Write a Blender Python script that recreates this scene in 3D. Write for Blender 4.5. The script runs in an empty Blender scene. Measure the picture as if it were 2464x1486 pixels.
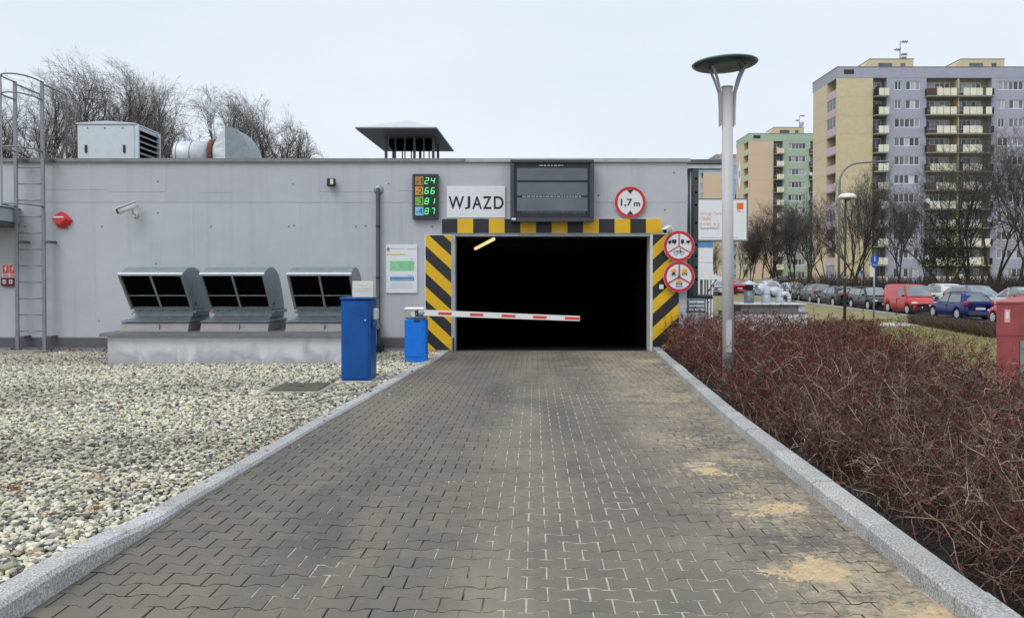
import bpy, math, random
import numpy as np
from mathutils import Vector, Matrix, Euler

# ------------------------------------------------------------------ camera, sky, sun, exposure
SC = bpy.context.scene
COL = SC.collection
R = math.radians
F_PX, CX, HOR, CAM_H, PITCH = 1930.0, 1232.0, 680.0, 1.48, R(1.0)   # photo measured on a 2464 px wide grid
PROW = HOR + F_PX * math.tan(PITCH)
cam_data = bpy.data.cameras.new('camera')
cam = bpy.data.objects.new('camera', cam_data)
COL.objects.link(cam)
cam.location = (0, 0, CAM_H)
cam.rotation_euler = (R(90) - PITCH, 0, 0)
cam_data.sensor_width = 36.0
cam_data.lens = F_PX / 2464.0 * 36.0
cam_data.shift_y = -(743.0 - PROW) / 2464.0
cam_data.clip_start = 0.05
cam_data.clip_end = 3000
SC.camera = cam

SUN_ELEV, SUN_AZ = 52.0, 215.0          # azimuth clockwise from +y; high, behind the camera to the left
world = bpy.data.worlds.new('World')
SC.world = world
world.use_nodes = True
wn, wl = world.node_tree.nodes, world.node_tree.links
wn.clear()
w_out = wn.new('ShaderNodeOutputWorld')
w_bg = wn.new('ShaderNodeBackground')
w_bg.inputs['Strength'].default_value = 0.1
w_sky = wn.new('ShaderNodeTexSky')
w_sky.sky_type = 'NISHITA'
w_sky.sun_disc = False
w_sky.sun_elevation = R(SUN_ELEV)
w_sky.sun_rotation = R(SUN_AZ)
w_sky.dust_density = 4.0
w_co = wn.new('ShaderNodeTexCoord')
w_map = wn.new('ShaderNodeMapping')
w_map.inputs['Scale'].default_value = (1.0, 1.0, 3.2)
w_noise = wn.new('ShaderNodeTexNoise')
w_noise.inputs['Scale'].default_value = 1.6
w_noise.inputs['Detail'].default_value = 5.0
w_ramp = wn.new('ShaderNodeValToRGB')       # the closed cloud deck: pale blue grey to white
w_ramp.color_ramp.elements[0].position = 0.32
w_ramp.color_ramp.elements[0].color = (0.765, 0.855, 0.965, 1)
w_ramp.color_ramp.elements[1].position = 0.70
w_ramp.color_ramp.elements[1].color = (0.880, 0.945, 1.02, 1)
w_scale = wn.new('ShaderNodeVectorMath')
w_scale.operation = 'SCALE'
w_scale.inputs['Scale'].default_value = 10.0
w_mix = wn.new('ShaderNodeMix')
w_mix.data_type = 'RGBA'
w_mix.inputs['Factor'].default_value = 0.93
wl.new(w_co.outputs['Generated'], w_map.inputs['Vector'])
wl.new(w_map.outputs['Vector'], w_noise.inputs['Vector'])
wl.new(w_noise.outputs['Fac'], w_ramp.inputs['Fac'])
wl.new(w_ramp.outputs['Color'], w_scale.inputs[0])
wl.new(w_sky.outputs['Color'], w_mix.inputs['A'])
wl.new(w_scale.outputs['Vector'], w_mix.inputs['B'])
wl.new(w_mix.outputs['Result'], w_bg.inputs['Color'])
wl.new(w_bg.outputs['Background'], w_out.inputs['Surface'])

sun_data = bpy.data.lights.new('sun', 'SUN')
sun = bpy.data.objects.new('sun', sun_data)
COL.objects.link(sun)
sun_data.energy = 1.5
sun_data.angle = R(35)
sun_data.color = (1.0, 0.97, 0.92)
_a = R(SUN_AZ)
_d = Vector((math.sin(_a) * math.cos(R(SUN_ELEV)), math.cos(_a) * math.cos(R(SUN_ELEV)), math.sin(R(SUN_ELEV))))
sun.rotation_euler = _d.to_track_quat('Z', 'Y').to_euler()
sun.location = (-20, -25, 40)

SC.view_settings.view_transform = 'Standard'
SC.view_settings.look = 'None'
SC.view_settings.gamma = 1.0
SC.view_settings.use_curve_mapping = False
SC.view_settings.exposure = 0.0
SC.render.engine = 'CYCLES'
SC.cycles.max_bounces = 6
SC.cycles.diffuse_bounces = 3
SC.cycles.glossy_bounces = 3
SC.cycles.transparent_max_bounces = 6
SC.cycles.use_denoising = True
try:
    SC.cycles.denoiser = 'OPENIMAGEDENOISE'
    SC.cycles.denoising_input_passes = 'RGB_ALBEDO_NORMAL'
    SC.cycles.denoising_prefilter = 'NONE'
except Exception:
    pass

# ------------------------------------------------------------------ measuring helpers
_ct, _st = math.cos(PITCH), math.sin(PITCH)
def P(px, py, d):
    """point at distance d (world y) that was measured at photo position px, py"""
    u, v = (px - CX) / F_PX, (PROW - py) / F_PX
    t = d / (_ct + v * _st)
    return Vector((u * t, d, CAM_H + (-_st + v * _ct) * t))
def G(px, py, z=0.0):
    u, v = (px - CX) / F_PX, (PROW - py) / F_PX
    t = (z - CAM_H) / (-_st + v * _ct)
    return Vector((u * t, (_ct + v * _st) * t, z))

def terrain(y):
    ys = [-50, 16.0, 20, 28, 40, 46, 200, 2000]
    zs = [-.06, -.06, -.16, -.48, -.60, -.54, 2.80, 2.80]
    return float(np.interp(y, ys, zs))

# ------------------------------------------------------------------ materials
MATS = {}
def nodes_of(name):
    m = bpy.data.materials.new(name)
    m.use_nodes = True
    nt = m.node_tree
    b = nt.nodes['Principled BSDF']
    return m, nt.nodes, nt.links, b
def col4(c):
    return (c[0], c[1], c[2], 1.0)
def mk(name, c, rough=0.6, metal=0.0, var=0.12, scale=6.0, bump=0.0, bscale=60.0, stretch=(1, 1, 1), objrand=0.0,
       spec=0.5, detail=6.0, c2=None, coat=0.0, world_co=True, emit=None, estr=0.0, dist=0.01):
    """plain surface: colour with broad noise, optional second colour, fine bump, tint per object"""
    m, n, l, b = nodes_of(name)
    MATS[name] = m
    b.inputs['Roughness'].default_value = rough
    b.inputs['Metallic'].default_value = metal
    b.inputs['Specular IOR Level'].default_value = spec
    b.inputs['Coat Weight'].default_value = coat
    if emit:
        b.inputs['Emission Color'].default_value = col4(emit)
        b.inputs['Emission Strength'].default_value = estr
    if world_co:
        g = n.new('ShaderNodeNewGeometry'); src = g.outputs['Position']
    else:
        g = n.new('ShaderNodeTexCoord'); src = g.outputs['Object']
    mp = n.new('ShaderNodeMapping'); mp.inputs['Scale'].default_value = stretch
    l.new(src, mp.inputs['Vector'])
    last = None
    if var > 0 or c2:
        nz = n.new('ShaderNodeTexNoise')
        nz.inputs['Scale'].default_value = scale
        nz.inputs['Detail'].default_value = detail
        nz.inputs['Roughness'].default_value = 0.6
        l.new(mp.outputs['Vector'], nz.inputs['Vector'])
        mr = n.new('ShaderNodeMapRange')
        mr.inputs['From Min'].default_value = 0.3
        mr.inputs['From Max'].default_value = 0.7
        l.new(nz.outputs['Fac'], mr.inputs['Value'])
        mx = n.new('ShaderNodeMix'); mx.data_type = 'RGBA'
        hi = c2 if c2 else tuple(min(1, v * (1 + var)) for v in c)
        lo = c if c2 else tuple(v * (1 - var) for v in c)
        mx.inputs['A'].default_value = col4(lo)
        mx.inputs['B'].default_value = col4(hi)
        l.new(mr.outputs['Result'], mx.inputs['Factor'])
        last = mx.outputs['Result']
    else:
        rgb = n.new('ShaderNodeRGB'); rgb.outputs[0].default_value = col4(c); last = rgb.outputs[0]
    if objrand > 0:
        oi = n.new('ShaderNodeObjectInfo')
        mr2 = n.new('ShaderNodeMapRange')
        mr2.inputs['To Min'].default_value = 1 - objrand
        mr2.inputs['To Max'].default_value = 1 + objrand
        l.new(oi.outputs['Random'], mr2.inputs['Value'])
        sc = n.new('ShaderNodeVectorMath'); sc.operation = 'SCALE'
        l.new(last, sc.inputs[0]); l.new(mr2.outputs['Result'], sc.inputs['Scale'])
        last = sc.outputs['Vector']
    l.new(last, b.inputs['Base Color'])
    if bump > 0:
        nb = n.new('ShaderNodeTexNoise')
        nb.inputs['Scale'].default_value = bscale
        nb.inputs['Detail'].default_value = 5.0
        l.new(mp.outputs['Vector'], nb.inputs['Vector'])
        bm = n.new('ShaderNodeBump')
        bm.inputs['Strength'].default_value = bump
        bm.inputs['Distance'].default_value = dist
        l.new(nb.outputs['Fac'], bm.inputs['Height'])
        l.new(bm.outputs['Normal'], b.inputs['Normal'])
    return m
def mk_attr(name, rough=0.8, attr='col', kind='GEOMETRY', var=0.15, scale=30.0, bump=0.0, bscale=80.0, spec=0.3):
    """colour comes from an attribute stored with the geometry"""
    m, n, l, b = nodes_of(name)
    MATS[name] = m
    b.inputs['Roughness'].default_value = rough
    b.inputs['Specular IOR Level'].default_value = spec
    a = n.new('ShaderNodeAttribute'); a.attribute_name = attr; a.attribute_type = kind
    g = n.new('ShaderNodeNewGeometry')
    nz = n.new('ShaderNodeTexNoise'); nz.inputs['Scale'].default_value = scale; nz.inputs['Detail'].default_value = 4.0
    l.new(g.outputs['Position'], nz.inputs['Vector'])
    mr = n.new('ShaderNodeMapRange')
    mr.inputs['From Min'].default_value = 0.3; mr.inputs['From Max'].default_value = 0.7
    mr.inputs['To Min'].default_value = 1 - var; mr.inputs['To Max'].default_value = 1 + var
    l.new(nz.outputs['Fac'], mr.inputs['Value'])
    sc = n.new('ShaderNodeVectorMath'); sc.operation = 'SCALE'
    l.new(a.outputs['Color'], sc.inputs[0]); l.new(mr.outputs['Result'], sc.inputs['Scale'])
    l.new(sc.outputs['Vector'], b.inputs['Base Color'])
    if bump > 0:
        nb = n.new('ShaderNodeTexNoise'); nb.inputs['Scale'].default_value = bscale
        l.new(g.outputs['Position'], nb.inputs['Vector'])
        bm = n.new('ShaderNodeBump'); bm.inputs['Strength'].default_value = bump; bm.inputs['Distance'].default_value = 0.01
        l.new(nb.outputs['Fac'], bm.inputs['Height']); l.new(bm.outputs['Normal'], b.inputs['Normal'])
    return m

def mk_wall(name, c, c_dark, c_light, streak=0.5, base_dirt=0.0):
    """painted concrete: broad clouds, vertical rain streaks, fine pores"""
    m, n, l, b = nodes_of(name)
    MATS[name] = m
    b.inputs['Roughness'].default_value = 0.75
    b.inputs['Specular IOR Level'].default_value = 0.3
    g = n.new('ShaderNodeNewGeometry')
    n1 = n.new('ShaderNodeTexNoise'); n1.inputs['Scale'].default_value = 0.8; n1.inputs['Detail'].default_value = 7; n1.inputs['Roughness'].default_value = 0.62
    l.new(g.outputs['Position'], n1.inputs['Vector'])
    mp = n.new('ShaderNodeMapping'); mp.inputs['Scale'].default_value = (5.0, 5.0, 0.25)
    l.new(g.outputs['Position'], mp.inputs['Vector'])
    n2 = n.new('ShaderNodeTexNoise'); n2.inputs['Scale'].default_value = 1.0; n2.inputs['Detail'].default_value = 5
    l.new(mp.outputs['Vector'], n2.inputs['Vector'])
    r1 = n.new('ShaderNodeMapRange'); r1.inputs['From Min'].default_value = 0.32; r1.inputs['From Max'].default_value = 0.68
    l.new(n1.outputs['Fac'], r1.inputs['Value'])
    m1 = n.new('ShaderNodeMix'); m1.data_type = 'RGBA'
    m1.inputs['A'].default_value = col4(c); m1.inputs['B'].default_value = col4(c_light)
    l.new(r1.outputs['Result'], m1.inputs['Factor'])
    r2 = n.new('ShaderNodeMapRange'); r2.inputs['From Min'].default_value = 0.52; r2.inputs['From Max'].default_value = 0.78; r2.inputs['To Max'].default_value = streak
    l.new(n2.outputs['Fac'], r2.inputs['Value'])
    m2 = n.new('ShaderNodeMix'); m2.data_type = 'RGBA'
    l.new(m1.outputs['Result'], m2.inputs['A']); m2.inputs['B'].default_value = col4(c_dark)
    l.new(r2.outputs['Result'], m2.inputs['Factor'])
    last = m2.outputs['Result']
    if base_dirt > 0:          # splash dirt and peeling on the lowest 40 cm
        sx = n.new('ShaderNodeSeparateXYZ'); l.new(g.outputs['Position'], sx.inputs[0])
        r3 = n.new('ShaderNodeMapRange'); r3.inputs['From Min'].default_value = 0.45; r3.inputs['From Max'].default_value = 0.0; r3.inputs['To Max'].default_value = 0.35
        l.new(sx.outputs['Z'], r3.inputs['Value'])
        n3 = n.new('ShaderNodeTexNoise'); n3.inputs['Scale'].default_value = 2.2; n3.inputs['Detail'].default_value = 8; n3.inputs['Distortion'].default_value = 1.2
        l.new(g.outputs['Position'], n3.inputs['Vector'])
        ad = n.new('ShaderNodeMath'); ad.operation = 'ADD'
        l.new(r3.outputs['Result'], ad.inputs[0]); l.new(n3.outputs['Fac'], ad.inputs[1])
        r4 = n.new('ShaderNodeMapRange'); r4.inputs['From Min'].default_value = 0.62; r4.inputs['From Max'].default_value = 0.92; r4.inputs['To Max'].default_value = base_dirt
        l.new(ad.outputs[0], r4.inputs['Value'])
        m3 = n.new('ShaderNodeMix'); m3.data_type = 'RGBA'
        l.new(last, m3.inputs['A']); m3.inputs['B'].default_value = col4(c_dark)
        l.new(r4.outputs['Result'], m3.inputs['Factor'])
        last = m3.outputs['Result']
    oi = n.new('ShaderNodeObjectInfo'); mo = n.new('ShaderNodeMapRange'); mo.inputs['To Min'].default_value = 0.965; mo.inputs['To Max'].default_value = 1.03
    l.new(oi.outputs['Random'], mo.inputs['Value'])
    so = n.new('ShaderNodeVectorMath'); so.operation = 'SCALE'; l.new(last, so.inputs[0]); l.new(mo.outputs['Result'], so.inputs['Scale']); last = so.outputs['Vector']
    l.new(last, b.inputs['Base Color'])
    nb = n.new('ShaderNodeTexNoise'); nb.inputs['Scale'].default_value = 45; nb.inputs['Detail'].default_value = 6
    l.new(g.outputs['Position'], nb.inputs['Vector'])
    bm = n.new('ShaderNodeBump'); bm.inputs['Strength'].default_value = 0.25; bm.inputs['Distance'].default_value = 0.006
    l.new(nb.outputs['Fac'], bm.inputs['Height'])
    nw = n.new('ShaderNodeTexNoise'); nw.inputs['Scale'].default_value = 1.7; nw.inputs['Detail'].default_value = 3      # hand-trowelled unevenness
    l.new(g.outputs['Position'], nw.inputs['Vector'])
    bw = n.new('ShaderNodeBump'); bw.inputs['Strength'].default_value = 0.35; bw.inputs['Distance'].default_value = 0.05
    l.new(nw.outputs['Fac'], bw.inputs['Height']); l.new(bm.outputs['Normal'], bw.inputs['Normal']); l.new(bw.outputs['Normal'], b.inputs['Normal'])
    return m

def mk_granite(name):
    m, n, l, b = nodes_of(name)
    MATS[name] = m
    b.inputs['Roughness'].default_value = 0.7
    b.inputs['Specular IOR Level'].default_value = 0.35
    g = n.new('ShaderNodeNewGeometry')
    n1 = n.new('ShaderNodeTexNoise'); n1.inputs['Scale'].default_value = 95; n1.inputs['Detail'].default_value = 4; n1.inputs['Roughness'].default_value = 0.7
    l.new(g.outputs['Position'], n1.inputs['Vector'])
    rp = n.new('ShaderNodeValToRGB'); e = rp.color_ramp.elements
    e[0].position = 0.34; e[0].color = (0.17, 0.172, 0.17, 1)
    e[1].position = 0.66; e[1].color = (0.74, 0.74, 0.725, 1)
    k = e.new(0.47); k.color = (0.39, 0.395, 0.392, 1)
    k = e.new(0.56); k.color = (0.555, 0.56, 0.55, 1)
    l.new(n1.outputs['Fac'], rp.inputs['Fac'])
    n2 = n.new('ShaderNodeTexNoise'); n2.inputs['Scale'].default_value = 3.0; n2.inputs['Detail'].default_value = 6
    l.new(g.outputs['Position'], n2.inputs['Vector'])
    mr = n.new('ShaderNodeMapRange'); mr.inputs['From Min'].default_value = 0.3; mr.inputs['From Max'].default_value = 0.7
    mr.inputs['To Min'].default_value = 0.82; mr.inputs['To Max'].default_value = 1.1
    l.new(n2.outputs['Fac'], mr.inputs['Value'])
    oi = n.new('ShaderNodeObjectInfo')
    mo = n.new('ShaderNodeMapRange'); mo.inputs['To Min'].default_value = 0.9; mo.inputs['To Max'].default_value = 1.1
    l.new(oi.outputs['Random'], mo.inputs['Value'])
    mm = n.new('ShaderNodeMath'); mm.operation = 'MULTIPLY'
    l.new(mr.outputs['Result'], mm.inputs[0]); l.new(mo.outputs['Result'], mm.inputs[1])
    sc = n.new('ShaderNodeVectorMath'); sc.operation = 'SCALE'
    l.new(rp.outputs['Color'], sc.inputs[0]); l.new(mm.outputs[0], sc.inputs['Scale'])
    l.new(sc.outputs['Vector'], b.inputs['Base Color'])
    bm = n.new('ShaderNodeBump'); bm.inputs['Strength'].default_value = 0.5; bm.inputs['Distance'].default_value = 0.004
    l.new(n1.outputs['Fac'], bm.inputs['Height']); l.new(bm.outputs['Normal'], b.inputs['Normal'])
    return m

def mk_paver(name):
    """grey concrete paver: tint per paver, brownish wear, tyre-darkened lanes, sand dust towards the right kerb"""
    m, n, l, b = nodes_of(name)
    MATS[name] = m
    b.inputs['Roughness'].default_value = 0.82
    b.inputs['Specular IOR Level'].default_value = 0.3
    g = n.new('ShaderNodeNewGeometry')
    oi = n.new('ShaderNodeObjectInfo')
    ad = n.new('ShaderNodeMath'); ad.operation = 'ADD'
    l.new(oi.outputs['Random'], ad.inputs[0]); l.new(g.outputs['Random Per Island'], ad.inputs[1])
    fr = n.new('ShaderNodeMath'); fr.operation = 'FRACT'; l.new(ad.outputs[0], fr.inputs[0])
    rp = n.new('ShaderNodeValToRGB'); e = rp.color_ramp.elements
    e[0].position = 0.0; e[0].color = (0.146, 0.135, 0.121, 1)
    e[1].position = 1.0; e[1].color = (0.190, 0.168, 0.140, 1)
    k = e.new(0.35); k.color = (0.158, 0.144, 0.127, 1)
    k = e.new(0.7); k.color = (0.172, 0.155, 0.134, 1)
    l.new(fr.outputs[0], rp.inputs['Fac'])
    last = rp.outputs['Color']
    def layer(color, fac_socket):
        nonlocal last
        mx = n.new('ShaderNodeMix'); mx.data_type = 'RGBA'
        l.new(last, mx.inputs['A']); mx.inputs['B'].default_value = col4(color)
        l.new(fac_socket, mx.inputs['Factor']); last = mx.outputs['Result']
    def noise(scale, detail, lo, hi, to, stretch=(1, 1, 1), off=(0, 0, 0), rough=0.6):
        mp = n.new('ShaderNodeMapping'); mp.inputs['Scale'].default_value = stretch; mp.inputs['Location'].default_value = off
        l.new(g.outputs['Position'], mp.inputs['Vector'])
        nz = n.new('ShaderNodeTexNoise'); nz.inputs['Scale'].default_value = scale; nz.inputs['Detail'].default_value = detail
        nz.inputs['Roughness'].default_value = rough
        l.new(mp.outputs['Vector'], nz.inputs['Vector'])
        mr = n.new('ShaderNodeMapRange'); mr.inputs['From Min'].default_value = lo; mr.inputs['From Max'].default_value = hi
        mr.inputs['To Max'].default_value = to
        l.new(nz.outputs['Fac'], mr.inputs['Value'])
        return mr.outputs['Result']
    layer((0.225, 0.198, 0.155), noise(0.55, 6, 0.45, 0.64, 0.75, (1.3, .45, 1)))             # brownish wear in broad clouds
    layer((0.088, 0.086, 0.088), noise(0.5, 5, 0.50, 0.66, 0.75, (1.6, .30, 1), (4, 0, 0)))  # tyre-darkened lanes along the drive
    layer((0.33, 0.305, 0.26), noise(26, 5, 0.62, 0.80, 0.45))                              # pale pits and scuffs
    layer((0.07, 0.068, 0.065), noise(60, 3, 0.62, 0.8, 0.5))
    # worn pale lanes between and beside the wheel tracks, following the drive
    sx = n.new('ShaderNodeSeparateXYZ'); l.new(g.outputs['Position'], sx.inputs[0])
    dx = n.new('ShaderNodeMath'); dx.operation = 'MULTIPLY_ADD'; dx.inputs[1].default_value = -0.05
    l.new(sx.outputs['Y'], dx.inputs[0]); l.new(sx.outputs['X'], dx.inputs[2])
    for c_x, c_w, c_a in ((-0.28, 0.50, 0.75), (1.05, 0.55, 0.6), (-1.75, 0.30, 0.4)):
        ab = n.new('ShaderNodeMath'); ab.operation = 'SUBTRACT'; ab.inputs[1].default_value = c_x; l.new(dx.outputs[0], ab.inputs[0])
        aa = n.new('ShaderNodeMath'); aa.operation = 'ABSOLUTE'; l.new(ab.outputs[0], aa.inputs[0])
        br = n.new('ShaderNodeMapRange'); br.interpolation_type = 'SMOOTHSTEP'; br.inputs['From Min'].default_value = c_w; br.inputs['From Max'].default_value = 0.0; br.inputs['To Max'].default_value = c_a
        l.new(aa.outputs[0], br.inputs['Value'])
        mu = n.new('ShaderNodeMath'); mu.operation = 'MULTIPLY'
        l.new(br.outputs['Result'], mu.inputs[0]); l.new(noise(1.6, 7, 0.36, 0.66, 1.0, (1, .6, 1), (c_x * 9, 3, 0), 0.68), mu.inputs[1])
        layer((0.285, 0.248, 0.190), mu.outputs[0])
    # dust: stronger beyond x = 0.4 m
    mr = n.new('ShaderNodeMapRange'); mr.inputs['From Min'].default_value = 0.2; mr.inputs['From Max'].default_value = 1.9; mr.inputs['To Max'].default_value = 0.2
    l.new(sx.outputs['X'], mr.inputs['Value'])
    nz = n.new('ShaderNodeTexNoise'); nz.inputs['Scale'].default_value = 1.9; nz.inputs['Detail'].default_value = 9; nz.inputs['Roughness'].default_value = 0.72
    l.new(g.outputs['Position'], nz.inputs['Vector'])
    a2 = n.new('ShaderNodeMath'); a2.operation = 'ADD'
    l.new(mr.outputs['Result'], a2.inputs[0]); l.new(nz.outputs['Fac'], a2.inputs[1])
    m4 = n.new('ShaderNodeMapRange'); m4.inputs['From Min'].default_value = 0.60; m4.inputs['From Max'].default_value = 0.86; m4.inputs['To Max'].default_value = 0.8
    l.new(a2.outputs[0], m4.inputs['Value'])
    layer((0.30, 0.262, 0.195), m4.outputs['Result'])
    # loose sand grains caught on the paver tops, again towards the right kerb
    m5 = n.new('ShaderNodeMapRange'); m5.inputs['From Min'].default_value = 0.5; m5.inputs['From Max'].default_value = 1.7; m5.inputs['To Max'].default_value = 0.17
    l.new(sx.outputs['X'], m5.inputs['Value'])
    n5 = n.new('ShaderNodeTexNoise'); n5.inputs['Scale'].default_value = 15; n5.inputs['Detail'].default_value = 8; n5.inputs['Roughness'].default_value = 0.75
    l.new(g.outputs['Position'], n5.inputs['Vector'])
    a5 = n.new('ShaderNodeMath'); a5.operation = 'ADD'
    l.new(m5.outputs['Result'], a5.inputs[0]); l.new(n5.outputs['Fac'], a5.inputs[1])
    a6 = n.new('ShaderNodeMath'); a6.operation = 'MULTIPLY_ADD'; a6.inputs[1].default_value = 0.35
    l.new(nz.outputs['Fac'], a6.inputs[0]); l.new(a5.outputs[0], a6.inputs[2])
    for bx_, by_, br_, bs_ in ((1.60, 4.10, .45, .17), (1.85, 3.50, .45, .16), (1.50, 3.40, .5, .10), (1.62, 5.25, .50, .11), (1.50, 6.35, .40, .10), (1.6, 7.6, .6, .07), (2.1, 10.3, .7, .07), (2.55, 15.2, .6, .14), (.75, 16.2, .5, .14), (-.5, 5.9, .5, .10), (-1.1, 4.3, .5, .08)):
        vd = n.new('ShaderNodeVectorMath'); vd.operation = 'DISTANCE'; vd.inputs[1].default_value = (bx_, by_, 0)
        l.new(g.outputs['Position'], vd.inputs[0])
        vr = n.new('ShaderNodeMapRange'); vr.interpolation_type = 'SMOOTHSTEP'; vr.inputs['From Min'].default_value = br_; vr.inputs['From Max'].default_value = 0.0; vr.inputs['To Min'].default_value = 0.0; vr.inputs['To Max'].default_value = bs_
        l.new(vd.outputs['Value'], vr.inputs['Value'])
        va = n.new('ShaderNodeMath'); va.operation = 'ADD'
        l.new(a6.outputs[0], va.inputs[0]); l.new(vr.outputs['Result'], va.inputs[1]); a6 = va
    m6 = n.new('ShaderNodeMapRange'); m6.inputs['From Min'].default_value = 0.835; m6.inputs['From Max'].default_value = 0.97; m6.inputs['To Max'].default_value = 0.78
    l.new(a6.outputs[0], m6.inputs['Value'])
    layer((0.48, 0.395, 0.27), m6.outputs['Result'])
    l.new(last, b.inputs['Base Color'])
    nb = n.new('ShaderNodeTexNoise'); nb.inputs['Scale'].default_value = 110; nb.inputs['Detail'].default_value = 5
    l.new(g.outputs['Position'], nb.inputs['Vector'])
    bm = n.new('ShaderNodeBump'); bm.inputs['Strength'].default_value = 0.45; bm.inputs['Distance'].default_value = 0.004
    l.new(nb.outputs['Fac'], bm.inputs['Height']); l.new(bm.outputs['Normal'], b.inputs['Normal'])
    return m

def mk_glass(name, c=(0.02, 0.025, 0.03), rough=0.06, objrand=0.0, spec=0.8):
    return mk(name, c, rough=rough, var=0.3, scale=0.9, spec=spec, objrand=objrand)

mk_wall('garage_paint', (0.455, 0.472, 0.505), (0.345, 0.357, 0.38), (0.500, 0.518, 0.553), 0.4)
mk_wall('plinth_paint', (0.63, 0.64, 0.68), (0.30, 0.305, 0.335), (0.70, 0.71, 0.745), 0.35, base_dirt=0.75)
mk_wall('white_render', (0.60, 0.61, 0.63), (0.40, 0.40, 0.42), (0.68, 0.69, 0.71), 0.3, base_dirt=0.4)
mk_granite('granite')
mk_paver('paver')
mk('paver_side_shade', (0.060, 0.055, 0.048), rough=.95, var=.3, scale=20)  # near-black paver sides: the shade inside the joints put into the colour
mk('groove', (0.27, 0.28, 0.30), rough=.9)
mk('cap_metal', (0.20, 0.205, 0.21), rough=.5, metal=.3, var=.15)
mk('cap_light', (0.40, 0.41, 0.42), rough=.45, metal=.4)
mk('skirting_metal', (0.115, 0.12, 0.135), rough=.55, metal=.2)
mk('galvanised', (0.245, 0.285, 0.31), rough=.42, metal=.45, var=.16, scale=9, bump=.05, bscale=20)
mk('galvanised_dull', (0.33, 0.36, 0.38), rough=.5, metal=.6, var=.2, scale=6)
mk('galvanised_light', (0.60, 0.64, 0.68), rough=.5, metal=.2, var=.12, scale=6)
mk('ladder_metal', (0.26, 0.275, 0.295), rough=.45, metal=.5, var=.12)
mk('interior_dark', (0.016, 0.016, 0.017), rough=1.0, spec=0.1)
mk('pipe_dark', (0.045, 0.05, 0.058), rough=.5)
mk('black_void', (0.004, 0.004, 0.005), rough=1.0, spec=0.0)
mk('white_paint', (0.78, 0.78, 0.77), rough=.45, var=.05)
mk('off_white', (0.68, 0.67, 0.62), rough=.5, var=.06)
mk('sign_white', (0.74, 0.76, 0.79), rough=.35, var=.04)
mk('sign_black', (0.018, 0.018, 0.02), rough=.4)
mk('sign_red', (0.55, 0.022, 0.030), rough=.35, var=.06)
mk('sign_orange', (0.80, 0.38, 0.015), rough=.4)
mk('hazard_yellow', (0.76, 0.45, 0.008), rough=.42, var=.06, scale=3)
mk('hazard_black', (0.020, 0.021, 0.024), rough=.45, var=.2)
mk('alarm_red', (0.62, 0.02, 0.025), rough=.3, var=.05, coat=.4)
mk('dark_plastic', (0.025, 0.026, 0.028), rough=.5)
mk('display_frame', (0.050, 0.060, 0.072), rough=.42, var=.1)
mk('display_inner', (0.018, 0.021, 0.028), rough=.5)
mk('display_panel', (0.115, 0.135, 0.155), rough=.2, var=.14, scale=1.6, stretch=(1, 1, 1.6), spec=.6)
mk('cabinet_blue', (0.004, 0.080, 0.320), rough=.42, var=.25, scale=2.2, coat=.0, spec=.35, bump=.03, bscale=8)
mk('cabinet_blue_light', (0.008, 0.185, 0.72), rough=.42, var=.09, coat=.0, spec=.35)
mk('barrier_grey', (0.36, 0.37, 0.36), rough=.45)
mk('boom_red', (0.72, 0.06, 0.04), rough=.45)
mk('pole_grey', (0.53, 0.52, 0.53), rough=.5, var=.04, scale=3)
mk('lamp_green', (0.022, 0.055, 0.055), rough=.35, var=.15)
mk('lamp_rim', (0.17, 0.24, 0.21), rough=.4)
mk('lamp_white', (0.80, 0.80, 0.79), rough=.3)
mk('led_green', (0.05, 0.5, 0.12), emit=(0.10, 1.0, 0.32), estr=1.1, rough=.5, var=0)
mk('led_orange', (0.60, 0.30, 0.05), rough=.4, var=.1)
mk('led_brown', (0.42, 0.20, 0.05), rough=.4, var=.3, scale=30)
mk('led_lime', (0.22, 0.45, 0.08), rough=.4, var=.1)
mk('led_blue', (0.22, 0.52, 0.85), rough=.4, var=.05)
mk('tube_light', (0.9, 0.85, 0.55), emit=(1.0, 0.86, 0.42), estr=0.9, var=0)
mk('print_green', (0.26, 0.60, 0.32), rough=.4)
mk('print_green_dark', (0.12, 0.40, 0.18), rough=.4)
mk('print_blue', (0.10, 0.28, 0.56), rough=.4)
mk('print_yellow', (0.70, 0.52, 0.16), rough=.4)
mk('print_grey', (0.48, 0.49, 0.52), rough=.4)
mk('print_dark', (0.10, 0.10, 0.12), rough=.4)
mk('print_violet', (0.52, 0.52, 0.60), rough=.4)
mk('red_cabinet', (0.315, 0.062, 0.068), rough=.55, var=.14, scale=4, bump=.08, bscale=50)
mk('red_cabinet_top', (0.42, 0.12, 0.115), rough=.55, var=.14)
mk('pink_label', (0.75, 0.40, 0.42), rough=.5)
mk('teal_panel', (0.20, 0.29, 0.31), rough=.5)
mk('fire_orange', (0.68, 0.085, 0.035), rough=.4)
mk('fire_dark', (0.20, 0.012, 0.018), rough=.4)
mk('manhole_iron', (0.105, 0.088, 0.070), rough=.75, var=.3, scale=12, bump=.3, bscale=60)
mk('manhole_frame', (0.30, 0.27, 0.22), rough=.8, var=.2, scale=12)
mk('rust_flange', (0.16, 0.06, 0.035), rough=.8, var=.4, scale=14)
mk('unit_white', (0.58, 0.63, 0.68), rough=.45, var=.05)
mk('vent_grey', (0.27, 0.26, 0.265), rough=.6, var=.1)
mk('roof_gravel', (0.20, 0.20, 0.20), rough=.95, var=.3, scale=40)
mk('soil', (0.016, 0.012, 0.010), rough=1.0, var=.5, scale=14, bump=.8, bscale=30, dist=.03)
mk('gravel_bed', (0.13, 0.125, 0.11), rough=1.0, var=.5, scale=40, bump=.6, bscale=60)
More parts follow.
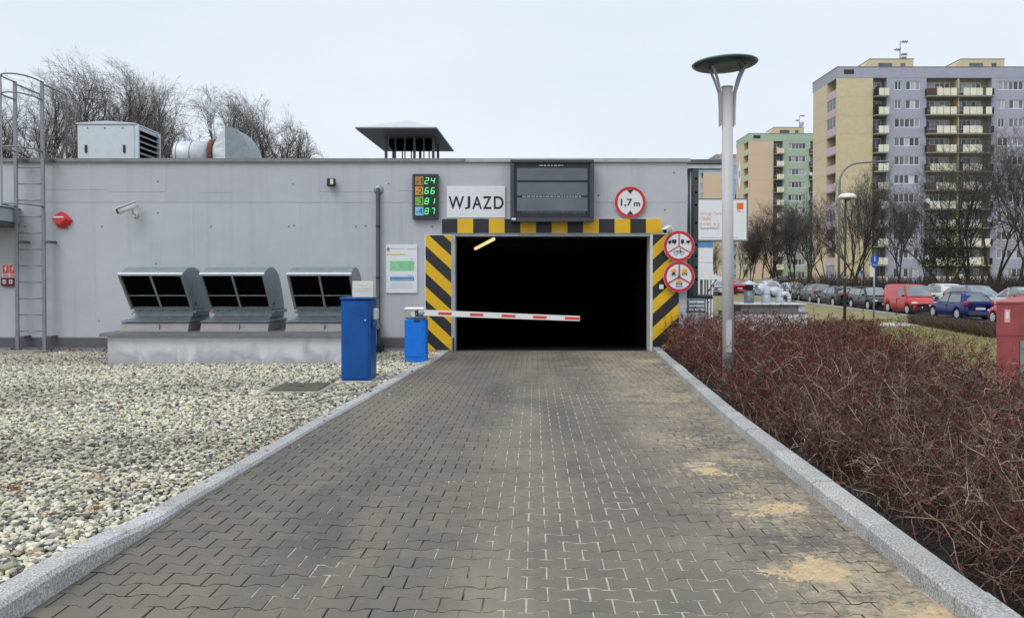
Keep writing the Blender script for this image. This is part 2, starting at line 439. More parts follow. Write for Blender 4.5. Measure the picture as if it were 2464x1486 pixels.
mk('asphalt', (0.060, 0.060, 0.063), rough=.9, var=.2, scale=2.0, bump=.3, bscale=120, c2=(0.085, 0.085, 0.088))
mk('concrete_path', (0.46, 0.44, 0.40), rough=.85, var=.12)
mk_attr('sand_attr', rough=.95, var=.18, scale=90, bump=.6, bscale=220)
mk_attr('twig_attr', rough=.85, var=.25, scale=25)
mk_attr('leaf_attr', rough=.7, var=.2, scale=40)
mk_attr('grass_attr', rough=.85, var=.2, scale=6)
mk_attr('pebble', rough=.62, attr='pcol', kind='INSTANCER', var=.14, scale=55, bump=.2, bscale=90)
mk('grass_ground', (0.150, 0.142, 0.055), rough=1.0, var=.4, scale=.9, c2=(0.34, 0.29, 0.150), bump=.8, bscale=14, dist=.06, detail=9)
mk('bark', (0.058, 0.050, 0.044), rough=.95, var=.35, scale=3, stretch=(3, 3, 1), bump=.5, bscale=12, dist=.03)
mk('bark_light', (0.085, 0.078, 0.074), rough=.95, var=.3, scale=3, stretch=(3, 3, 1))
mk('twigs_dark', (0.105, 0.092, 0.083), rough=.95, var=.3, scale=.6)
mk('twigs_grey', (0.225, 0.210, 0.208), rough=.95, var=.3, scale=.6)
mk('twigs_brown', (0.165, 0.128, 0.112), rough=.95, var=.3, scale=.6)
mk('ivy', (0.022, 0.034, 0.014), rough=.7, var=.5, scale=2)
# ------------------------------------------------------------------ mesh helpers
ORG = {}
class M:
    """collects faces in world (or thing-local) coordinates and links them as ONE mesh object"""
    def __init__(s):
        s.v, s.f, s.sm = [], [], []
    def add(s, vs, fs, smooth=False):
        o = len(s.v)
        s.v.extend([tuple(p) for p in vs])
        s.f.extend([tuple(i + o for i in f) for f in fs])
        s.sm.extend([smooth] * len(fs))
        return s
    def box(s, x0, x1, y0, y1, z0, z1):
        vs = [(x0, y0, z0), (x1, y0, z0), (x1, y1, z0), (x0, y1, z0), (x0, y0, z1), (x1, y0, z1), (x1, y1, z1), (x0, y1, z1)]
        return s.add(vs, [(3, 2, 1, 0), (4, 5, 6, 7), (0, 1, 5, 4), (1, 2, 6, 5), (2, 3, 7, 6), (3, 0, 4, 7)])
    def cbox(s, x0, x1, y0, y1, z0, z1, c=0.01):
        c = min(c, (x1 - x0) * .45, (y1 - y0) * .45, (z1 - z0) * .45)
        vs, idx = [], {}
        for i, (X, sx) in enumerate(((x0, 1), (x1, -1))):
            for j, (Y, sy) in enumerate(((y0, 1), (y1, -1))):
                for k, (Z, sz) in enumerate(((z0, 1), (z1, -1))):
                    idx[i, j, k, 0] = len(vs); vs.append((X, Y + sy * c, Z + sz * c))
                    idx[i, j, k, 1] = len(vs); vs.append((X + sx * c, Y, Z + sz * c))
                    idx[i, j, k, 2] = len(vs); vs.append((X + sx * c, Y + sy * c, Z))
        q = lambda a, i, j, k: idx[i, j, k, a]
        fs = []
        for i in (0, 1):
            w = [q(0, i, 0, 0), q(0, i, 0, 1), q(0, i, 1, 1), q(0, i, 1, 0)]; fs.append(w if i == 0 else w[::-1])
            w = [q(1, 0, i, 0), q(1, 1, i, 0), q(1, 1, i, 1), q(1, 0, i, 1)]; fs.append(w if i == 0 else w[::-1])
            w = [q(2, 0, 0, i), q(2, 0, 1, i), q(2, 1, 1, i), q(2, 1, 0, i)]; fs.append(w if i == 0 else w[::-1])
        for i in (0, 1):
            for j in (0, 1):
                w = [q(0, i, j, 0), q(1, i, j, 0), q(1, i, j, 1), q(0, i, j, 1)]; fs.append(w if (i + j) % 2 == 0 else w[::-1])
                w = [q(0, i, 0, j), q(0, i, 1, j), q(2, i, 1, j), q(2, i, 0, j)]; fs.append(w if (i + j) % 2 == 0 else w[::-1])
                w = [q(1, 0, i, j), q(2, 0, i, j), q(2, 1, i, j), q(1, 1, i, j)]; fs.append(w if (i + j) % 2 == 0 else w[::-1])
                for k in (0, 1):
                    w = [q(0, i, j, k), q(2, i, j, k), q(1, i, j, k)]; fs.append(w if (i + j + k) % 2 == 0 else w[::-1])
        return s.add(vs, fs)
    def prism(s, poly, axis, a, b, smooth=False):
        """poly of 2-D points extruded along axis from a to b; axis x: (y,z), y: (x,z), z: (x,y)"""
        def p3(p, t):
            return (t, p[0], p[1]) if axis == 'x' else (p[0], t, p[1]) if axis == 'y' else (p[0], p[1], t)
        n = len(poly)
        vs = [p3(p, a) for p in poly] + [p3(p, b) for p in poly]
        fs = [tuple(range(n))[::-1], tuple(range(n, 2 * n))]
        s.add(vs, fs)
        o = len(s.v) - 2 * n
        for i in range(n):
            j = (i + 1) % n
            s.f.append((o + i, o + j, o + n + j, o + n + i)); s.sm.append(smooth)
        return s
    def tube(s, pts, r, n=8, cap=True, smooth=True):
        pts = [Vector(p) for p in pts]
        rs = r if isinstance(r, (list, tuple)) else [r] * len(pts)
        rings = []
        up = Vector((0, 0, 1))
        t0 = (pts[1] - pts[0]).normalized()
        if abs(t0.dot(up)) > .95: up = Vector((1, 0, 0))
        u = t0.cross(up).normalized()
        for i, p in enumerate(pts):
            t = (pts[min(i + 1, len(pts) - 1)] - pts[max(i - 1, 0)]).normalized()
            u = (u - t * u.dot(t)).normalized()
            w = t.cross(u)
            rings.append([p + (u * math.cos(2 * math.pi * k / n) + w * math.sin(2 * math.pi * k / n)) * rs[i] for k in range(n)])
        vs = [q for ring in rings for q in ring]
        fs = []
        for i in range(len(pts) - 1):
            for k in range(n):
                a, b = i * n + k, i * n + (k + 1) % n
                fs.append((a, b, b + n, a + n))
        s.add(vs, fs, smooth)
        if cap:
            o = len(s.v) - len(vs)
            s.f.append(tuple(o + k for k in range(n))[::-1]); s.sm.append(False)
            s.f.append(tuple(o + (len(pts) - 1) * n + k for k in range(n))); s.sm.append(False)
        return s
    def lathe(s, prof, c, n=24, axis='z', smooth=True):
        """prof: list of (r, h) turned about axis through c"""
        c = Vector(c)
        vs, fs = [], []
        for r_, h in prof:
            for k in range(n):
                a = 2 * math.pi * k / n
                p, q = r_ * math.cos(a), r_ * math.sin(a)
                o = (p, q, h) if axis == 'z' else (p, h, q) if axis == 'y' else (h, p, q)
                vs.append(c + Vector(o))
        for i in range(len(prof) - 1):
            for k in range(n):
                a, b = i * n + k, i * n + (k + 1) % n
                fs.append((a, b, b + n, a + n))
        s.add(vs, fs, smooth)
        o = len(s.v) - len(vs)
        for i, flip in ((0, True), (len(prof) - 1, False)):
            if prof[i][0] > 1e-6:
                w = tuple(o + i * n + k for k in range(n))
                s.f.append(w[::-1] if flip else w); s.sm.append(False)
        return s
    def ball(s, c, rx, ry, rz, n=12, m=8):
        prof = [(max(1e-5, math.sin(math.pi * i / m)), -math.cos(math.pi * i / m)) for i in range(m + 1)]
        vs, fs = [], []
        for r_, h in prof:
            for k in range(n):
                a = 2 * math.pi * k / n
                vs.append((c[0] + rx * r_ * math.cos(a), c[1] + ry * r_ * math.sin(a), c[2] + rz * h))
        for i in range(m):
            for k in range(n):
                a, b = i * n + k, i * n + (k + 1) % n
                fs.append((a, b, b + n, a + n))
        return s.add(vs, fs, True)
    def xform(s, mat, start=0):
        for i in range(start, len(s.v)):
            s.v[i] = tuple(mat @ Vector(s.v[i]))
        return s
    def mesh(s, name, mat, org=(0, 0, 0)):
        me = bpy.data.meshes.new(name)
        ox, oy, oz = org
        me.from_pydata([(a - ox, b - oy, c - oz) for a, b, c in s.v], [], s.f)
        me.polygons.foreach_set('use_smooth', s.sm)
        if mat: me.materials.append(MATS[mat])
        me.update()
        return me
    def build(s, name, mat, parent=None, at=None):
        """parent given: a part whose vertices are relative to the thing's root. at given: a one-mesh thing with its origin there"""
        if parent is not None:
            org = ORG.get(parent.name, (0, 0, 0))
            ob = bpy.data.objects.new(name, s.mesh(name, mat, org))
            COL.objects.link(ob); ob.parent = parent
            ORG[ob.name] = org
        else:
            org = at or (0, 0, 0)
            ob = bpy.data.objects.new(name, s.mesh(name, mat, org))
            COL.objects.link(ob); ob.location = org
            ORG[ob.name] = org
        return ob
def tag(o, label=None, cat=None, group=None, kind=None):
    if label: o['label'] = label
    if cat: o['category'] = cat
    if group: o['group'] = group
    if kind: o['kind'] = kind
    return o
def thing(name, label, cat, at=(0, 0, 0), group=None):
    o = bpy.data.objects.new(name, None)
    o.empty_display_size = 0.2
    COL.objects.link(o); o.location = at
    ORG[o.name] = tuple(at)
    return tag(o, label, cat, group)
def copy_tree(o, parent=None):
    c = o.copy(); COL.objects.link(c); c.parent = parent
    if o.name in ORG: ORG[c.name] = ORG[o.name]
    for ch in o.children: copy_tree(ch, c)
    return c
def share(name, me, parent, loc=(0, 0, 0), rot=None, scale=None):
    """one more piece that shares mesh data"""
    ob = bpy.data.objects.new(name, me); COL.objects.link(ob); ob.parent = parent
    ob.location = loc
    if rot: ob.rotation_euler = rot
    if scale: ob.scale = scale
    return ob
def np_mesh(name, V, Fq, mat, col=None, attr='col', tri=False, smooth=True):
    me = bpy.data.meshes.new(name)
    V = np.ascontiguousarray(V, dtype=np.float32); Fq = np.ascontiguousarray(Fq, dtype=np.int32)
    k = Fq.shape[1]; nf = len(Fq)
    me.vertices.add(len(V)); me.vertices.foreach_set('co', V.ravel())
    me.loops.add(nf * k); me.loops.foreach_set('vertex_index', Fq.ravel())
    me.polygons.add(nf); me.polygons.foreach_set('loop_start', np.arange(0, nf * k, k, dtype=np.int32))
    me.polygons.foreach_set('use_smooth', np.full(nf, smooth))
    if mat: me.materials.append(MATS[mat])
    if col is not None:
        a = me.color_attributes.new(attr, 'FLOAT_COLOR', 'POINT')
        c4 = np.ones((len(V), 4), dtype=np.float32); c4[:, :3] = col
        a.data.foreach_set('color', c4.ravel())
    me.update(calc_edges=True); me.validate()
    return me
def np_obj(name, me, parent=None):
    ob = bpy.data.objects.new(name, me); COL.objects.link(ob)
    if parent: ob.parent = parent
    return ob

_LAT = {}
def vnoise(x, y, scale=1.0, seed=0, octaves=4, rough=0.55):
    """value noise 0..1 on numpy arrays"""
    if seed not in _LAT: _LAT[seed] = np.random.RandomState(seed + 77).rand(257, 257)
    L = _LAT[seed]
    x = np.asarray(x, float) * scale + 1000.0; y = np.asarray(y, float) * scale + 1000.0
    tot = 0; amp = 1.0; s = 0
    for o in range(octaves):
        xi, yi = np.floor(x).astype(int), np.floor(y).astype(int)
        fx, fy = x - xi, y - yi
        fx, fy = fx * fx * (3 - 2 * fx), fy * fy * (3 - 2 * fy)
        a, b = L[xi % 256, yi % 256], L[(xi + 1) % 256, yi % 256]
        c, d = L[xi % 256, (yi + 1) % 256], L[(xi + 1) % 256, (yi + 1) % 256]
        s = s + amp * ((a * (1 - fx) + b * fx) * (1 - fy) + (c * (1 - fx) + d * fx) * fy)
        tot += amp; amp *= rough; x = x * 2.03 + 17.1; y = y * 2.03 + 5.3
    return s / tot
def sstep(a, b, x):
    t = np.clip((np.asarray(x, float) - a) / (b - a), 0, 1)
    return t * t * (3 - 2 * t)

def strands(rng, base, dirs, length, K=5, wig=0.35, r0=.003, r1=.0012, grav=0.0):
    """N curved 3-sided twigs as one numpy mesh; returns V, quads, strand id per vertex"""
    N = len(base)
    length = np.broadcast_to(length, (N,)); r0 = np.broadcast_to(r0, (N,)); r1 = np.broadcast_to(r1, (N,))
    pts = np.zeros((N, K, 3)); pts[:, 0] = base
    d = dirs / np.linalg.norm(dirs, axis=1, keepdims=True)
    seg = (length / (K - 1))[:, None]
    T = np.zeros((N, K, 3)); T[:, 0] = d
    for k in range(1, K):
        d = d + rng.normal(0, wig, (N, 3)); d[:, 2] -= grav
        d /= np.linalg.norm(d, axis=1, keepdims=True)
        pts[:, k] = pts[:, k - 1] + d * seg; T[:, k] = d
    ref = np.tile(np.array([.35, .2, .9]), (N, 1)); 
    V = np.zeros((N, K, 3, 3))
    for k in range(K):
        u = np.cross(T[:, k], ref); u /= np.linalg.norm(u, axis=1, keepdims=True) + 1e-9
        w = np.cross(T[:, k], u)
        r = (r0 + (r1 - r0) * k / (K - 1))[:, None]
        for j in range(3):
            a = 2 * math.pi * j / 3
            V[:, k, j] = pts[:, k] + (u * math.cos(a) + w * math.sin(a)) * r
    idx = np.arange(N * K * 3).reshape(N, K, 3)
    q = []
    for j in range(3):
        j2 = (j + 1) % 3
        q.append(np.stack([idx[:, :-1, j], idx[:, :-1, j2], idx[:, 1:, j2], idx[:, 1:, j]], axis=-1).reshape(-1, 4))
    return V.reshape(-1, 3), np.concatenate(q), np.repeat(np.arange(N), K * 3)

def text_mesh(name, s, mat, bold=0.0):
    cu = bpy.data.curves.new(name, 'FONT'); cu.body = s; cu.size = 1.0; cu.extrude = 0.0; cu.offset = bold; cu.resolution_u = 4
    ob = bpy.data.objects.new(name, cu); COL.objects.link(ob)
    bpy.context.view_layer.update()
    dg = bpy.context.evaluated_depsgraph_get()
    me = bpy.data.meshes.new_from_object(ob.evaluated_get(dg))
    bpy.data.objects.remove(ob); bpy.data.curves.remove(cu)
    me.name = name
    me.materials.clear(); me.materials.append(MATS[mat])
    return me
def lettering(name, s, x0, x1, z0, z1, y, mat, parent, bold=0.0):
    """flat print fitted into x0..x1, z0..z1 on a plane that faces the street (-y)"""
    me = text_mesh(name, s, mat, bold)
    co = np.zeros(len(me.vertices) * 3, dtype=np.float32); me.vertices.foreach_get('co', co); co = co.reshape(-1, 3)
    lo, hi = co.min(0), co.max(0)
    org = ORG.get(parent.name, (0, 0, 0))
    out = np.zeros_like(co)
    out[:, 0] = x0 + (co[:, 0] - lo[0]) / max(1e-6, hi[0] - lo[0]) * (x1 - x0) - org[0]
    out[:, 1] = y - org[1]
    out[:, 2] = z0 + (co[:, 1] - lo[1]) / max(1e-6, hi[1] - lo[1]) * (z1 - z0) - org[2]
    me.vertices.foreach_set('co', out.ravel()); me.update()
    ob = bpy.data.objects.new(name, me); COL.objects.link(ob); ob.parent = parent
    ORG[ob.name] = org
    return ob
def clip_poly(poly, x0, x1, z0, z1):
    def cut(pl, ins, inter):
        out = []
        for i in range(len(pl)):
            a, b = pl[i], pl[(i + 1) % len(pl)]
            if ins(a):
                out.append(a)
                if not ins(b): out.append(inter(a, b))
            elif ins(b): out.append(inter(a, b))
        return out
    def ix(v): return lambda a, b: (v, a[1] + (b[1] - a[1]) * (v - a[0]) / (b[0] - a[0]))
    def iz(v): return lambda a, b: (a[0] + (b[0] - a[0]) * (v - a[1]) / (b[1] - a[1]), v)
    for ins, it in ((lambda p: p[0] >= x0, ix(x0)), (lambda p: p[0] <= x1, ix(x1)), (lambda p: p[1] >= z0, iz(z0)), (lambda p: p[1] <= z1, iz(z1))):
        poly = cut(poly, ins, it)
        if len(poly) < 3: return []
    return poly
def circle2(cx, cz, r, n=32, a0=0, a1=2 * math.pi):
    return [(cx + r * math.cos(a0 + (a1 - a0) * i / n), cz + r * math.sin(a0 + (a1 - a0) * i / n)) for i in range(n)]
# ------------------------------------------------------------------ the ground
YW = 17.3                                        # front of the garage wall
X_END = P(1653, 600, YW).x                       # right end of the wall
LK = [(-2.20, -4.0), (-2.20, 2.0), (-2.18, 3.6), (-2.13, 5.4), (-2.00, 7.9), (-1.83, 10.0), (-1.60, 13.6), (-1.42, 15.5), (-1.36, 17.25)]
RK = [(1.70, -4.0), (1.88, 2.0), (1.98, 3.85), (2.04, 4.74), (2.23, 8.07), (2.48, 11.1), (2.77, 14.4), (3.03, 17.25)]
def lk(y): return np.interp(y, [p[1] for p in LK], [p[0] for p in LK])
def rk(y): return np.interp(y, [p[1] for p in RK], [p[0] for p in RK])
def gravel_z(y): return np.interp(y, [-5, 3.9, 4.9, 6.5, 14, 20], [.095, .095, .035, .025, .0, -.01])

# one sheet to the horizon, open under the garage so the ramp can go down
gx = [-900, -300, -120, -60, -23, -12, -6, 0, X_END - .1, 8, 14, 20, 30, 45, 70, 120, 300, 900]
gy = [-60, -10, 0, 8, 16, 17.35, 20, 24, 28, 34, 40, 46, 60, 80, 120, 200, 400, 1500]
g = M()
for i in range(len(gx)):
    for j in range(len(gy)):
        g.v.append((gx[i], gy[j], terrain(gy[j])))
for i in range(len(gx) - 1):
    for j in range(len(gy) - 1):
        if gx[i] >= -23 and gx[i + 1] <= X_END and gy[j] >= 17.3 and gy[j + 1] <= 46: continue
        a = i * len(gy) + j
        g.f.append((a, a + len(gy), a + len(gy) + 1, a + 1)); g.sm.append(True)
tag(g.build('ground', 'grass_ground'), kind='structure')

# ---- driveway: joint sand as a height field, pavers as pieces of their own on it
rs = np.random.RandomState(5)
ys = np.concatenate([np.arange(1.2, 6.0, .016), np.arange(6.0, 10.0, .028), np.arange(10.0, 17.62, .05)])
us = np.linspace(0, 1, 270)
YY, UU = np.meshgrid(ys, us, indexing='ij')
XL, XR = lk(YY) - .05, rk(YY) + .05
XX = XL + (XR - XL) * UU
edge = XR - XX                                     # distance from the right kerb
def blob(cx, cy, rx, ry): return np.exp(-(((XX - cx) / rx) ** 2 + ((YY - cy) / ry) ** 2))
n_lo, n_mid, n_hi = vnoise(XX, YY, .8, 1), vnoise(XX, YY, 5.0, 2), vnoise(XX, YY, 34.0, 3, 3, .7)
fill = .30 + .55 * (n_lo - .5) + .30 * sstep(-1.1, .3, XX) + .36 * blob(.45, 5, .55, 5) + .45 * blob(-1.1, 4.4, .40, 1.2)
fill = fill + .42 * (n_mid - .5) * 2 - .85 * sstep(.35, .0, XX - XL - .15) - .35 * sstep(11, 15, YY)
patch = 1.25 * blob(1.60, 4.10, .19, .15) + .75 * blob(1.36, 4.02, .16, .13) + 1.25 * blob(1.88, 3.52, .18, .18) + .8 * blob(1.50, 3.42, .35, .09)
patch += .70 * blob(1.72, 5.35, .20, .16) + .6 * blob(1.50, 5.15, .25, .12) + .68 * blob(1.50, 6.35, .12, .20) + .42 * blob(1.6, 5.9, .4, .8)
patch += .42 * blob(1.75, 8.0, .28, 1.4) + .45 * blob(2.1, 10.5, .25, 1.2) + .6 * blob(2.55, 15.3, .25, .7) + .55 * blob(.7, 16.2, .25, .3) + .4 * blob(-.5, 5.9, .4, .25)
patch += .35 * blob(1.72, 4.7, .3, .8)
patch = patch * (.30 + .9 * n_mid) * (.35 + 1.1 * vnoise(XX, YY, 11., 9, 4, .7)) * .96
hgt = np.minimum(-.0125 + .0112 * np.clip(fill, 0, 1) + .0028 * (n_hi - .5) * np.clip(.3 + fill, 0, 1.2), -.0024) + .019 * np.clip(patch - .16, 0, .8) + .030 * (vnoise(XX, YY, 30., 13, 3, .95) - .55) * np.clip(patch * 1.3, 0, 1)
hgt = np.where(YY > 17.35, -.016, hgt)
c_dark = np.array([.060, .055, .048]); c_joint = np.array([.52, .465, .38]); c_sand = np.array([.60, .455, .275])
tf = sstep(.32, .70, fill)[..., None]; tp = sstep(.12, .5, patch)[..., None]
cc = c_dark * (1 - tf) + c_joint * tf
cc = cc * (1 - tp) + c_sand * tp
cc = cc * (.82 + .36 * n_hi[..., None])
idx = np.arange(XX.size).reshape(XX.shape)
Q = np.stack([idx[:-1, :-1], idx[:-1, 1:], idx[1:, 1:], idx[1:, :-1]], -1).reshape(-1, 4)
drive = np_obj('driveway', np_mesh('driveway', np.stack([XX, YY, hgt], -1).reshape(-1, 3), Q, 'sand_attr', cc.reshape(-1, 3)))
tag(drive, kind='structure')
ORG[drive.name] = (0, 0, 0)
apron = M()
apron.add([(-2.3, -4, -.014), (1.95, -4, -.014), (1.9, 1.2, -.014), (-2.25, 1.2, -.014)], [(0, 1, 2, 3)])
tag(apron.build('driveway_apron', 'paver'), kind='structure')

PL, PWD, AMP, GAP, ROT = .200, .139, .0135, .0044, R(1.6)
def paver_outline(off):
    h, l = PWD / 2, PL / 2
    top = [(-l + .0038, h + AMP - GAP), (-l + .034, h + AMP - GAP), (-.030, h - AMP - GAP), (.030, h - AMP - GAP), (l - .034, h + AMP - GAP), (l - .0038, h + AMP - GAP)]
    o = top + [(x, -y) for x, y in reversed(top)]
    return [(x * (1 - off / l), y * (1 - off / h)) for x, y in o]
def paver_geo():
    """worn top with a small arris, and the sides below it coloured dark to imitate shade in the joints"""
    o, t = paver_outline(0), paver_outline(.0035)
    n = len(o)
    vs = [(x, y, 0) for x, y in t] + [(x, y, -.0025) for x, y in o] + [(x, y, -.022) for x, y in o]
    top = [tuple(range(n))[::-1]] + [(i, (i + 1) % n, n + (i + 1) % n, n + i) for i in range(n)]
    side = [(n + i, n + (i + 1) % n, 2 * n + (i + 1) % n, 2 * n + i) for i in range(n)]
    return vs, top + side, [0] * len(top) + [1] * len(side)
pv, pf, pm_ = paver_geo()
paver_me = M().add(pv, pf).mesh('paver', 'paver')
paver_me.materials.append(MATS['paver_side_shade']); paver_me.polygons.foreach_set('material_index', pm_)
spots = []
cr, sr = math.cos(ROT), math.sin(ROT)
for j in range(-2, 135):
    for i in range(-22, 24):
        a = (i + (.5 if j % 2 else 0)) * PL; b_ = j * PWD
        x, y = a * cr + b_ * sr, 1.3 - a * sr + b_ * cr
        if y < 1.3 or y > 17.42: continue
        if x < lk(y) - .085 or x > rk(y) + .085: continue
        spots.append((x, y))
def show_size(s):
    x, y = s
    px = 1232 + x / y * F_PX
    vis = y > 3.42 and -40 < px < 2510
    return (0 if vis else 1, y)
spots.sort(key=show_size)
rng = random.Random(3)
for x, y in spots[:300]:
    o = share('paver', paver_me, drive, (x, y, rng.uniform(-.0018, .0012)), (rng.uniform(-.006, .006), rng.uniform(-.006, .006), -ROT + rng.uniform(-.012, .012)))
far = M()
for x, y in spots[300:]:
    a = -ROT + rng.uniform(-.012, .012); c_, s_ = math.cos(a), math.sin(a); dz = rng.uniform(-.0018, .0012)
    far.add([(x + vx * c_ - vy * s_, y + vx * s_ + vy * c_, vz + dz) for vx, vy, vz in pv], pf)
fp = far.build('pavers', 'paver', drive)
fp.data.materials.append(MATS['paver_side_shade']); fp.data.polygons.foreach_set('material_index', pm_ * len(spots[300:]))
tag(fp, 'grey bone-shaped pavers of the far part of the driveway', kind='stuff')

# ---- kerbs of sawn granite, stone by stone
def kerb(name, line, side, hfun, w=.15, bottom=-.10, y_from=1.0, y_to=17.2, first=0.0):
    root = bpy.data.objects.new(name, None); COL.objects.link(root); ORG[root.name] = (0, 0, 0)
    tag(root, kind='structure')
    ypts = [p[1] for p in line]; xpts = [p[0] for p in line]
    y = y_from - first
    k = 0
    rr = random.Random(len(name))
    while y < y_to:
        y1 = min(y + 1.0, y_to)
        ya, yb = max(y, y_from) + .004, y1 - .004
        jog = rr.uniform(-.006, .006); dz = rr.uniform(-.004, .004)
        n = 4
        m = M(); secs = []
        for t in range(n + 1):
            yy = ya + (yb - ya) * t / n
            xi = float(np.interp(yy, ypts, xpts)) + jog; h = hfun(yy) + dz
            c = min(.022, h * .5 + .004)
            sec = [(xi, bottom), (xi, h - c), (xi + side * c * .9, h), (xi + side * (w - .008), h + .002), (xi + side * w, h - .008), (xi + side * w, bottom)]
            secs.append([(a, yy, b) for a, b in sec])
        vs = [p for s_ in secs for p in s_]; k6 = 6; fs = []
        for t in range(n):
            for q in range(k6):
                a, b = t * k6 + q, t * k6 + (q + 1) % k6
                fs.append((a, b, b + k6, a + k6) if side < 0 else (a, a + k6, b + k6, b))
        fs.append(tuple(range(6)) if side > 0 else tuple(range(6))[::-1])
        fs.append(tuple(n * 6 + q for q in range(6))[::-1] if side > 0 else tuple(n * 6 + q for q in range(6)))
        m.add(vs, fs)
        m.build('kerb_stone', 'granite', root)
        y = y1
    return root
kerb('kerb_left', LK, -1, lambda y: float(np.interp(y, [0, 4.0, 4.95, 6.5, 17.3], [.125, .118, .045, .034, .024])), first=.86)
kerb('kerb_right', RK, 1, lambda y: float(np.interp(y, [0, 8, 15.5, 17.2], [.108, .105, .10, .085])), first=.46)

# ---- gravel bed left of the drive
gb = M()
gys = [1.0, 3.9, 4.9, 6.5, 10, 14, 17.28]
for yy in gys:
    gb.v += [(-16.0, yy, gravel_z(yy) - .035), (lk(yy) - .12, yy, gravel_z(yy) - .035)]
for i in range(len(gys) - 1):
    gb.f.append((2 * i, 2 * i + 1, 2 * i + 3, 2 * i + 2)); gb.sm.append(True)
tag(gb.build('gravel_bed', 'gravel_bed'), kind='structure')
rs = np.random.RandomState(11)
sp = .0270
gxx, gyy = np.meshgrid(np.arange(-13.5, -1.3, sp), np.arange(2.0, 17.28, sp), indexing='ij')
px = (gxx + rs.uniform(-.42, .42, gxx.shape) * sp).ravel(); py = (gyy + rs.uniform(-.42, .42, gyy.shape) * sp).ravel()
keep = (px < lk(py) - .15 - .012) & (px > -.638 * py - 1.6)
keep &= ~((px > -7.40) & (px < -2.89) & (py > 14.62))                     # plinth
keep &= ~((px > -2.53) & (px < -2.08) & (py > 11.78) & (py < 12.32))       # ticket machine
keep &= ~((px > -2.02) & (px < -1.58) & (py > 14.88) & (py < 15.30))       # barrier
keep &= ~((px > -3.36) & (px < -2.52) & (py > 10.66) & (py < 11.62))       # manhole
keep &= rs.rand(px.size) < np.where(py > 9, .60, .93)
stray = (px > lk(py) - .15) & (px < lk(py) + .30) & (py > 2.5) & (py < 16) & (rs.rand(px.size) < .010 * np.exp(-np.maximum(px - lk(py) + .15, 0) * 5))
keep |= stray
px, py, stray = px[keep], py[keep], stray[keep]
n = len(px)
hz = gravel_z(py) + .030 * (vnoise(px, py, 1.1, 21) - .5) + rs.uniform(-.022, .006, n)
big = np.where(rs.rand(n) < .10, 1.35, 1.0)
hz = np.where(stray, np.where(px < lk(py), np.interp(py, [0, 4.0, 4.95, 6.5, 17.3], [.125, .118, .045, .034, .024]), 0) + .006, hz)
s0 = rs.uniform(.0112, .0200, n) * big * np.where(py > 9, 1.22, 1.0)
scl = np.stack([s0 * rs.uniform(1.0, 1.45, n), s0 * rs.uniform(.75, 1.05, n), s0 * rs.uniform(.5, .8, n)], -1)
rot = np.stack([rs.uniform(-.5, .5, n), rs.uniform(-.5, .5, n), rs.uniform(0, 6.28, n)], -1)
pal = np.array([[.74, .72, .62], [.62, .59, .475], [.68, .62, .475], [.43, .42, .345], [.25, .255, .235], [.155, .16, .15], [.10, .105, .105], [.56, .39, .25], [.47, .47, .47], [.80, .79, .74], [.34, .32, .235]])
pr = np.array([.17, .17, .12, .14, .11, .09, .06, .02, .04, .04, .04])
ci = rs.choice(len(pal), n, p=pr / pr.sum())
pc = pal[ci] * rs.uniform(.85, 1.12, (n, 1)) * np.array([1.0, .98, .925])
dirty = sstep(.50, .72, vnoise(px, py, .45, 31))[:, None]      # greyer drifts of older pebbles
pc = pc * (1 - .30 * dirty)
me = bpy.data.meshes.new('pebbles')
me.vertices.add(n)
me.vertices.foreach_set('co', np.stack([px, py, hz], -1).astype(np.float32).ravel())
for nm, tp, dat in (('scl', 'FLOAT_VECTOR', scl), ('rot', 'FLOAT_VECTOR', rot)):
    a = me.attributes.new(nm, tp, 'POINT'); a.data.foreach_set('vector', dat.astype(np.float32).ravel())
a = me.attributes.new('pcol', 'FLOAT_COLOR', 'POINT')
a.data.foreach_set('color', np.concatenate([pc, np.ones((n, 1))], 1).astype(np.float32).ravel())
a = me.attributes.new('pick', 'INT', 'POINT'); a.data.foreach_set('value', rs.randint(0, 6, n).astype(np.int32))
me.update()
peb = bpy.data.objects.new('gravel', me); COL.objects.link(peb)
tag(peb, 'loose rounded cream and grey pebbles left of the driveway', kind='stuff')
ng = bpy.data.node_groups.new('pebble_scatter', 'GeometryNodeTree')
ng.interface.new_socket('Geometry', in_out='INPUT', socket_type='NodeSocketGeometry')
ng.interface.new_socket('Geometry', in_out='OUTPUT', socket_type='NodeSocketGeometry')
N_, L_ = ng.nodes, ng.links
gi, go = N_.new('NodeGroupInput'), N_.new('NodeGroupOutput')
iop = N_.new('GeometryNodeInstanceOnPoints')
jn = N_.new('GeometryNodeJoinGeometry')
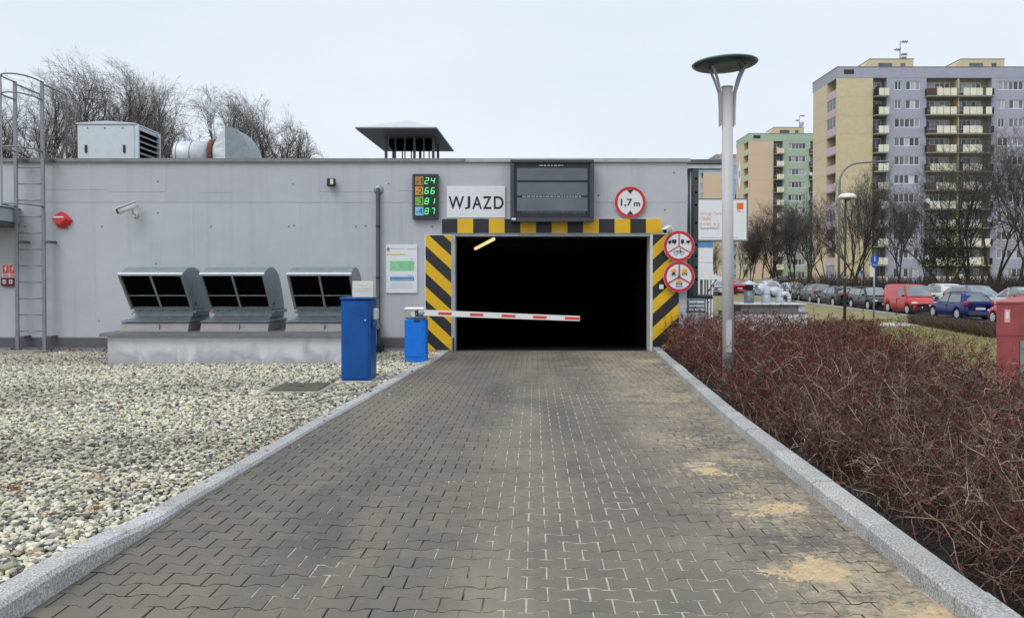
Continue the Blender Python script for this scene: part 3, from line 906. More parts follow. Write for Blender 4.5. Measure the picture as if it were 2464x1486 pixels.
for k in range(6):
    ic = N_.new('GeometryNodeMeshIcoSphere'); ic.inputs['Subdivisions'].default_value = 2; ic.inputs['Radius'].default_value = 1.0
    pos = N_.new('GeometryNodeInputPosition')
    ofs = N_.new('ShaderNodeVectorMath'); ofs.operation = 'ADD'; ofs.inputs[1].default_value = (k * 7.3, k * 3.1, k * 1.7)
    L_.new(pos.outputs[0], ofs.inputs[0])
    nz = N_.new('ShaderNodeTexNoise'); nz.inputs['Scale'].default_value = 0.9; nz.inputs['Detail'].default_value = 1.0
    L_.new(ofs.outputs[0], nz.inputs['Vector'])
    sb = N_.new('ShaderNodeVectorMath'); sb.operation = 'SUBTRACT'; sb.inputs[1].default_value = (.5, .5, .5)
    L_.new(nz.outputs['Color'], sb.inputs[0])
    sc_ = N_.new('ShaderNodeVectorMath'); sc_.operation = 'SCALE'; sc_.inputs['Scale'].default_value = 1.5
    L_.new(sb.outputs[0], sc_.inputs[0])
    spn = N_.new('GeometryNodeSetPosition')
    L_.new(ic.outputs['Mesh'], spn.inputs['Geometry']); L_.new(sc_.outputs[0], spn.inputs['Offset'])
    sm = N_.new('GeometryNodeSetMaterial'); sm.inputs['Material'].default_value = MATS['pebble']
    L_.new(spn.outputs[0], sm.inputs['Geometry'])
    ss = N_.new('GeometryNodeSetShadeSmooth'); L_.new(sm.outputs[0], ss.inputs[0])
    gt = N_.new('GeometryNodeGeometryToInstance'); L_.new(ss.outputs[0], gt.inputs[0])
    L_.new(gt.outputs[0], jn.inputs[0])
L_.new(gi.outputs[0], iop.inputs['Points'])
L_.new(jn.outputs[0], iop.inputs['Instance'])
iop.inputs['Pick Instance'].default_value = True
def nattr(nm, tp):
    a = N_.new('GeometryNodeInputNamedAttribute'); a.data_type = tp; a.inputs['Name'].default_value = nm
    return a.outputs[0]
L_.new(nattr('pick', 'INT'), iop.inputs['Instance Index'])
L_.new(nattr('rot', 'FLOAT_VECTOR'), iop.inputs['Rotation'])
L_.new(nattr('scl', 'FLOAT_VECTOR'), iop.inputs['Scale'])
L_.new(iop.outputs[0], go.inputs[0])
md = peb.modifiers.new('pebble_scatter', 'NODES'); md.node_group = ng

# ---- dead leaves lying on the gravel, along the wall foot and the kerbs
rs = np.random.RandomState(8)
LV, LF, LC = [], [], []
def leaf(x, y, z, s, c):
    a = rs.uniform(0, 6.28); tx, ty = rs.uniform(-.5, .5, 2)
    pts = np.array([(-1, 0, .1), (-.2, .55, -.05), (1, 0, .25), (-.1, -.5, .1)]) * s
    ca, sa = math.cos(a), math.sin(a)
    o = len(LV)
    for p in pts:
        X, Y = p[0] * ca - p[1] * sa, p[0] * sa + p[1] * ca
        LV.append((x + X, y + Y, z + p[2] + tx * X + ty * Y)); LC.append(c)
    LF.append((o, o + 1, o + 2, o + 3))
def leafc(): return np.array([[.20, .055, .022], [.13, .045, .022], [.28, .12, .05], [.09, .045, .03]])[rs.randint(4)] * rs.uniform(.7, 1.2)
for _ in range(150):
    leaf(rs.uniform(-10.9, -7.5), 17.26 - abs(rs.normal(0, .12)), .02 + rs.uniform(0, .05), rs.uniform(.03, .055), leafc())
for _ in range(40): leaf(rs.uniform(-11.5, -10.2), rs.uniform(16.2, 17.2), .02, rs.uniform(.03, .05), leafc())
for _ in range(30): leaf(rs.uniform(-2.4, -1.8), 17.2 - abs(rs.normal(0, .15)), .02, rs.uniform(.025, .045), leafc())
for cx, cy, nn, sp_ in ((-3.55, 5.62, 16, .10), (-4.9, 9.7, 5, .06), (-2.62, 8.9, 4, .05), (-2.75, 5.0, 5, .12), (-5.2, 8.0, 3, .3)):
    for _ in range(nn):
        yy = cy + rs.normal(0, sp_)
        leaf(cx + rs.normal(0, sp_), yy, float(gravel_z(yy)) + .018, rs.uniform(.022, .04), leafc())
for _ in range(45):
    yy = rs.uniform(4, 16.5); leaf(float(rk(yy)) + .19 + abs(rs.normal(0, .1)), yy, .05, rs.uniform(.02, .035), leafc())
tag(np_obj('fallen_leaves', np_mesh('fallen_leaves', np.array(LV), np.array(LF), 'leaf_attr', np.array(LC), smooth=False)),
    'reddish brown dead leaves on the gravel and at the wall foot', kind='stuff')

# ---- planting bed with the barberry thicket on the right
bed = [(.15, 1.2), (.15, 17.2)]
def bed_right(y): return np.interp(y, [1, 3, 6, 8.1, 9.3, 12.6, 15.4, 16.8, 17.6], [6.0, 5.6, 5.3, 5.2, 5.64, 6.3, 6.8, 6.3, 6.1])
m = M()
bys = [1.2, 4, 6, 8, 10, 12, 14, 16, 17.2]
for yy in bys: m.v += [(float(rk(yy)) + .148, yy, .035), (float(bed_right(yy)) + .15, yy, .0)]
for i in range(len(bys) - 1): m.f.append((2 * i, 2 * i + 1, 2 * i + 3, 2 * i + 2)); m.sm.append(True)
tag(m.build('planting_bed', 'soil'), kind='structure')
m = M().box(X_END + .02, 6.4, 17.2, 19.4, -.3, -.01)
tag(m.build('bed_rear', 'soil'), kind='structure')

rs = np.random.RandomState(23)
def bush_top(x, y):
    e = x - rk(y) - .15; e2 = bed_right(y) - x
    h = np.interp(y, [2, 8, 12, 15, 17.3], [.76, .80, .90, .94, 1.02]) + .30 * (vnoise(x, y, 1.1, 41) - .5) + .22 * (vnoise(x, y, 3.2, 42) - .5)
    return h * (.58 + .42 * sstep(-.10, .40, e)) * (.70 + .30 * sstep(-.1, .3, e2))
def bush_points(n, wn, wf):
    y = rs.uniform(0, 1, n); y = 2.2 + (17.3 - 2.2) * y ** 1.15
    x0, x1 = rk(y) + .17, bed_right(y)
    x = x0 + (x1 - x0) * rs.rand(n)
    ok = x < .66 * y + 1.2
    return x[ok], y[ok]
parts_V, parts_F, parts_C, off = [], [], [], 0
def put(V, F, C):
    global off
    parts_V.append(V); parts_F.append(F + off); parts_C.append(C); off += len(V)
pal_tw = np.array([[.042, .026, .020], [.078, .043, .034], [.135, .074, .058], [.205, .128, .098], [.30, .212, .165], [.44, .345, .275], [.150, .032, .038]])
def tw_col(n, p): return pal_tw[rs.choice(len(pal_tw), n, p=np.array(p) / sum(p))] * rs.uniform(.75, 1.25, (n, 1))
def sprout(P0, T0, n, lo, spread, upw):
    """n start points on parent polylines P0 (N, K, 3) beyond fraction lo, with forked directions"""
    N, K, _ = P0.shape
    who = rs.randint(0, N, n); f = (lo + (1 - lo) * rs.rand(n)) * (K - 1); i0 = np.minimum(f.astype(int), K - 2); fr = (f - i0)[:, None]
    p = P0[who, i0] * (1 - fr) + P0[who, i0 + 1] * fr
    t = P0[who, i0 + 1] - P0[who, i0]; t /= np.linalg.norm(t, axis=1, keepdims=True) + 1e-9
    d = t + rs.normal(0, spread, (n, 3)); d[:, 2] += upw
    return p, d, who
def axis_of(V, N, K): return V.reshape(N, K, 3, 3).mean(2)
# woody canes fork from the soil, twigs fork from the canes, short spurs from the twigs
x, y = bush_points(6200, 1, 1); n = len(x); H = bush_top(x, y)
d = np.stack([rs.normal(0, .75, n), rs.normal(0, .75, n), rs.uniform(.5, 1.0, n)], -1)
in_ = sstep(.55, .0, x - rk(y) - .15); d[:, 0] = d[:, 0] * (1 - in_) + np.abs(d[:, 0]) * in_ * .6
V, F_, sid = strands(rs, np.stack([x, y, np.full(n, .02)], -1), d, H * rs.uniform(.75, 1.15, n), 7, .26, rs.uniform(.0028, .0060, n), .0016, .015)
put(V, F_, tw_col(n, [2.5, 3, 3, 2.5, 1.2, .45, .4])[sid])
C1 = axis_of(V, n, 7); yc1 = y
p, d, who = sprout(C1, None, 40000, .30, .80, .0); d[:, 2] *= .65
kp = (p[:, 0] + d[:, 0] * .10 > rk(p[:, 1]) + .17) & (p[:, 2] < bush_top(p[:, 0], p[:, 1]) * 1.12); p, d = p[kp], d[kp]; n = len(p); yy = p[:, 1]
L = rs.uniform(.06, .19, n)
V, F_, sid = strands(rs, p, d, L, 4, .28, rs.uniform(.0016, .0032, n) * (1 + .05 * yy), .0010 * (1 + .05 * yy), .0)
tan = sstep(11, 4, yy)[:, None]
cA, cB = tw_col(n, [2.6, 3.6, 3.4, 2.6, 1.1, .5, 2.8]), tw_col(n, [2.6, 3, 3.0, 3.4, 2.4, 1.3, 1.0])
cT = np.where(rs.rand(n, 1) < tan, cB, cA)
put(V, F_, cT[sid])
C2 = axis_of(V, n, 4)
p, d, who2 = sprout(C2, None, 50000, .15, .9, .08); n = len(p); yy = p[:, 1]
V, F_, sid = strands(rs, p, d, rs.uniform(.025, .085, n), 2, .1, .0013 * (1 + .06 * yy), .0008 * (1 + .06 * yy))
put(V, F_, (cT[who2] * rs.uniform(.9, 1.35, (n, 1)))[sid])
C3 = axis_of(V, n, 2)
# a few long shoots above the rest
x, y = bush_points(260, 1, 1); n = len(x); H = bush_top(x, y)
d = np.stack([rs.normal(0, .8, n), rs.normal(0, .8, n), rs.uniform(.35, 1.0, n)], -1)
V, F_, sid = strands(rs, np.stack([x, y, H * .7], -1), d, rs.uniform(.15, .34, n), 6, .20, rs.uniform(.0024, .0040, n), .0014, .03)
put(V, F_, tw_col(n, [0, 0, 1, 3, 4, 3, 0])[sid])
bV, bF, bC = np.concatenate(parts_V), np.concatenate(parts_F), np.concatenate(parts_C)
free = bV[:, 0] > rk(bV[:, 1]) + .135                       # nothing hangs over the kerb
bF = bF[free[bF].all(1)]
tag(np_obj('barberry_twigs', np_mesh('barberry_twigs', bV, bF, 'twig_attr', bC)),
    'tangle of bare brown and wine red barberry twigs right of the driveway', kind='stuff')
# last red leaves and berries hanging in clusters on the spurs
ends = C3[:, 1]; ends = ends[ends[:, 0] > rk(ends[:, 1]) + .15]
dr = sstep(.47, .64, vnoise(ends[:, 0], ends[:, 1], .9, 51)) * 1.0 + .10 + .5 * sstep(8.5, 15, ends[:, 1])
ends = ends[(rs.rand(len(ends)) < dr) & (ends[:, 2] > .18)]
c = np.repeat(ends, 2, 0) + rs.normal(0, .012, (2 * len(ends), 3)); n = len(c)
s = rs.uniform(.0045, .0105, n) * (1 + .085 * c[:, 1])
u = rs.normal(0, 1, (n, 3)); u /= np.linalg.norm(u, axis=1, keepdims=True)
w = np.cross(u, rs.normal(0, 1, (n, 3))); w /= np.linalg.norm(w, axis=1, keepdims=True)
V = np.stack([c - u * s[:, None], c + w * s[:, None] * .5, c + u * s[:, None], c - w * s[:, None] * .5], 1).reshape(-1, 3)
pl = np.array([[.23, .012, .022], [.14, .016, .020], [.33, .020, .032], [.10, .024, .022], [.19, .06, .042]])
C = np.repeat(pl[rs.choice(5, n, p=[.3, .3, .1, .2, .1])] * rs.uniform(.7, 1.2, (n, 1)), 4, 0)
tag(np_obj('barberry_leaves', np_mesh('barberry_leaves', V, np.arange(4 * n).reshape(n, 4), 'leaf_attr', C, smooth=False)),
    'small wine red barberry leaves and berries on the thicket', kind='stuff')

# ---- grass blades on the lawn beyond the bed
n = 90000
y = 5 + (44 - 5) * rs.rand(n) ** .75
x = bed_right(np.minimum(y, 17.6)) + .1 + rs.rand(n) * 19
ok = (x < .66 * y + 2.0) & (x < 23.4) & ~((x < 6.4) & (y < 19.4)) & ~((y > 37.4) & (y < 41.1) & (x > 16.7) & (x < 20.6))
x, y = x[ok], y[ok]; n = len(x)
zz = np.interp(y, [-50, 16.0, 20, 28, 40, 46], [-.06, -.06, -.16, -.48, -.60, -.54])
hh = rs.uniform(.035, .10, n) * (.6 + .8 * vnoise(x, y, .7, 61)); ww = rs.uniform(.004, .008, n) * (1 + .06 * y)
a = rs.uniform(0, 6.28, n); lean = rs.normal(0, .5, (n, 2)) * hh[:, None]
V = np.zeros((n, 3, 3))
V[:, 0] = np.stack([x - np.cos(a) * ww, y - np.sin(a) * ww, zz - .005], -1)
V[:, 1] = np.stack([x + np.cos(a) * ww, y + np.sin(a) * ww, zz - .005], -1)
V[:, 2] = np.stack([x + lean[:, 0], y + lean[:, 1], zz + hh], -1)
pl = np.array([[.22, .205, .072], [.31, .275, .12], [.40, .345, .19], [.16, .175, .055], [.52, .44, .28]])
t = vnoise(x, y, .5, 62)
C = pl[np.clip((t * 4.2 + rs.normal(0, .9, n) - .3).astype(int), 0, 4)] * rs.uniform(.8, 1.2, (n, 1))
tag(np_obj('grass', np_mesh('grass', V.reshape(-1, 3), np.arange(3 * n).reshape(n, 3), 'grass_attr', np.repeat(C, 3, 0), smooth=False)),
    'short yellowish winter grass beyond the barberry bed', kind='stuff')

# ---- street, path
m = M()
sy = [24, 28, 34, 40, 46, 70, 100, 135]
for yy in sy: m.v += [(23.55, yy, terrain(yy) + .012), (37.0, yy, terrain(yy) + .012)]
for i in range(len(sy) - 1): m.f.append((2 * i, 2 * i + 1, 2 * i + 3, 2 * i + 2)); m.sm.append(True)
tag(m.build('street', 'asphalt'), kind='structure')
root = bpy.data.objects.new('street_kerb', None); COL.objects.link(root); ORG[root.name] = (0, 0, 0); tag(root, kind='structure')
for k in range(46):
    y0 = 30 + k * 2.0
    z0, z1 = terrain(y0), terrain(y0 + 1.98)
    m = M(); m.add([(23.35, y0, z0 - .1), (23.50, y0, z0 - .1), (23.50, y0, z0 + .11), (23.35, y0, z0 + .11), (23.35, y0 + 1.98, z1 - .1), (23.50, y0 + 1.98, z1 - .1), (23.50, y0 + 1.98, z1 + .11), (23.35, y0 + 1.98, z1 + .11)],
              [(0, 1, 2, 3), (7, 6, 5, 4), (3, 2, 6, 7), (0, 3, 7, 4), (1, 5, 6, 2)])
    m.build('kerb_stone', 'granite', root)
m = M(); m.add([(16.8, 37.6, terrain(37.6) + .03), (20.4, 37.6, terrain(37.6) + .03), (20.4, 41, terrain(41) + .03), (16.8, 41, terrain(41) + .03)], [(0, 1, 2, 3)])
tag(m.build('path', 'concrete_path'), kind='structure')
# ------------------------------------------------------------------ the garage building
OL, OR_, OT = P(1094, 700, YW).x, P(1566, 700, YW).x, P(1300, 565, YW).z      # opening
ZT = P(800, 384, YW).z                                                           # wall top under the cap
ZG = P(800, 487, YW).z                                                           # long horizontal joint
gar = thing('garage_building', 'long low grey concrete garage with a wide dark vehicle entrance', 'building', (-6.0, YW, 0))
cols = [-22.0, -18.2, -14.6, -11.85, -8.98, -6.86, -4.55, -2.37]
TH = .16
def panel(x0, x1, z0, z1, jit=0.0):
    M().box(x0 + .0008, x1 - .0008, YW + jit * .5, YW + TH, z0 + .003, z1 - .003).build('wall_panel', 'garage_paint', gar)
jr = random.Random(4)
for i in range(len(cols) - 1):
    panel(cols[i], cols[i + 1], -.35, ZG, jr.uniform(0, .003))
panel(cols[-1], OL, -.35, ZG)
panel(OL, .95, OT, ZG, .002); panel(.95, OR_, OT, ZG)
panel(OR_, X_END, -.35, ZG)
ucols = [-22.0, -17.0, -13.2, -10.3, -7.45, -3.95, -.2, 2.05, X_END]
for i in range(len(ucols) - 1):
    panel(ucols[i], ucols[i + 1], ZG, ZT, jr.uniform(0, .003))
bk = M()
bk.box(-22, OL - .01, YW + TH + .002, YW + .42, -.35, ZT); bk.box(OR_ + .01, X_END - .01, YW + TH + .002, YW + .42, -.35, ZT)
bk.box(OL - .01, OR_ + .01, YW + TH + .002, YW + .42, OT + .01, ZT)
bk.build('wall_core', 'groove', gar)
M().box(X_END - .30, X_END - .004, YW + .424, 46, -.6, ZT - .002).build('side_wall', 'garage_paint', gar)
M().box(-22, -21.7, YW + .424, 46, -.6, ZT - .002).build('side_wall', 'garage_paint', gar)
M().box(-21.69, X_END - .31, 45.7, 46, -.6, ZT - .002).build('rear_wall', 'garage_paint', gar)
M().box(-21.69, X_END - .31, YW + .43, 45.69, ZT - .25, ZT - .06).build('roof', 'roof_gravel', gar)
# cap flashing in lengths
zc = ZT
xs = [-22.05, -19, -16, -13, -10, -7, -4, -1, 2.0, X_END + .06]
for i in range(len(xs) - 1):
    c = M()
    c.prism([(YW - .055, zc - .055), (YW - .05, zc + .022), (YW + .46, zc + .045), (YW + .46, zc + .002), (YW - .03, zc + .002), (YW - .03, zc - .055)], 'x', xs[i] + .002, xs[i + 1] - .002)
    c.build('cap_flashing', 'cap_metal' if xs[i] < -1.5 else 'cap_light', gar)
# metal skirting near the foot of the wall
zs0, zs1 = P(150, 832, YW).z, P(150, 811, YW).z
for x0, x1 in ((-21.9, -16), (-15.99, -11.4), (-11.39, -7.42), (-2.88, -1.95)):
    k = M(); k.prism([(YW - .001, zs1), (YW - .035, zs1 - .02), (YW - .035, zs0 + .02), (YW - .060, zs0 + .012), (YW - .060, zs0), (YW - .001, zs0)], 'x', x0, x1 - .004)
    k.build('skirting', 'skirting_metal', gar)
# hairline second joint, in broken lengths
for pa_, pb_, py_ in ((110, 262, 456), (262, 400, 461), (480, 560, 463), (770, 905, 461), (960, 1000, 459), (1040, 1072, 460)):
    a, b = P(pa_, py_, YW), P(pb_, py_ + 1, YW)
    M().box(a.x, b.x, YW - .0012, YW + .002, a.z - .006, a.z + .002).build('hairline_joint', 'groove', gar)
# formwork tie holes
for px_, py_ in ((162, 549), (380, 512), (375, 634), (707, 542), (857, 545), (880, 543), (508, 545), (695, 545), (1040, 545), (380, 437), (705, 442), (935, 442), (238, 772), (318, 755), (1055, 700), (1440, 470), (1600, 505), (1622, 415), (60, 545), (245, 545)):
    q = P(px_, py_, YW)
    M().lathe([(.018, -.0025), (.012, -.0025), (.008, -.001)], (q.x, YW, q.z), 10, 'y').build('tie_hole', 'groove', gar)
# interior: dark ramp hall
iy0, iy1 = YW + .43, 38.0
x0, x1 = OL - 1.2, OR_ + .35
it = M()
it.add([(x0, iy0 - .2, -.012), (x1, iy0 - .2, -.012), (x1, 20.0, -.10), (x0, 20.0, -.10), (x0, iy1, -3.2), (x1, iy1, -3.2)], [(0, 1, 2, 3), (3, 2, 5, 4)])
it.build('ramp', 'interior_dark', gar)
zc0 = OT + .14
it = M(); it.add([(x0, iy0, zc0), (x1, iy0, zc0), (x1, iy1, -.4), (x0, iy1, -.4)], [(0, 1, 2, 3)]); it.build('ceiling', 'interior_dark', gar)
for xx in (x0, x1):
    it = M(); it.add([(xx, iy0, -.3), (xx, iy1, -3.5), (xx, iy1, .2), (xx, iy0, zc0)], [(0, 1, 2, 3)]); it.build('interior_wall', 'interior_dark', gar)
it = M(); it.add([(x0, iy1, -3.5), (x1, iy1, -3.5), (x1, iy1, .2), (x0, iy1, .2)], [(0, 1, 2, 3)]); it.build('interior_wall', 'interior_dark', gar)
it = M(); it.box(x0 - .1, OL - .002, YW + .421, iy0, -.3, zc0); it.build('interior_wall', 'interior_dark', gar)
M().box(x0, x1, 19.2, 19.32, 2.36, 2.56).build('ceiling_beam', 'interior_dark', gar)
# door frame
fr = M(); fr.cbox(P(1087, 700, YW).x, P(1096, 700, YW).x, YW - .02, YW + .42, 0.0, OT + .02, .006); fr.build('door_frame', 'cap_light', gar)
fr = M(); fr.cbox(P(1564, 700, YW).x, P(1570, 700, YW).x, YW - .02, YW + .42, 0.0, OT + .02, .006); fr.build('door_frame', 'off_white', gar)
fr = M(); fr.cbox(P(1096.5, 700, YW).x, P(1563.5, 700, YW).x, YW - .02, YW + .42, OT - .035, OT + .018, .006); fr.build('door_frame', 'galvanised_dull', gar)
M().box(OL - .02, OR_ + .02, YW + .1, YW + .22, -.02, .004).build('threshold', 'skirting_metal', gar)
lamp = thing('tube_lamp', 'lit yellowish fluorescent tube lamp under the dark garage ceiling', 'lamp', (-.6, 18.6, 2.4))
a, b_ = P(1188, 575, 18.0), P(1144, 598, 19.3)
M().tube([a, b_], .036, 10).build('tube', 'tube_light', lamp)
M().tube([a + Vector((0, 0, .075)), b_ + Vector((0, 0, .075))], .035, 6).build('housing', 'interior_dark', lamp)

# ------------------------------------------------------------------ hazard markings
def rect_d(x0, y0, x1, y1, d):
    a, b = P(x0, y0, d), P(x1, y1, d)
    return a.x, b.x, b.z, a.z                   # x0, x1, z0, z1
yf = YW - .022
x0, x1, z0, z1 = rect_d(1063, 525, 1592, 562, yf)
hz = thing('hazard_band', 'black and yellow block band above the garage entrance', 'marking', ((x0 + x1) / 2, YW, z0))
M().cbox(x0 - .015, x1 + .015, yf, YW - .003, z0, z1, .004).build('backing', 'galvanised_light', hz)
w = (x1 - x0) / 14
for i in range(14):
    M().box(x0 + i * w + .001, x0 + (i + 1) * w - .001, yf - .006, yf - .001, z0 + .012, z1 - .012).build('block', 'hazard_yellow' if i % 2 else 'hazard_black', hz)
def diag(name, label, px0, px1, py0, py1, direction, start):
    x0, x1, z0, z1 = rect_d(px0, py0, px1, py1, yf)
    t = thing(name, label, 'marking', ((x0 + x1) / 2, YW, z0))
    M().cbox(x0 - .03, x1 + .012, yf, YW - .003, z0 - .012, z1 + .008, .004).build('backing', 'galvanised_light', t)
    per, sl = .583, .93 * direction
    k0 = -8
    for k in range(k0, 9):
        for half, mat in ((0, 'hazard_yellow'), (1, 'hazard_black')):
            zb = z1 + start + k * per - half * per / 2
            W = x1 - x0
            quad = [(x0, zb), (x0, zb - per / 2), (x1, zb - per / 2 - sl * W), (x1, zb - sl * W)]
            pl = clip_poly(quad, x0, x1, z0 + .006, z1 - .006)
            if len(pl) >= 3:
                M().prism(pl, 'y', yf - .006, yf - .001).build('stripe', mat, t)
    return t
diag('hazard_stripes', 'diagonal black and yellow striped panel left of the garage entrance', 1024, 1086, 565, 842, 1, .06)
diag('hazard_stripes', 'diagonal black and yellow striped panel right of the garage entrance', 1571, 1633, 563, 834, -1, -.26)
q = P(1094, 830, YW - .03)
M().cbox(q.x - .045, q.x - .012, YW - .05, YW - .031, .01, .30, .004).build('edge_guard', 'hazard_black', gar)

# ------------------------------------------------------------------ signs on the wall
ys_ = YW - .035
x0, x1, z0, z1 = rect_d(1075, 448, 1216, 524, ys_)
s = thing('entry_sign', 'white sign reading WJAZD in thin black capitals above the entrance', 'sign', ((x0 + x1) / 2, YW, z0))
M().cbox(x0, x1, ys_, YW - .003, z0, z1, .004).build('plate', 'sign_white', s)
lx0, lx1, lz0, lz1 = rect_d(1079, 472, 1213, 503, ys_)
bx = [(1079, 1117, 'W'), (1118, 1132, 'J'), (1136, 1160, 'A'), (1162, 1183, 'Z'), (1188, 1212, 'D')]
for a, b, ch in bx:
    l0, l1, _, _ = rect_d(a, 472, b, 503, ys_)
    lettering('letter', ch, l0, l1, lz0, lz1, ys_ - .002, 'sign_black', s, .018)

# LED counter
yd = YW - .12
x0, x1, z0, z1 = rect_d(992, 418, 1055, 527, yd)
s = thing('space_counter', 'dark electronic board counting free spaces with green digits beside the WJAZD sign', 'display', ((x0 + x1) / 2, YW, z0))
M().cbox(x0, x1, yd, YW - .003, z0, z1, .012).build('case', 'display_frame', s)
M().box(x0 + .035, x1 - .035, yd - .003, yd - .0005, z0 + .035, z1 - .035).build('face', 'display_inner', s)
SEG = {'0': 'abcdef', '1': 'bc', '2': 'abged', '3': 'abgcd', '4': 'fgbc', '5': 'afgcd', '6': 'afgedc', '7': 'abc', '8': 'abcdefg', '9': 'abcfgd'}
def seven(ch, cx, cz, w, h, y, parent):
    t = w * .20; sh = .16
    m = M()
    def bar(xa, za, xb, zb, wd):
        d = Vector((xb - xa, zb - za)); L = d.length; d /= L; nrm = Vector((-d.y, d.x)) * wd / 2
        pts = [(xa, za), (xa + d.x * wd / 2 + nrm.x, za + d.y * wd / 2 + nrm.y), (xb - d.x * wd / 2 + nrm.x, zb - d.y * wd / 2 + nrm.y), (xb, zb), (xb - d.x * wd / 2 - nrm.x, zb - d.y * wd / 2 - nrm.y), (xa + d.x * wd / 2 - nrm.x, za + d.y * wd / 2 - nrm.y)]
        m.prism([(cx + p[0] + p[1] * sh, cz + p[1]) for p in pts], 'y', y - .004, y)
    X, Z = w / 2, h / 2
    co = {'a': (-X, Z, X, Z), 'b': (X, Z, X, 0), 'c': (X, 0, X, -Z), 'd': (-X, -Z, X, -Z), 'e': (-X, -Z, -X, 0), 'f': (-X, 0, -X, Z), 'g': (-X, 0, X, 0)}
    for k in SEG[ch]: bar(*co[k], t)
    m.build('digit', 'led_green', parent)
rows = [('-1', '24', 435, 'led_brown'), ('-2', '66', 459, 'led_orange'), ('-3', '81', 484, 'led_lime'), ('-4', '87', 508, 'led_blue')]
for lab, val, cy, mt in rows:
    a0, a1, c0, c1 = rect_d(999, cy - 10.5, 1019, cy + 10.5, yd)
    pl = M().box(a0, a1, yd - .008, yd - .0035, c0, c1).build('level_plate', mt, s)
    lettering('level_number', lab, a0 + .02, a1 - .02, c0 + .03, c1 - .03, yd - .0095, 'sign_black', s)
    for k, ch in enumerate(val):
        q = P(1027 + k * 14.5, cy, yd)
        seven(ch, q.x, q.z, .068, .122, yd - .004, s)

# big display board
yb = YW - .30
x0, x1, z0, z1 = rect_d(1228, 384, 1429, 534, yb)
s = thing('display_board', 'large switched-off dark grey display board above the garage entrance', 'display', ((x0 + x1) / 2, YW, z0))
M().cbox(x0, x1, yb + .03, YW - .003, z0 + .02, z1, .015).build('case', 'display_frame', s)
for bx_ in ((x0, x1, z1 - .07, z1), (x0, x1, z0, z0 + .085)):
    M().cbox(bx_[0], bx_[1], yb - .02, yb + .028, bx_[2], bx_[3], .012).build('frame_bar', 'display_frame', s)
for xa, xb in ((x0, x0 + .085), (x1 - .085, x1)):
    M().cbox(xa, xb, yb - .019, yb + .027, z0 + .087, z1 - .072, .012).build('frame_bar', 'display_frame', s)
M().box(x0 + .088, x1 - .088, yb + .022, yb + .029, z0 + .088, z1 - .073).build('face', 'display_inner', s)
for pa, pb in ((404, 434), (439, 470), (475, 508)):
    a0, a1, c0, c1 = rect_d(1244, pa, 1414, pb, yb)
    M().cbox(a0, a1, yb + .012, yb + .0215, c0, c1, .004).build('screen', 'display_panel', s)
for py_, pxa, pxb, n in ((398, 1298, 1356, 14), (472.5, 1257, 1400, 26), (511, 1256, 1408, 10)):
    rr = random.Random(int(py_))
    m = M(); X = pxa
    while X < pxb:
        wd = rr.uniform(3, 9)
        a0, a1, c0, c1 = rect_d(X, py_ - 1.1, min(X + wd, pxb), py_ + 1.1, yb + .02)
        m.box(a0, a1, yb + .019, yb + .0215, c0, c1); X += wd + 2.2
    m.build('caption_strip', 'print_grey' if py_ < 500 else 'display_panel', s)
a0, a1, c0, c1 = rect_d(1231, 524, 1241, 529, yb - .02)
M().box(a0, a1, yb - .023, yb - .0205, c0, c1).build('badge', 'sign_white', s)

# round signs
def ring_sign(name, label, cx, cy, rpx, d):
    c = P(cx, cy, d); r = rpx * d / F_PX
    t = thing(name, label, 'sign', (c.x, d, c.z))
    m = M(); n = 48
    m.prism(circle2(c.x, c.z, r, n), 'y', d, d + .006); m.build('plate', 'sign_white', t)
    m = M(); ro, ri = r * .985, r * .80
    vs = [(x, d - .003, z) for x, z in circle2(c.x, c.z, ro, n)] + [(x, d - .003, z) for x, z in circle2(c.x, c.z, ri, n)]
    m.add(vs, [(i, (i + 1) % n, n + (i + 1) % n, n + i) for i in range(n)])
    m.build('red_ring', 'sign_red', t)
    return t, c, r
dd = YW - .05
t, c, r = ring_sign('height_limit_sign', 'round white sign with red ring limiting the height to 1,7 m', 1516.5, 486.5, 38, dd)
lettering('lettering', '1,7', c.x - r * .60, c.x + r * .12, c.z - r * .30, c.z + r * .22, dd - .003, 'sign_black', t, .02)
lettering('lettering', 'm', c.x + r * .24, c.x + r * .62, c.z - r * .26, c.z - r * .0, dd - .003, 'sign_black', t, .03)
M().prism([(c.x - r * .2, c.z + r * .78), (c.x + r * .2, c.z + r * .78), (c.x, c.z + r * .52)], 'y', dd - .005, dd - .002).build('arrow_mark', 'sign_black', t)
M().prism([(c.x - r * .2, c.z - r * .78), (c.x, c.z - r * .52), (c.x + r * .2, c.z - r * .78)], 'y', dd - .005, dd - .002).build('arrow_mark', 'sign_black', t)
d2 = YW - .16
def spokes(t, c, r):
    m = M()
    for a in (90, 210, 330):
        a = R(a); dx, dz = math.cos(a), math.sin(a); nx, nz = -dz * r * .035, dx * r * .035
        m.prism([(c.x + nx, c.z + nz), (c.x - nx, c.z - nz), (c.x + dx * r * .82 - nx, c.z + dz * r * .82 - nz), (c.x + dx * r * .82 + nx, c.z + dz * r * .82 + nz)], 'y', d2 - .0055, d2 - .0025)
    m.build('divider', 'sign_red', t)
    M().box(c.x - .03, c.x + .03, d2 + .007, YW - .026, c.z - .05, c.z + .05).build('bracket', 'galvanised_dull', t)
def pic(t, c, r, name, mat, polys, dy=0.0):
    m = M()
    for pl in polys: m.prism([(c.x + x * r, c.z + z * r) for x, z in pl], 'y', d2 - .006 - dy, d2 - .003 - dy)
    m.build(name, mat, t)
def rc(x0, z0, x1, z1): return [(x0, z0), (x1, z0), (x1, z1), (x0, z1)]
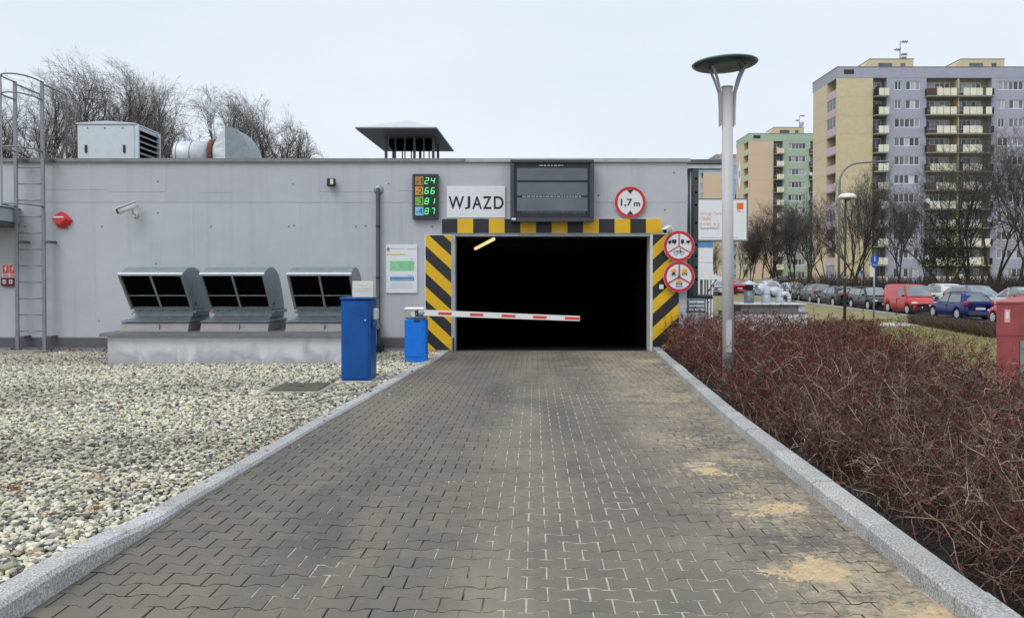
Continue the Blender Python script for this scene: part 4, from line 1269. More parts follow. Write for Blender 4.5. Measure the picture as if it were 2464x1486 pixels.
t, c, r = ring_sign('vehicle_ban_sign', 'upper round red-ringed sign with lorry, trailer and bicycle symbols', 1634, 592, 37.5, d2)
spokes(t, c, r)
pic(t, c, r, 'lorry_symbol', 'sign_black', [rc(-.46, .20, -.18, .42), [(-.50, .20), (-.50, .37), (-.66, .35), (-.70, .26), (-.70, .20)], circle2(-.60, .18, .05, 10), circle2(-.28, .18, .05, 10)])
pic(t, c, r, 'trailer_symbol', 'sign_black', [rc(.12, .20, .32, .42), rc(.34, .19, .46, .21), rc(.46, .22, .70, .36), circle2(.20, .18, .045, 10), circle2(.58, .19, .045, 10)])
def annulus(cx, cz, ro, ri, n=16):
    out = []
    for i in range(n):
        a, b = 2 * math.pi * i / n, 2 * math.pi * (i + 1) / n
        out.append([(cx + ro * math.cos(a), cz + ro * math.sin(a)), (cx + ro * math.cos(b), cz + ro * math.sin(b)), (cx + ri * math.cos(b), cz + ri * math.sin(b)), (cx + ri * math.cos(a), cz + ri * math.sin(a))])
    return out
def bar2(x0, z0, x1, z1, w):
    d = Vector((x1 - x0, z1 - z0)).normalized(); nx, nz = -d.y * w / 2, d.x * w / 2
    return [(x0 + nx, z0 + nz), (x0 - nx, z0 - nz), (x1 - nx, z1 - nz), (x1 + nx, z1 + nz)]
pic(t, c, r, 'bicycle_symbol', 'print_dark', annulus(-.20, -.44, .13, .105) + annulus(.20, -.44, .13, .105) + [bar2(-.2, -.44, -.1, -.26, .028), bar2(-.1, -.28, .10, -.28, .028), bar2(.10, -.28, .02, -.46, .028), bar2(.02, -.46, -.1, -.27, .028), bar2(.10, -.28, .20, -.44, .028), bar2(.07, -.24, .13, -.40, .055), circle2(.08, -.19, .045, 8)])
t, c, r = ring_sign('cargo_ban_sign', 'lower round red-ringed sign with orange hazardous cargo symbols', 1634, 665.5, 37.5, d2 + .012)
spokes(t, c, r)
star = [(-.36 + (.20 if i % 2 else .11) * math.cos(i * math.pi / 8), .38 + (.16 if i % 2 else .09) * math.sin(i * math.pi / 8)) for i in range(16)]
pic(t, c, r, 'explosive_symbol', 'sign_orange', [star])
pic(t, c, r, 'car_symbol', 'sign_black', [rc(-.47, .14, -.25, .24), rc(-.43, .24, -.29, .29), rc(-.48, .08, -.42, .14), rc(-.30, .08, -.24, .14)], .003)
pic(t, c, r, 'cargo_symbol', 'sign_orange', [rc(.20, .22, .50, .50)])
pic(t, c, r, 'axle_symbol', 'sign_black', [rc(.20, .19, .50, .215), rc(.20, .10, .26, .19), rc(.44, .10, .50, .19)], .0005)
pic(t, c, r, 'tanker_symbol', 'sign_orange', [[(x * 1.0, z * .6 - .30 + .06) for x, z in circle2(0, -.1, .17, 20)]])
pic(t, c, r, 'axle_symbol', 'sign_black', [rc(-.17, -.47, .17, -.445), rc(-.19, -.52, -.13, -.40), rc(.13, -.52, .19, -.40)], .0005)
pic(t, c, r, 'water_symbol', 'print_blue', [rc(-.22, -.64, .22, -.58)])

# info board
yi = YW - .03
x0, x1, z0, z1 = rect_d(928.5, 589, 1004.5, 705, yi)
s = thing('tariff_board', 'white price board with green and blue blocks between downpipe and striped panel', 'sign', ((x0 + x1) / 2, YW, z0))
M().cbox(x0, x1, yi, YW - .003, z0, z1, .006).build('plate', 'sign_white', s)
def ptch(name, mat, a, b, c_, d_, lift=.0015):
    p0, p1, q0, q1 = rect_d(a, b, c_, d_, yi)
    M().box(p0, p1, yi - lift - .001, yi - .0005, q0, q1).build(name, mat, s)
ptch('accent_line', 'print_yellow', 929.5, 610.5, 975, 613.6)
ptch('green_block', 'print_green', 938.5, 627.5, 996.5, 651)
ptch('blue_block', 'print_blue', 938.5, 665.5, 996.5, 675.5)
q = P(934, 600, yi)
k = yi / F_PX
M().prism([(q.x - 4 * k, q.z - 1 * k), (q.x + 0 * k, q.z + 6 * k), (q.x + 1 * k, q.z + 2 * k), (q.x + 6 * k, q.z + 4 * k), (q.x + 1 * k, q.z - 2 * k)], 'y', yi - .0025, yi - .0005).build('logo_mark', 'print_dark', s)
M().prism([(q.x - 3 * k, q.z - 5 * k), (q.x + 4 * k, q.z - 2.5 * k), (q.x + 3 * k, q.z - 5.5 * k)], 'y', yi - .0025, yi - .0005).build('logo_mark', 'print_dark', s)
rr = random.Random(9)
def tline(py_, xa, xb, mat, h=1.0, wmin=2, wmax=7):
    m = M(); X = xa
    while X < xb - 1:
        wd = rr.uniform(wmin, wmax); e = min(X + wd, xb)
        p0, p1, q0, q1 = rect_d(X, py_ - h / 2, e, py_ + h / 2, yi)
        m.box(p0, p1, yi - .0035, yi - .0022, q0, q1); X = e + 1.2
    m.build('text_line', mat, s)
tline(598, 941, 973, 'print_violet', 1.8); tline(598, 979, 1001, 'print_grey', 3.0)
tline(623, 988, 995, 'print_green_dark', 1.4); tline(662.5, 980, 994, 'print_blue', 1.4)
for py_, xa in ((629.5, 958), (634, 962), (638.5, 958), (643, 962), (647.5, 958)): tline(py_, xa, 990, 'print_green_dark', 1.1)
tline(673, 942, 994, 'sign_white', .8)
for py_ in (681.5, 684.5, 688.5, 692): tline(py_, 941, 993, 'print_violet', .9)
for a, b in ((932, 700), (1001, 700), (932, 593), (1001, 593)):
    q = P(a, b, yi); M().lathe([(.009, -.004), (.005, -.006)], (q.x, yi, q.z), 8, 'y').build('screw', 'print_grey', s)

# ------------------------------------------------------------------ small things on the wall
q = P(152, 530, YW)
al = thing('alarm_sounder', 'red faceted fire alarm sounder high on the wall beside the ladder', 'alarm', (q.x, YW, q.z))
rr8 = [(q.x + a * .0104, q.z + b * .0104) for a, b in ((-21, 2), (-13, 13), (-2, 18), (8, 13), (20, 0), (14, -9), (2, -17), (-9, -14))]
m = M(); n = 8
inner = [(q.x + (x - q.x) * .62 - .02, q.z + (z - q.z) * .62 + .02) for x, z in rr8]
m.add([(x, YW - .004, z) for x, z in rr8] + [(x, YW - .05, z) for x, z in rr8] + [(x, YW - .13, z) for x, z in inner],
      [(i, (i + 1) % 8, 8 + (i + 1) % 8, 8 + i) for i in range(8)] + [(8 + i, 8 + (i + 1) % 8, 16 + (i + 1) % 8, 16 + i) for i in range(8)] + [tuple(range(16, 24))])
m.build('housing', 'alarm_red', al)
M().box(q.x - .13, q.x + .08, YW - .134, YW - .131, q.z + .045, q.z + .075).build('label_strip', 'sign_white', al)

def bullet_camera(name, label, tip, tail, mount, r, mat='white_paint'):
    t = thing(name, label, 'camera', (mount.x, YW, mount.z))
    ax = (tip - tail).normalized()
    M().tube([tail, tip], r, 12).build('body', mat, t)
    M().tube([tip - ax * .01, tip + ax * .012], r * .82, 12).build('lens', 'dark_plastic', t)
    side = ax.cross(Vector((0, 0, 1))).normalized(); up = side.cross(ax)
    h = M(); a0, a1 = tail + up * r * 1.02, tip + up * r * 1.02 + ax * .07
    vs = [a0 + side * r * 1.1, a0 - side * r * 1.1, a1 - side * r * 1.1, a1 + side * r * 1.1]
    h.add(vs + [v + up * .012 for v in vs], [(0, 1, 2, 3), (7, 6, 5, 4), (0, 4, 5, 1), (1, 5, 6, 2), (2, 6, 7, 3), (3, 7, 4, 0)])
    h.build('sun_shield', mat, t)
    mid = tail.lerp(tip, .3)
    M().tube([mid - up * r * .8, Vector((mount.x, YW - .10, mount.z)), Vector((mount.x, YW - .004, mount.z))], .024, 8).build('arm', 'off_white', t)
    M().lathe([(.06, -.03), (.07, -.02), (.07, -.003)], (mount.x, YW, mount.z), 14, 'y').build('base', 'off_white', t)
    return t
bullet_camera('surveillance_camera', 'white bullet camera pointing left on the wall above the hoods', P(283, 509, YW - .42), P(330, 491, YW - .16), P(326, 516, YW), .066)
bullet_camera('surveillance_camera', 'small white bullet camera above the right striped panel', P(1600, 556, YW - .30), P(1612, 549, YW - .10), P(1614, 553, YW), .05)
q = P(800, 440, YW)
fl = thing('floodlight', 'small black floodlight box on the upper wall', 'lamp', (q.x, YW, q.z))
M().cbox(q.x - .085, q.x + .085, YW - .17, YW - .05, q.z - .09, q.z + .08, .015).build('housing', 'dark_plastic', fl)
M().cbox(q.x - .01, q.x + .055, YW - .176, YW - .171, q.z - .05, q.z + .06, .003).build('window', 'off_white', fl)
M().cbox(q.x - .04, q.x + .04, YW - .049, YW - .003, q.z - .03, q.z + .04, .006).build('bracket', 'dark_plastic', fl)
# downpipe
a = P(911, 457, YW)
dp = thing('downpipe', 'thin dark downpipe with a round wall rosette left of the price board', 'pipe', (a.x, YW, 0))
M().tube([(a.x, YW - .004, a.z), (a.x, YW - .06, a.z), (a.x, YW - .085, a.z - .03), (a.x, YW - .085, .12), (a.x + .02, YW - .16, .05)], .043, 12).build('pipe', 'pipe_dark', dp)
M().lathe([(.04, -.03), (.098, -.02), (.105, -.003)], (a.x, YW, a.z), 20, 'y').build('rosette', 'galvanised_dull', dp)
for zz in (.55, 1.6, 2.7): M().lathe([(.052, -.02), (.052, .02)], (a.x, YW - .085, zz), 12).build('clamp', 'pipe_dark', dp)
M().cbox(a.x - .06, a.x + .12, YW - .32, YW - .06, -.03, .16, .02).build('gully', 'dark_plastic', dp)
# small white switch on the right striped panel
q = P(1591, 690, YW - .03)
sw = M().cbox(q.x - .045, q.x + .045, YW - .075, YW - .03, q.z - .05, q.z + .05, .008)
tag(sw.build('switch_box', 'white_paint', None, (q.x, YW - .03, q.z)), 'small square white switch box on the right striped panel', 'switch')
# fire switch boxes at the left edge
q = P(23, 651, YW)
fs = thing('fire_switch_sign', 'orange red twin lightning sign left of the ladder', 'sign', (q.x, YW, q.z))
M().cbox(q.x - .155, q.x + .155, YW - .012, YW - .003, q.z - .14, q.z + .14, .003).build('plate', 'sign_white', fs)
for s_ in (-1, 1):
    cx = q.x + s_ * .076
    M().box(cx - .068, cx + .068, YW - .015, YW - .0125, q.z - .06, q.z + .13).build('red_field', 'fire_orange', fs)
    M().prism([(cx + .01, q.z + .11), (cx - .035, q.z + .03), (cx - .005, q.z + .03), (cx - .02, q.z - .04), (cx + .035, q.z + .05), (cx + .005, q.z + .05), (cx + .03, q.z + .11)], 'y', YW - .0175, YW - .0155).build('bolt_symbol', 'sign_white', fs)
    for zz in (-.085, -.112): M().box(cx - .06, cx + .055, YW - .015, YW - .0125, q.z + zz - .008, q.z + zz + .008).build('text_line', 'fire_orange', fs)
q = P(23, 678, YW)
fs = thing('fire_switch', 'dark red box with two white push buttons below the lightning sign', 'switch', (q.x, YW, q.z))
M().cbox(q.x - .15, q.x + .15, YW - .07, YW - .003, q.z - .09, q.z + .085, .01).build('box', 'fire_dark', fs)
for s_ in (-1, 1):
    cx = q.x + s_ * .07
    M().box(cx - .036, cx + .036, YW - .075, YW - .071, q.z - .035, q.z + .045).build('button_frame', 'sign_white', fs)
    M().lathe([(.016, -.083), (.016, -.0755)], (cx, YW, q.z + .005), 10, 'y').build('button', 'sign_black', fs)
# canopy over the side door, mostly outside the frame
z_t, z_b = P(20, 500, YW - .5).z, P(20, 532, YW - .5).z
x_r = P(47, 520, YW - .02).x
cn = thing('door_canopy', 'grey flat canopy jutting from the wall at the left edge', 'canopy', (x_r - 1.0, YW, z_b))
M().cbox(x_r - 2.4, x_r, YW - .95, YW - .004, z_b, z_t, .01).build('slab', 'garage_paint', cn)
M().cbox(x_r - 2.38, x_r - .02, YW - .90, YW - .01, z_b - .10, z_b - .002, .01).build('soffit', 'skirting_metal', cn)
M().cbox(x_r - 2.45, x_r + .02, YW - .98, YW - .003, z_t + .002, z_t + .03, .006).build('flashing', 'cap_metal', cn)

# ------------------------------------------------------------------ ladder with cage
yl = YW - .24
xl, xr = P(40, 600, yl).x, P(105, 600, yl).x
zt_ = P(70, 196, yl).z
ld = thing('roof_ladder', 'tall grey steel ladder with safety hoops and roof handrail', 'ladder', ((xl + xr) / 2, yl, 0))
for xx in (xl, xr):
    M().cbox(xx - .037, xx + .037, yl - .022, yl + .022, -.02, zt_, .006).build('rail', 'ladder_metal', ld)
zz = .453
while zz < ZT - .1:
    M().tube([(xl + .028, yl, zz), (xr - .028, yl, zz)], .013, 8).build('rung', 'ladder_metal', ld); zz += .347
xc, hr = (xl + xr) / 2, .36
def hoop(z_, tilt=0.0):
    pts = []
    for i in range(15):
        a_ = math.pi * i / 14
        pts.append((xc - (xr - xl) / 2 * math.cos(a_) * (1 + .25 * math.sin(a_)), yl - .70 * math.sin(a_) ** .8, z_ + tilt * math.sin(a_)))
    M().tube(pts, .017, 6).build('cage_hoop', 'ladder_metal', ld)
for z_ in (P(70, 240, yl).z, P(70, 365, yl).z, P(70, 497, yl).z): hoop(z_)
hoop(zt_ - .01)
for a_ in (math.pi * .25,):
    xx = xc - (xr - xl) / 2 * math.cos(a_) * (1 + .25 * math.sin(a_)); yy = yl - .70 * math.sin(a_) ** .8
    M().box(xx - .02, xx + .02, yy - .024, yy - .018, P(70, 500, yl).z, zt_ + .01).build('cage_strap', 'ladder_metal', ld)
for xx in (xl, xr):
    M().tube([(xx, yl + .02, zt_ - .05), (xx, yl + .90, zt_ - .06), (xx, yl + .93, zt_ - .12), (xx, yl + .93, ZT - .05)], .021, 8).build('handrail', 'ladder_metal', ld)
for zz in (P(70, 384, yl).z, P(70, 582, yl).z, P(70, 811, yl).z):
    for xx in (xl, xr):
        M().cbox(xx + .031, xx + .15, yl - .02, yl + .03, zz - .03, zz + .03, .006).build('bracket', 'skirting_metal', ld)
        M().cbox(xx + .11, xx + .15, yl + .031, YW - .002, zz - .028, zz + .028, .004).build('bracket', 'skirting_metal', ld)
# worn stone slab lying at the ladder foot
q = G(20, 862, 0.0)
m = M(); m.add([(q.x - 1.2, 15.9, -.02), (q.x - .05, 16.6, -.02), (q.x + .05, 17.1, -.02), (q.x - 1.2, 16.8, -.02), (q.x - 1.2, 15.95, .07), (q.x - .10, 16.65, .06), (q.x + .0, 17.05, .06), (q.x - 1.2, 16.75, .07)],
          [(0, 3, 2, 1), (4, 5, 6, 7), (0, 1, 5, 4), (1, 2, 6, 5), (2, 3, 7, 6), (3, 0, 4, 7)])
tag(m.build('stone_slab', 'manhole_frame', None, (q.x - .4, 16.4, 0)), 'flat weathered slab on the gravel at the ladder foot', 'slab')

# ------------------------------------------------------------------ plinth with the three exhaust hoods
px0, px1, py0 = -7.40, -2.90, 14.65
pz = .565
pt = thing('vent_plinth', 'long low off-white concrete plinth under the three exhaust hoods', 'plinth', ((px0 + px1) / 2, (py0 + YW) / 2, 0))
M().cbox(px0, px1, py0, YW - .07, -.15, pz - .06, .012).build('base', 'plinth_paint', pt)
for i in range(4):
    a = px0 - .10 + i * (px1 - px0 + .2) / 4; b = a + (px1 - px0 + .2) / 4 - .003
    m = M(); m.prism([(py0 - .10, pz - .062), (py0 - .10, pz - .012), (py0 - .05, pz + .0), (YW - .062, pz + .03), (YW - .062, pz - .058)], 'x', a, b); m.build('cap_sheet', 'cap_metal', pt)
def hood(name, label, xl_):
    W = 1.16
    t = thing(name, label, 'vent', (xl_ + W / 2, 15.6, pz), group='exhaust hoods on the plinth')
    a, b = xl_, xl_ + W
    # curb and flared skirt
    m = M(); m.prism([(15.02, pz + .006), (16.32, pz + .026), (16.27, pz + .175), (15.10, pz + .165)], 'x', a - .13, b - .02); m.build('curb', 'vent_grey', t)
    for xx in (a + W * .52,):
        M().box(xx - .004, xx + .004, 15.03, 15.05, pz + .03, pz + .15).build('curb_joint', 'skirting_metal', t)
    m = M()
    vs = []
    for (x0_, x1_, y0_, y1_, z_) in ((a - .14, b - .0, 15.06, 16.30, pz + .178), (a - .14, b - .0, 15.06, 16.30, pz + .192), (a - .02, b - .05, 15.22, 16.18, pz + .235), (a + .035, b - .03, 15.30, 16.14, pz + .29), (a + .035, b - .03, 15.30, 16.14, pz + .345), (a + .02, b - .02, 15.29, 16.15, pz + .35), (a + .02, b - .02, 15.29, 16.15, pz + .41)):
        vs += [(x0_, y0_, z_), (x1_, y0_, z_), (x1_, y1_, z_), (x0_, y1_, z_)]
    fs = []
    for k in range(6):
        for j in range(4): fs.append((4 * k + j, 4 * k + (j + 1) % 4, 4 * k + 4 + (j + 1) % 4, 4 * k + 4 + j))
    m.add(vs, fs); m.build('skirt', 'galvanised', t)
    for j in range(5):
        M().lathe([(.012, -.012), (.012, 0.0)], (a + .12 + j * .22, 15.289, pz + .382), 6, 'y').build('bolt', 'skirting_metal', t)
    # gooseneck: sheet metal shell around a profile in y, z; the mouth looks down the slope to the front
    arc = [(14.70, 1.625)]
    for i in range(0, 13):
        th = math.pi * (0.86 - .86 * i / 12)
        arc.append((15.27 + .50 * math.cos(th), 1.40 + .375 * math.sin(th)))
    arc = [(14.70, 1.625), (14.86, 1.70), (14.98, 1.745), (15.12, 1.772), (15.27, 1.775), (15.42, 1.755), (15.56, 1.705), (15.68, 1.63), (15.78, 1.53), (15.88, 1.38), (15.97, 1.20), (16.06, .99)]
    back_low = (16.10, .965)
    mouth_low = (15.20, .985)
    prof = arc + [back_low, mouth_low]
    n = len(prof)
    m = M()
    for xx, flip in ((a, False), (b, True)):
        vs = [(xx, p[0], p[1]) for p in prof]
        m.add(vs, [tuple(range(n))[::-1] if flip else tuple(range(n))])
    vs = [(a, p[0], p[1]) for p in arc] + [(b, p[0], p[1]) for p in arc]
    k = len(arc)
    m.add(vs, [(i, i + 1, k + i + 1, k + i) for i in range(k - 1)], True)
    m.build('shell', 'galvanised', t)
    m = M(); m.add([(a + .004, 14.775, 1.63), (b - .004, 14.775, 1.63), (b - .004, 15.255, 1.0), (a + .004, 15.255, 1.0)], [(0, 1, 2, 3)]); m.build('throat_shade_sheet', 'black_void', t)  # black sheet just inside the mouth paints the darkness of the hollow
    # mouth frame
    def along(tt, off=0.0): return (14.70 + (15.20 - 14.70) * tt - off * .78, 1.625 + (.985 - 1.625) * tt - off * .62)
    def strip(x0_, x1_, t0, t1, mat, nm, dep=.05):
        p, q_ = along(t0), along(t1)
        e, f = along(t0, -dep), along(t1, -dep)
        mm = M(); mm.prism([p, q_, f, e], 'x', x0_, x1_); mm.build(nm, mat, t)
    strip(a - .012, b + .012, -.02, .03, 'galvanised_light', 'mouth_frame')
    strip(a - .012, b + .012, .975, 1.02, 'galvanised', 'mouth_frame')
    strip(a - .012, a + .03, .047, .963, 'galvanised', 'mouth_frame')
    strip(b - .03, b + .012, .047, .963, 'galvanised', 'mouth_frame')
    strip(a + W * .5 - .018, a + W * .5 + .018, .047, .963, 'galvanised_dull', 'mullion', .015)
    strip(a + .032, a + W * .5 - .02, .60, .618, 'galvanised_dull', 'crossbar', .02)
    strip(a + W * .5 + .02, b - .032, .60, .618, 'galvanised_dull', 'crossbar', .02)
    M().lathe([(.03, -.0), (.03, .014)], (b, 15.36, 1.08), 10, 'x').build('rivet', 'skirting_metal', t)
    M().cbox(b - .06, b + .03, 15.30, 16.16, .90, .958, .01).build('flange', 'galvanised_dull', t)
    M().cbox(a - .03, a + .06, 15.30, 16.16, .90, .958, .01).build('flange', 'galvanised_dull', t)
    return t
hood('exhaust_hood', 'leftmost of the three galvanised gooseneck hoods on the plinth', -7.22)
hood('exhaust_hood', 'middle of the three galvanised gooseneck hoods on the plinth', -5.72)
hood('exhaust_hood', 'rightmost gooseneck hood on the plinth, partly behind the blue ticket machine', -4.12)

# ------------------------------------------------------------------ blue ticket machine, its notice, barrier
c0, c1, d0, d1 = -2.52, -2.085, 11.8, 12.32
h = 1.265
tm = thing('ticket_machine', 'tall dark blue metal ticket machine on the gravel beside the kerb', 'machine', ((c0 + c1) / 2, (d0 + d1) / 2, 0))
M().cbox(c0 - .02, c1 + .02, d0 - .02, d1 + .02, -.1, .035, .008).build('foot', 'concrete_path', tm)
M().cbox(c0, c1, d0 + .012, d1, .036, h - .035, .012).build('body', 'cabinet_blue', tm)
M().cbox(c0 + .012, c1 - .035, d0, d0 + .0115, .07, h - .06, .004).build('door', 'cabinet_blue', tm)
M().cbox(c0 - .02, c1 + .035, d0 - .015, d1 + .02, h - .034, h, .012).build('top', 'cabinet_blue', tm)
q = P(862 + 6, 775, d0)
M().lathe([(.012, -.012), (.012, -.0)], (c1 - .075, d0, .93), 10, 'y').build('lock', 'galvanised_light', tm)
M().cbox(c1 + .001, c1 + .075, d0 + .12, d0 + .34, .92, 1.10, .025).build('reader', 'galvanised_light', tm)
M().cbox(c1 + .001, c1 + .055, d0 + .06, d0 + .30, .82, .90, .02).build('coin_tray', 'cabinet_blue', tm)
q0, q1 = P(848, 676, d0 + .1), P(898, 714, d0 + .1)
nt = thing('notice_card', 'cream notice card standing on top of the blue ticket machine', 'notice', ((q0.x + q1.x) / 2, d0 + .1, h))
M().cbox(q0.x, q1.x, d0 + .09, d0 + .105, h + .001, q0.z, .003).build('card', 'off_white', nt)
for py_, xa, xb in ((686, 863, 884), (694.5, 855, 893), (700, 853, 893)):
    a, b = P(xa, py_ - 1, d0 + .09), P(xb, py_ + 1, d0 + .09)
    m = M(); X = a.x; rr = random.Random(int(py_))
    while X < b.x:
        w_ = rr.uniform(.012, .045); m.box(X, min(X + w_, b.x), d0 + .0875, d0 + .0895, b.z, a.z); X += w_ + .008
    m.build('text_line', 'print_grey', nt)

b0, b1, e0, e1 = -2.0, -1.60, 14.9, 15.28
bt = thing('barrier', 'entrance barrier with light blue cabinet and red striped white boom', 'barrier', ((b0 + b1) / 2, (e0 + e1) / 2, 0))
M().cbox(b0, b1, e0, e1, -.05, .805, .02).build('cabinet', 'cabinet_blue_light', bt)
M().cbox(b0 + .03, b1 - .06, e0 - .008, e0 - .0005, .10, .72, .004).build('door', 'cabinet_blue_light', bt)
M().cbox(b0 + .17, b0 + .29, e0 - .010, e0 - .001, .755, .79, .004).build('badge', 'display_inner', bt)
M().cbox(b0 - .0, b1 - .0, e0 + .003, e1, .807, .985, .03).build('head', 'barrier_grey', bt)
M().cbox(b0 - .01, b1 - .03, e0 - .005, e1 + .01, .965, 1.02, .025).build('lid', 'white_paint', bt)
M().lathe([(.05, -.02), (.05, .002)], (b0 + .17, e0, .895), 16, 'y').build('lamp_disc', 'off_white', bt)
M().cbox(b0 + .20, b1 - .08, e0 - .04, e0 + .002, .875, .965, .012).build('boom_clamp', 'dark_plastic', bt)
for sx in (-.03, .03): M().lathe([(.011, -.05), (.011, -.04)], (b0 + .26 + sx, e0, .92 + sx * .5), 8, 'y').build('bolt', 'galvanised_light', bt)
ba, bb = P(1020, 752, e0 - .06), P(1395, 766, e0 - .06)
dv = (bb - ba).normalized(); up = Vector((0, -0, 1)); up = (up - dv * up.dot(dv)).normalized()
def boom_seg(t0, t1, hw, y0, y1, name, mat, h0=None, h1=None, r=.02):
    p, q = ba.lerp(bb, t0), ba.lerp(bb, t1)
    m = M(); g0 = hw if h0 is None else h0; g1 = hw if h1 is None else h1
    vs = []
    for pt, hh in ((p, g0), (q, g1)):
        for yy, zz in ((y0, -hh), (y1, -hh), (y1, hh), (y0, hh)): vs.append((pt.x + up.x * zz, yy, pt.z + up.z * zz))
    m.add(vs, [(0, 1, 2, 3), (7, 6, 5, 4), (0, 4, 5, 1), (1, 5, 6, 2), (2, 6, 7, 3), (3, 7, 4, 0)])
    m.build(name, mat, bt)
yb0 = e0 - .09
boom_seg(0, 1, .05, yb0, yb0 + .06, 'boom', 'white_paint', .054, .046)
for xa, xb in ((1055, 1087), (1131, 1163), (1207, 1240), (1283, 1315), (1359, 1394)):
    boom_seg((xa - 1020) / 375, (xb - 1020) / 375, .022, yb0 - .004, yb0 - .0005, 'red_band', 'boom_red', .026, .024)
M().tube([ba + Vector((-.10, .02, 0)), ba + Vector((.02, .02, 0))], .055, 10).build('boom_socket', 'barrier_grey', bt)

# ------------------------------------------------------------------ manhole in the gravel
mh = thing('manhole', 'square brown iron manhole cover in a concrete frame among the pebbles', 'manhole', (-2.93, 11.15, 0))
def q4(dx, dy, z0, z1, name, mat):
    cx, cy, sk = -2.94, 11.14, .0
    M().cbox(cx - dx, cx + dx, cy - dy, cy + dy, z0, z1, .008).build(name, mat, mh)
q4(.42, .49, -.08, .028, 'frame', 'manhole_frame')
q4(.33, .39, .0285, .046, 'cover', 'manhole_iron')
M().cbox(-2.99, -2.89, 11.10, 11.13, .0465, .056, .003).build('handle', 'dark_plastic', mh)

# ------------------------------------------------------------------ on the roof
ZR = ZT - .06
A0, A1 = P(186, 300, 20.5).x, P(325, 300, 20.5).x
zA = P(186, 299, 20.5).z
ac = thing('air_unit', 'pale ventilation unit with louvred side on the flat roof', 'air unit', ((A0 + A1) / 2, 21.1, ZR))
M().cbox(A0, A1, 20.5, 21.8, ZR + .05, zA, .012).build('casing', 'unit_white', ac)
m = M(); m.prism([(A0 - .02, zA + .002), (A1 + .02, zA + .002), (A1 + .02, zA + .03), ((A0 + A1) / 2, zA + .085), (A0 - .02, zA + .03)], 'y', 20.47, 21.83); m.build('lid', 'unit_white', ac)
M().cbox(A0 + .03, A1 - .03, 20.488, 20.499, ZR + .1, zA - .06, .004).build('door', 'unit_white', ac)
for px_ in (207, 299):
    q = P(px_, 358, 20.48); M().cbox(q.x - .03, q.x + .03, 20.455, 20.487, q.z - .10, q.z + .10, .01).build('handle', 'dark_plastic', ac)
for px_ in (210, 252, 295): 
    q = P(px_, 308, 20.48); M().lathe([(.02, -.008), (.02, 0)], (q.x, 20.488, q.z), 8, 'y').build('bolt', 'skirting_metal', ac)
M().box(A1 + .0005, A1 + .006, 20.56, 21.74, ZR + .10, zA - .06).build('louvre_back', 'black_void', ac)
nl = 9
for k in range(nl):
    zz = ZR + .14 + k * (zA - ZR - .25) / (nl - 1)
    m = M(); m.add([(A1 + .007, 20.56, zz + .05), (A1 + .007, 21.74, zz + .05), (A1 + .085, 21.74, zz - .02), (A1 + .085, 20.56, zz - .02), (A1 + .007, 20.56, zz + .038), (A1 + .007, 21.74, zz + .038), (A1 + .085, 21.74, zz - .032), (A1 + .085, 20.56, zz - .032)],
              [(0, 1, 2, 3), (7, 6, 5, 4), (0, 3, 7, 4), (1, 5, 6, 2), (3, 2, 6, 7)]); m.build('louvre', 'galvanised_dull', ac)
for yy in (20.52, 21.76): M().cbox(A1 + .001, A1 + .09, yy - .03, yy + .03, ZR + .06, zA - .02, .006).build('louvre_frame', 'unit_white', ac)

yD = 20.6
dk = thing('roof_duct', 'round roof duct with rusty flange running into a curved hood', 'duct', (P(500, 360, yD).x, yD, ZR))
xa, xb = P(412, 350, yD).x, P(500, 350, yD).x
zc_, rr_ = P(450, 368, yD).z, .355
M().lathe([(.30, xa - 0), (.345, xa + .02), (rr_, xa + .06), (rr_, xb - .02)], (0, yD + .35, zc_), 28, 'x').build('pipe', 'galvanised_light', dk)
for xx in (xa + .10, xa + .45): M().lathe([(rr_ + .003, xx - .012), (rr_ + .02, xx), (rr_ + .003, xx + .012)], (0, yD + .35, zc_), 28, 'x').build('seam', 'galvanised', dk)
M().lathe([(rr_ + .05, xb - .018), (rr_ + .05, xb + .10)], (0, yD + .35, zc_), 28, 'x').build('flange', 'rust_flange', dk)
x2 = P(546, 350, yD).x; x3 = P(606, 350, yD).x; zt2 = P(548, 305, yD).z
m = M()
N0 = 16
r0 = [(xb + .11, yD + .35 + rr_ * math.cos(2 * math.pi * k / N0), zc_ + rr_ * math.sin(2 * math.pi * k / N0)) for k in range(N0)]
def sq(k):
    a_ = 2 * math.pi * k / N0; c_, s_ = math.cos(a_), math.sin(a_); mm = max(abs(c_), abs(s_))
    return c_ / mm, s_ / mm
r1 = [(x2, yD + .35 + .46 * sq(k)[0], zc_ + .1 + (zt2 - zc_ - .1) * sq(k)[1] if sq(k)[1] > 0 else zc_ + .1 + .5 * sq(k)[1]) for k in range(N0)]
m.add(r0 + r1, [(k, (k + 1) % N0, N0 + (k + 1) % N0, N0 + k) for k in range(N0)]); m.build('transition', 'galvanised_light', dk)
prof = [(x2 + .01, ZR + .12), (x2 + .01, zt2)]
for i in range(1, 11):
    a_ = math.pi / 2 * i / 10
    prof.append((x2 + .01 + (x3 - x2 + .08) * math.sin(a_), ZR + .12 + (zt2 - ZR - .12) * math.cos(a_)))
m = M(); m.prism(prof, 'y', yD - .11, yD + .85); m.build('hood', 'galvanised', dk)
for i in range(3):
    zz = zt2 - .22 - i * .2
    M().box(x2 + .02, x2 + .25 + i * .16, yD - .1135, yD - .1105, zz - .006, zz + .006).build('seam', 'galvanised_dull', dk)
m = M(); m.lathe([(.20, 0), (.24, .05), (.34, .10)], (x2 - .14, yD - .30, ZR + .18), 18); m.build('lower_mouth', 'galvanised_dull', dk)
M().box(x2 - .9, x3 + .1, yD - .2, yD + 1.0, ZR, ZR + .115).build('foot', 'galvanised_dull', dk)

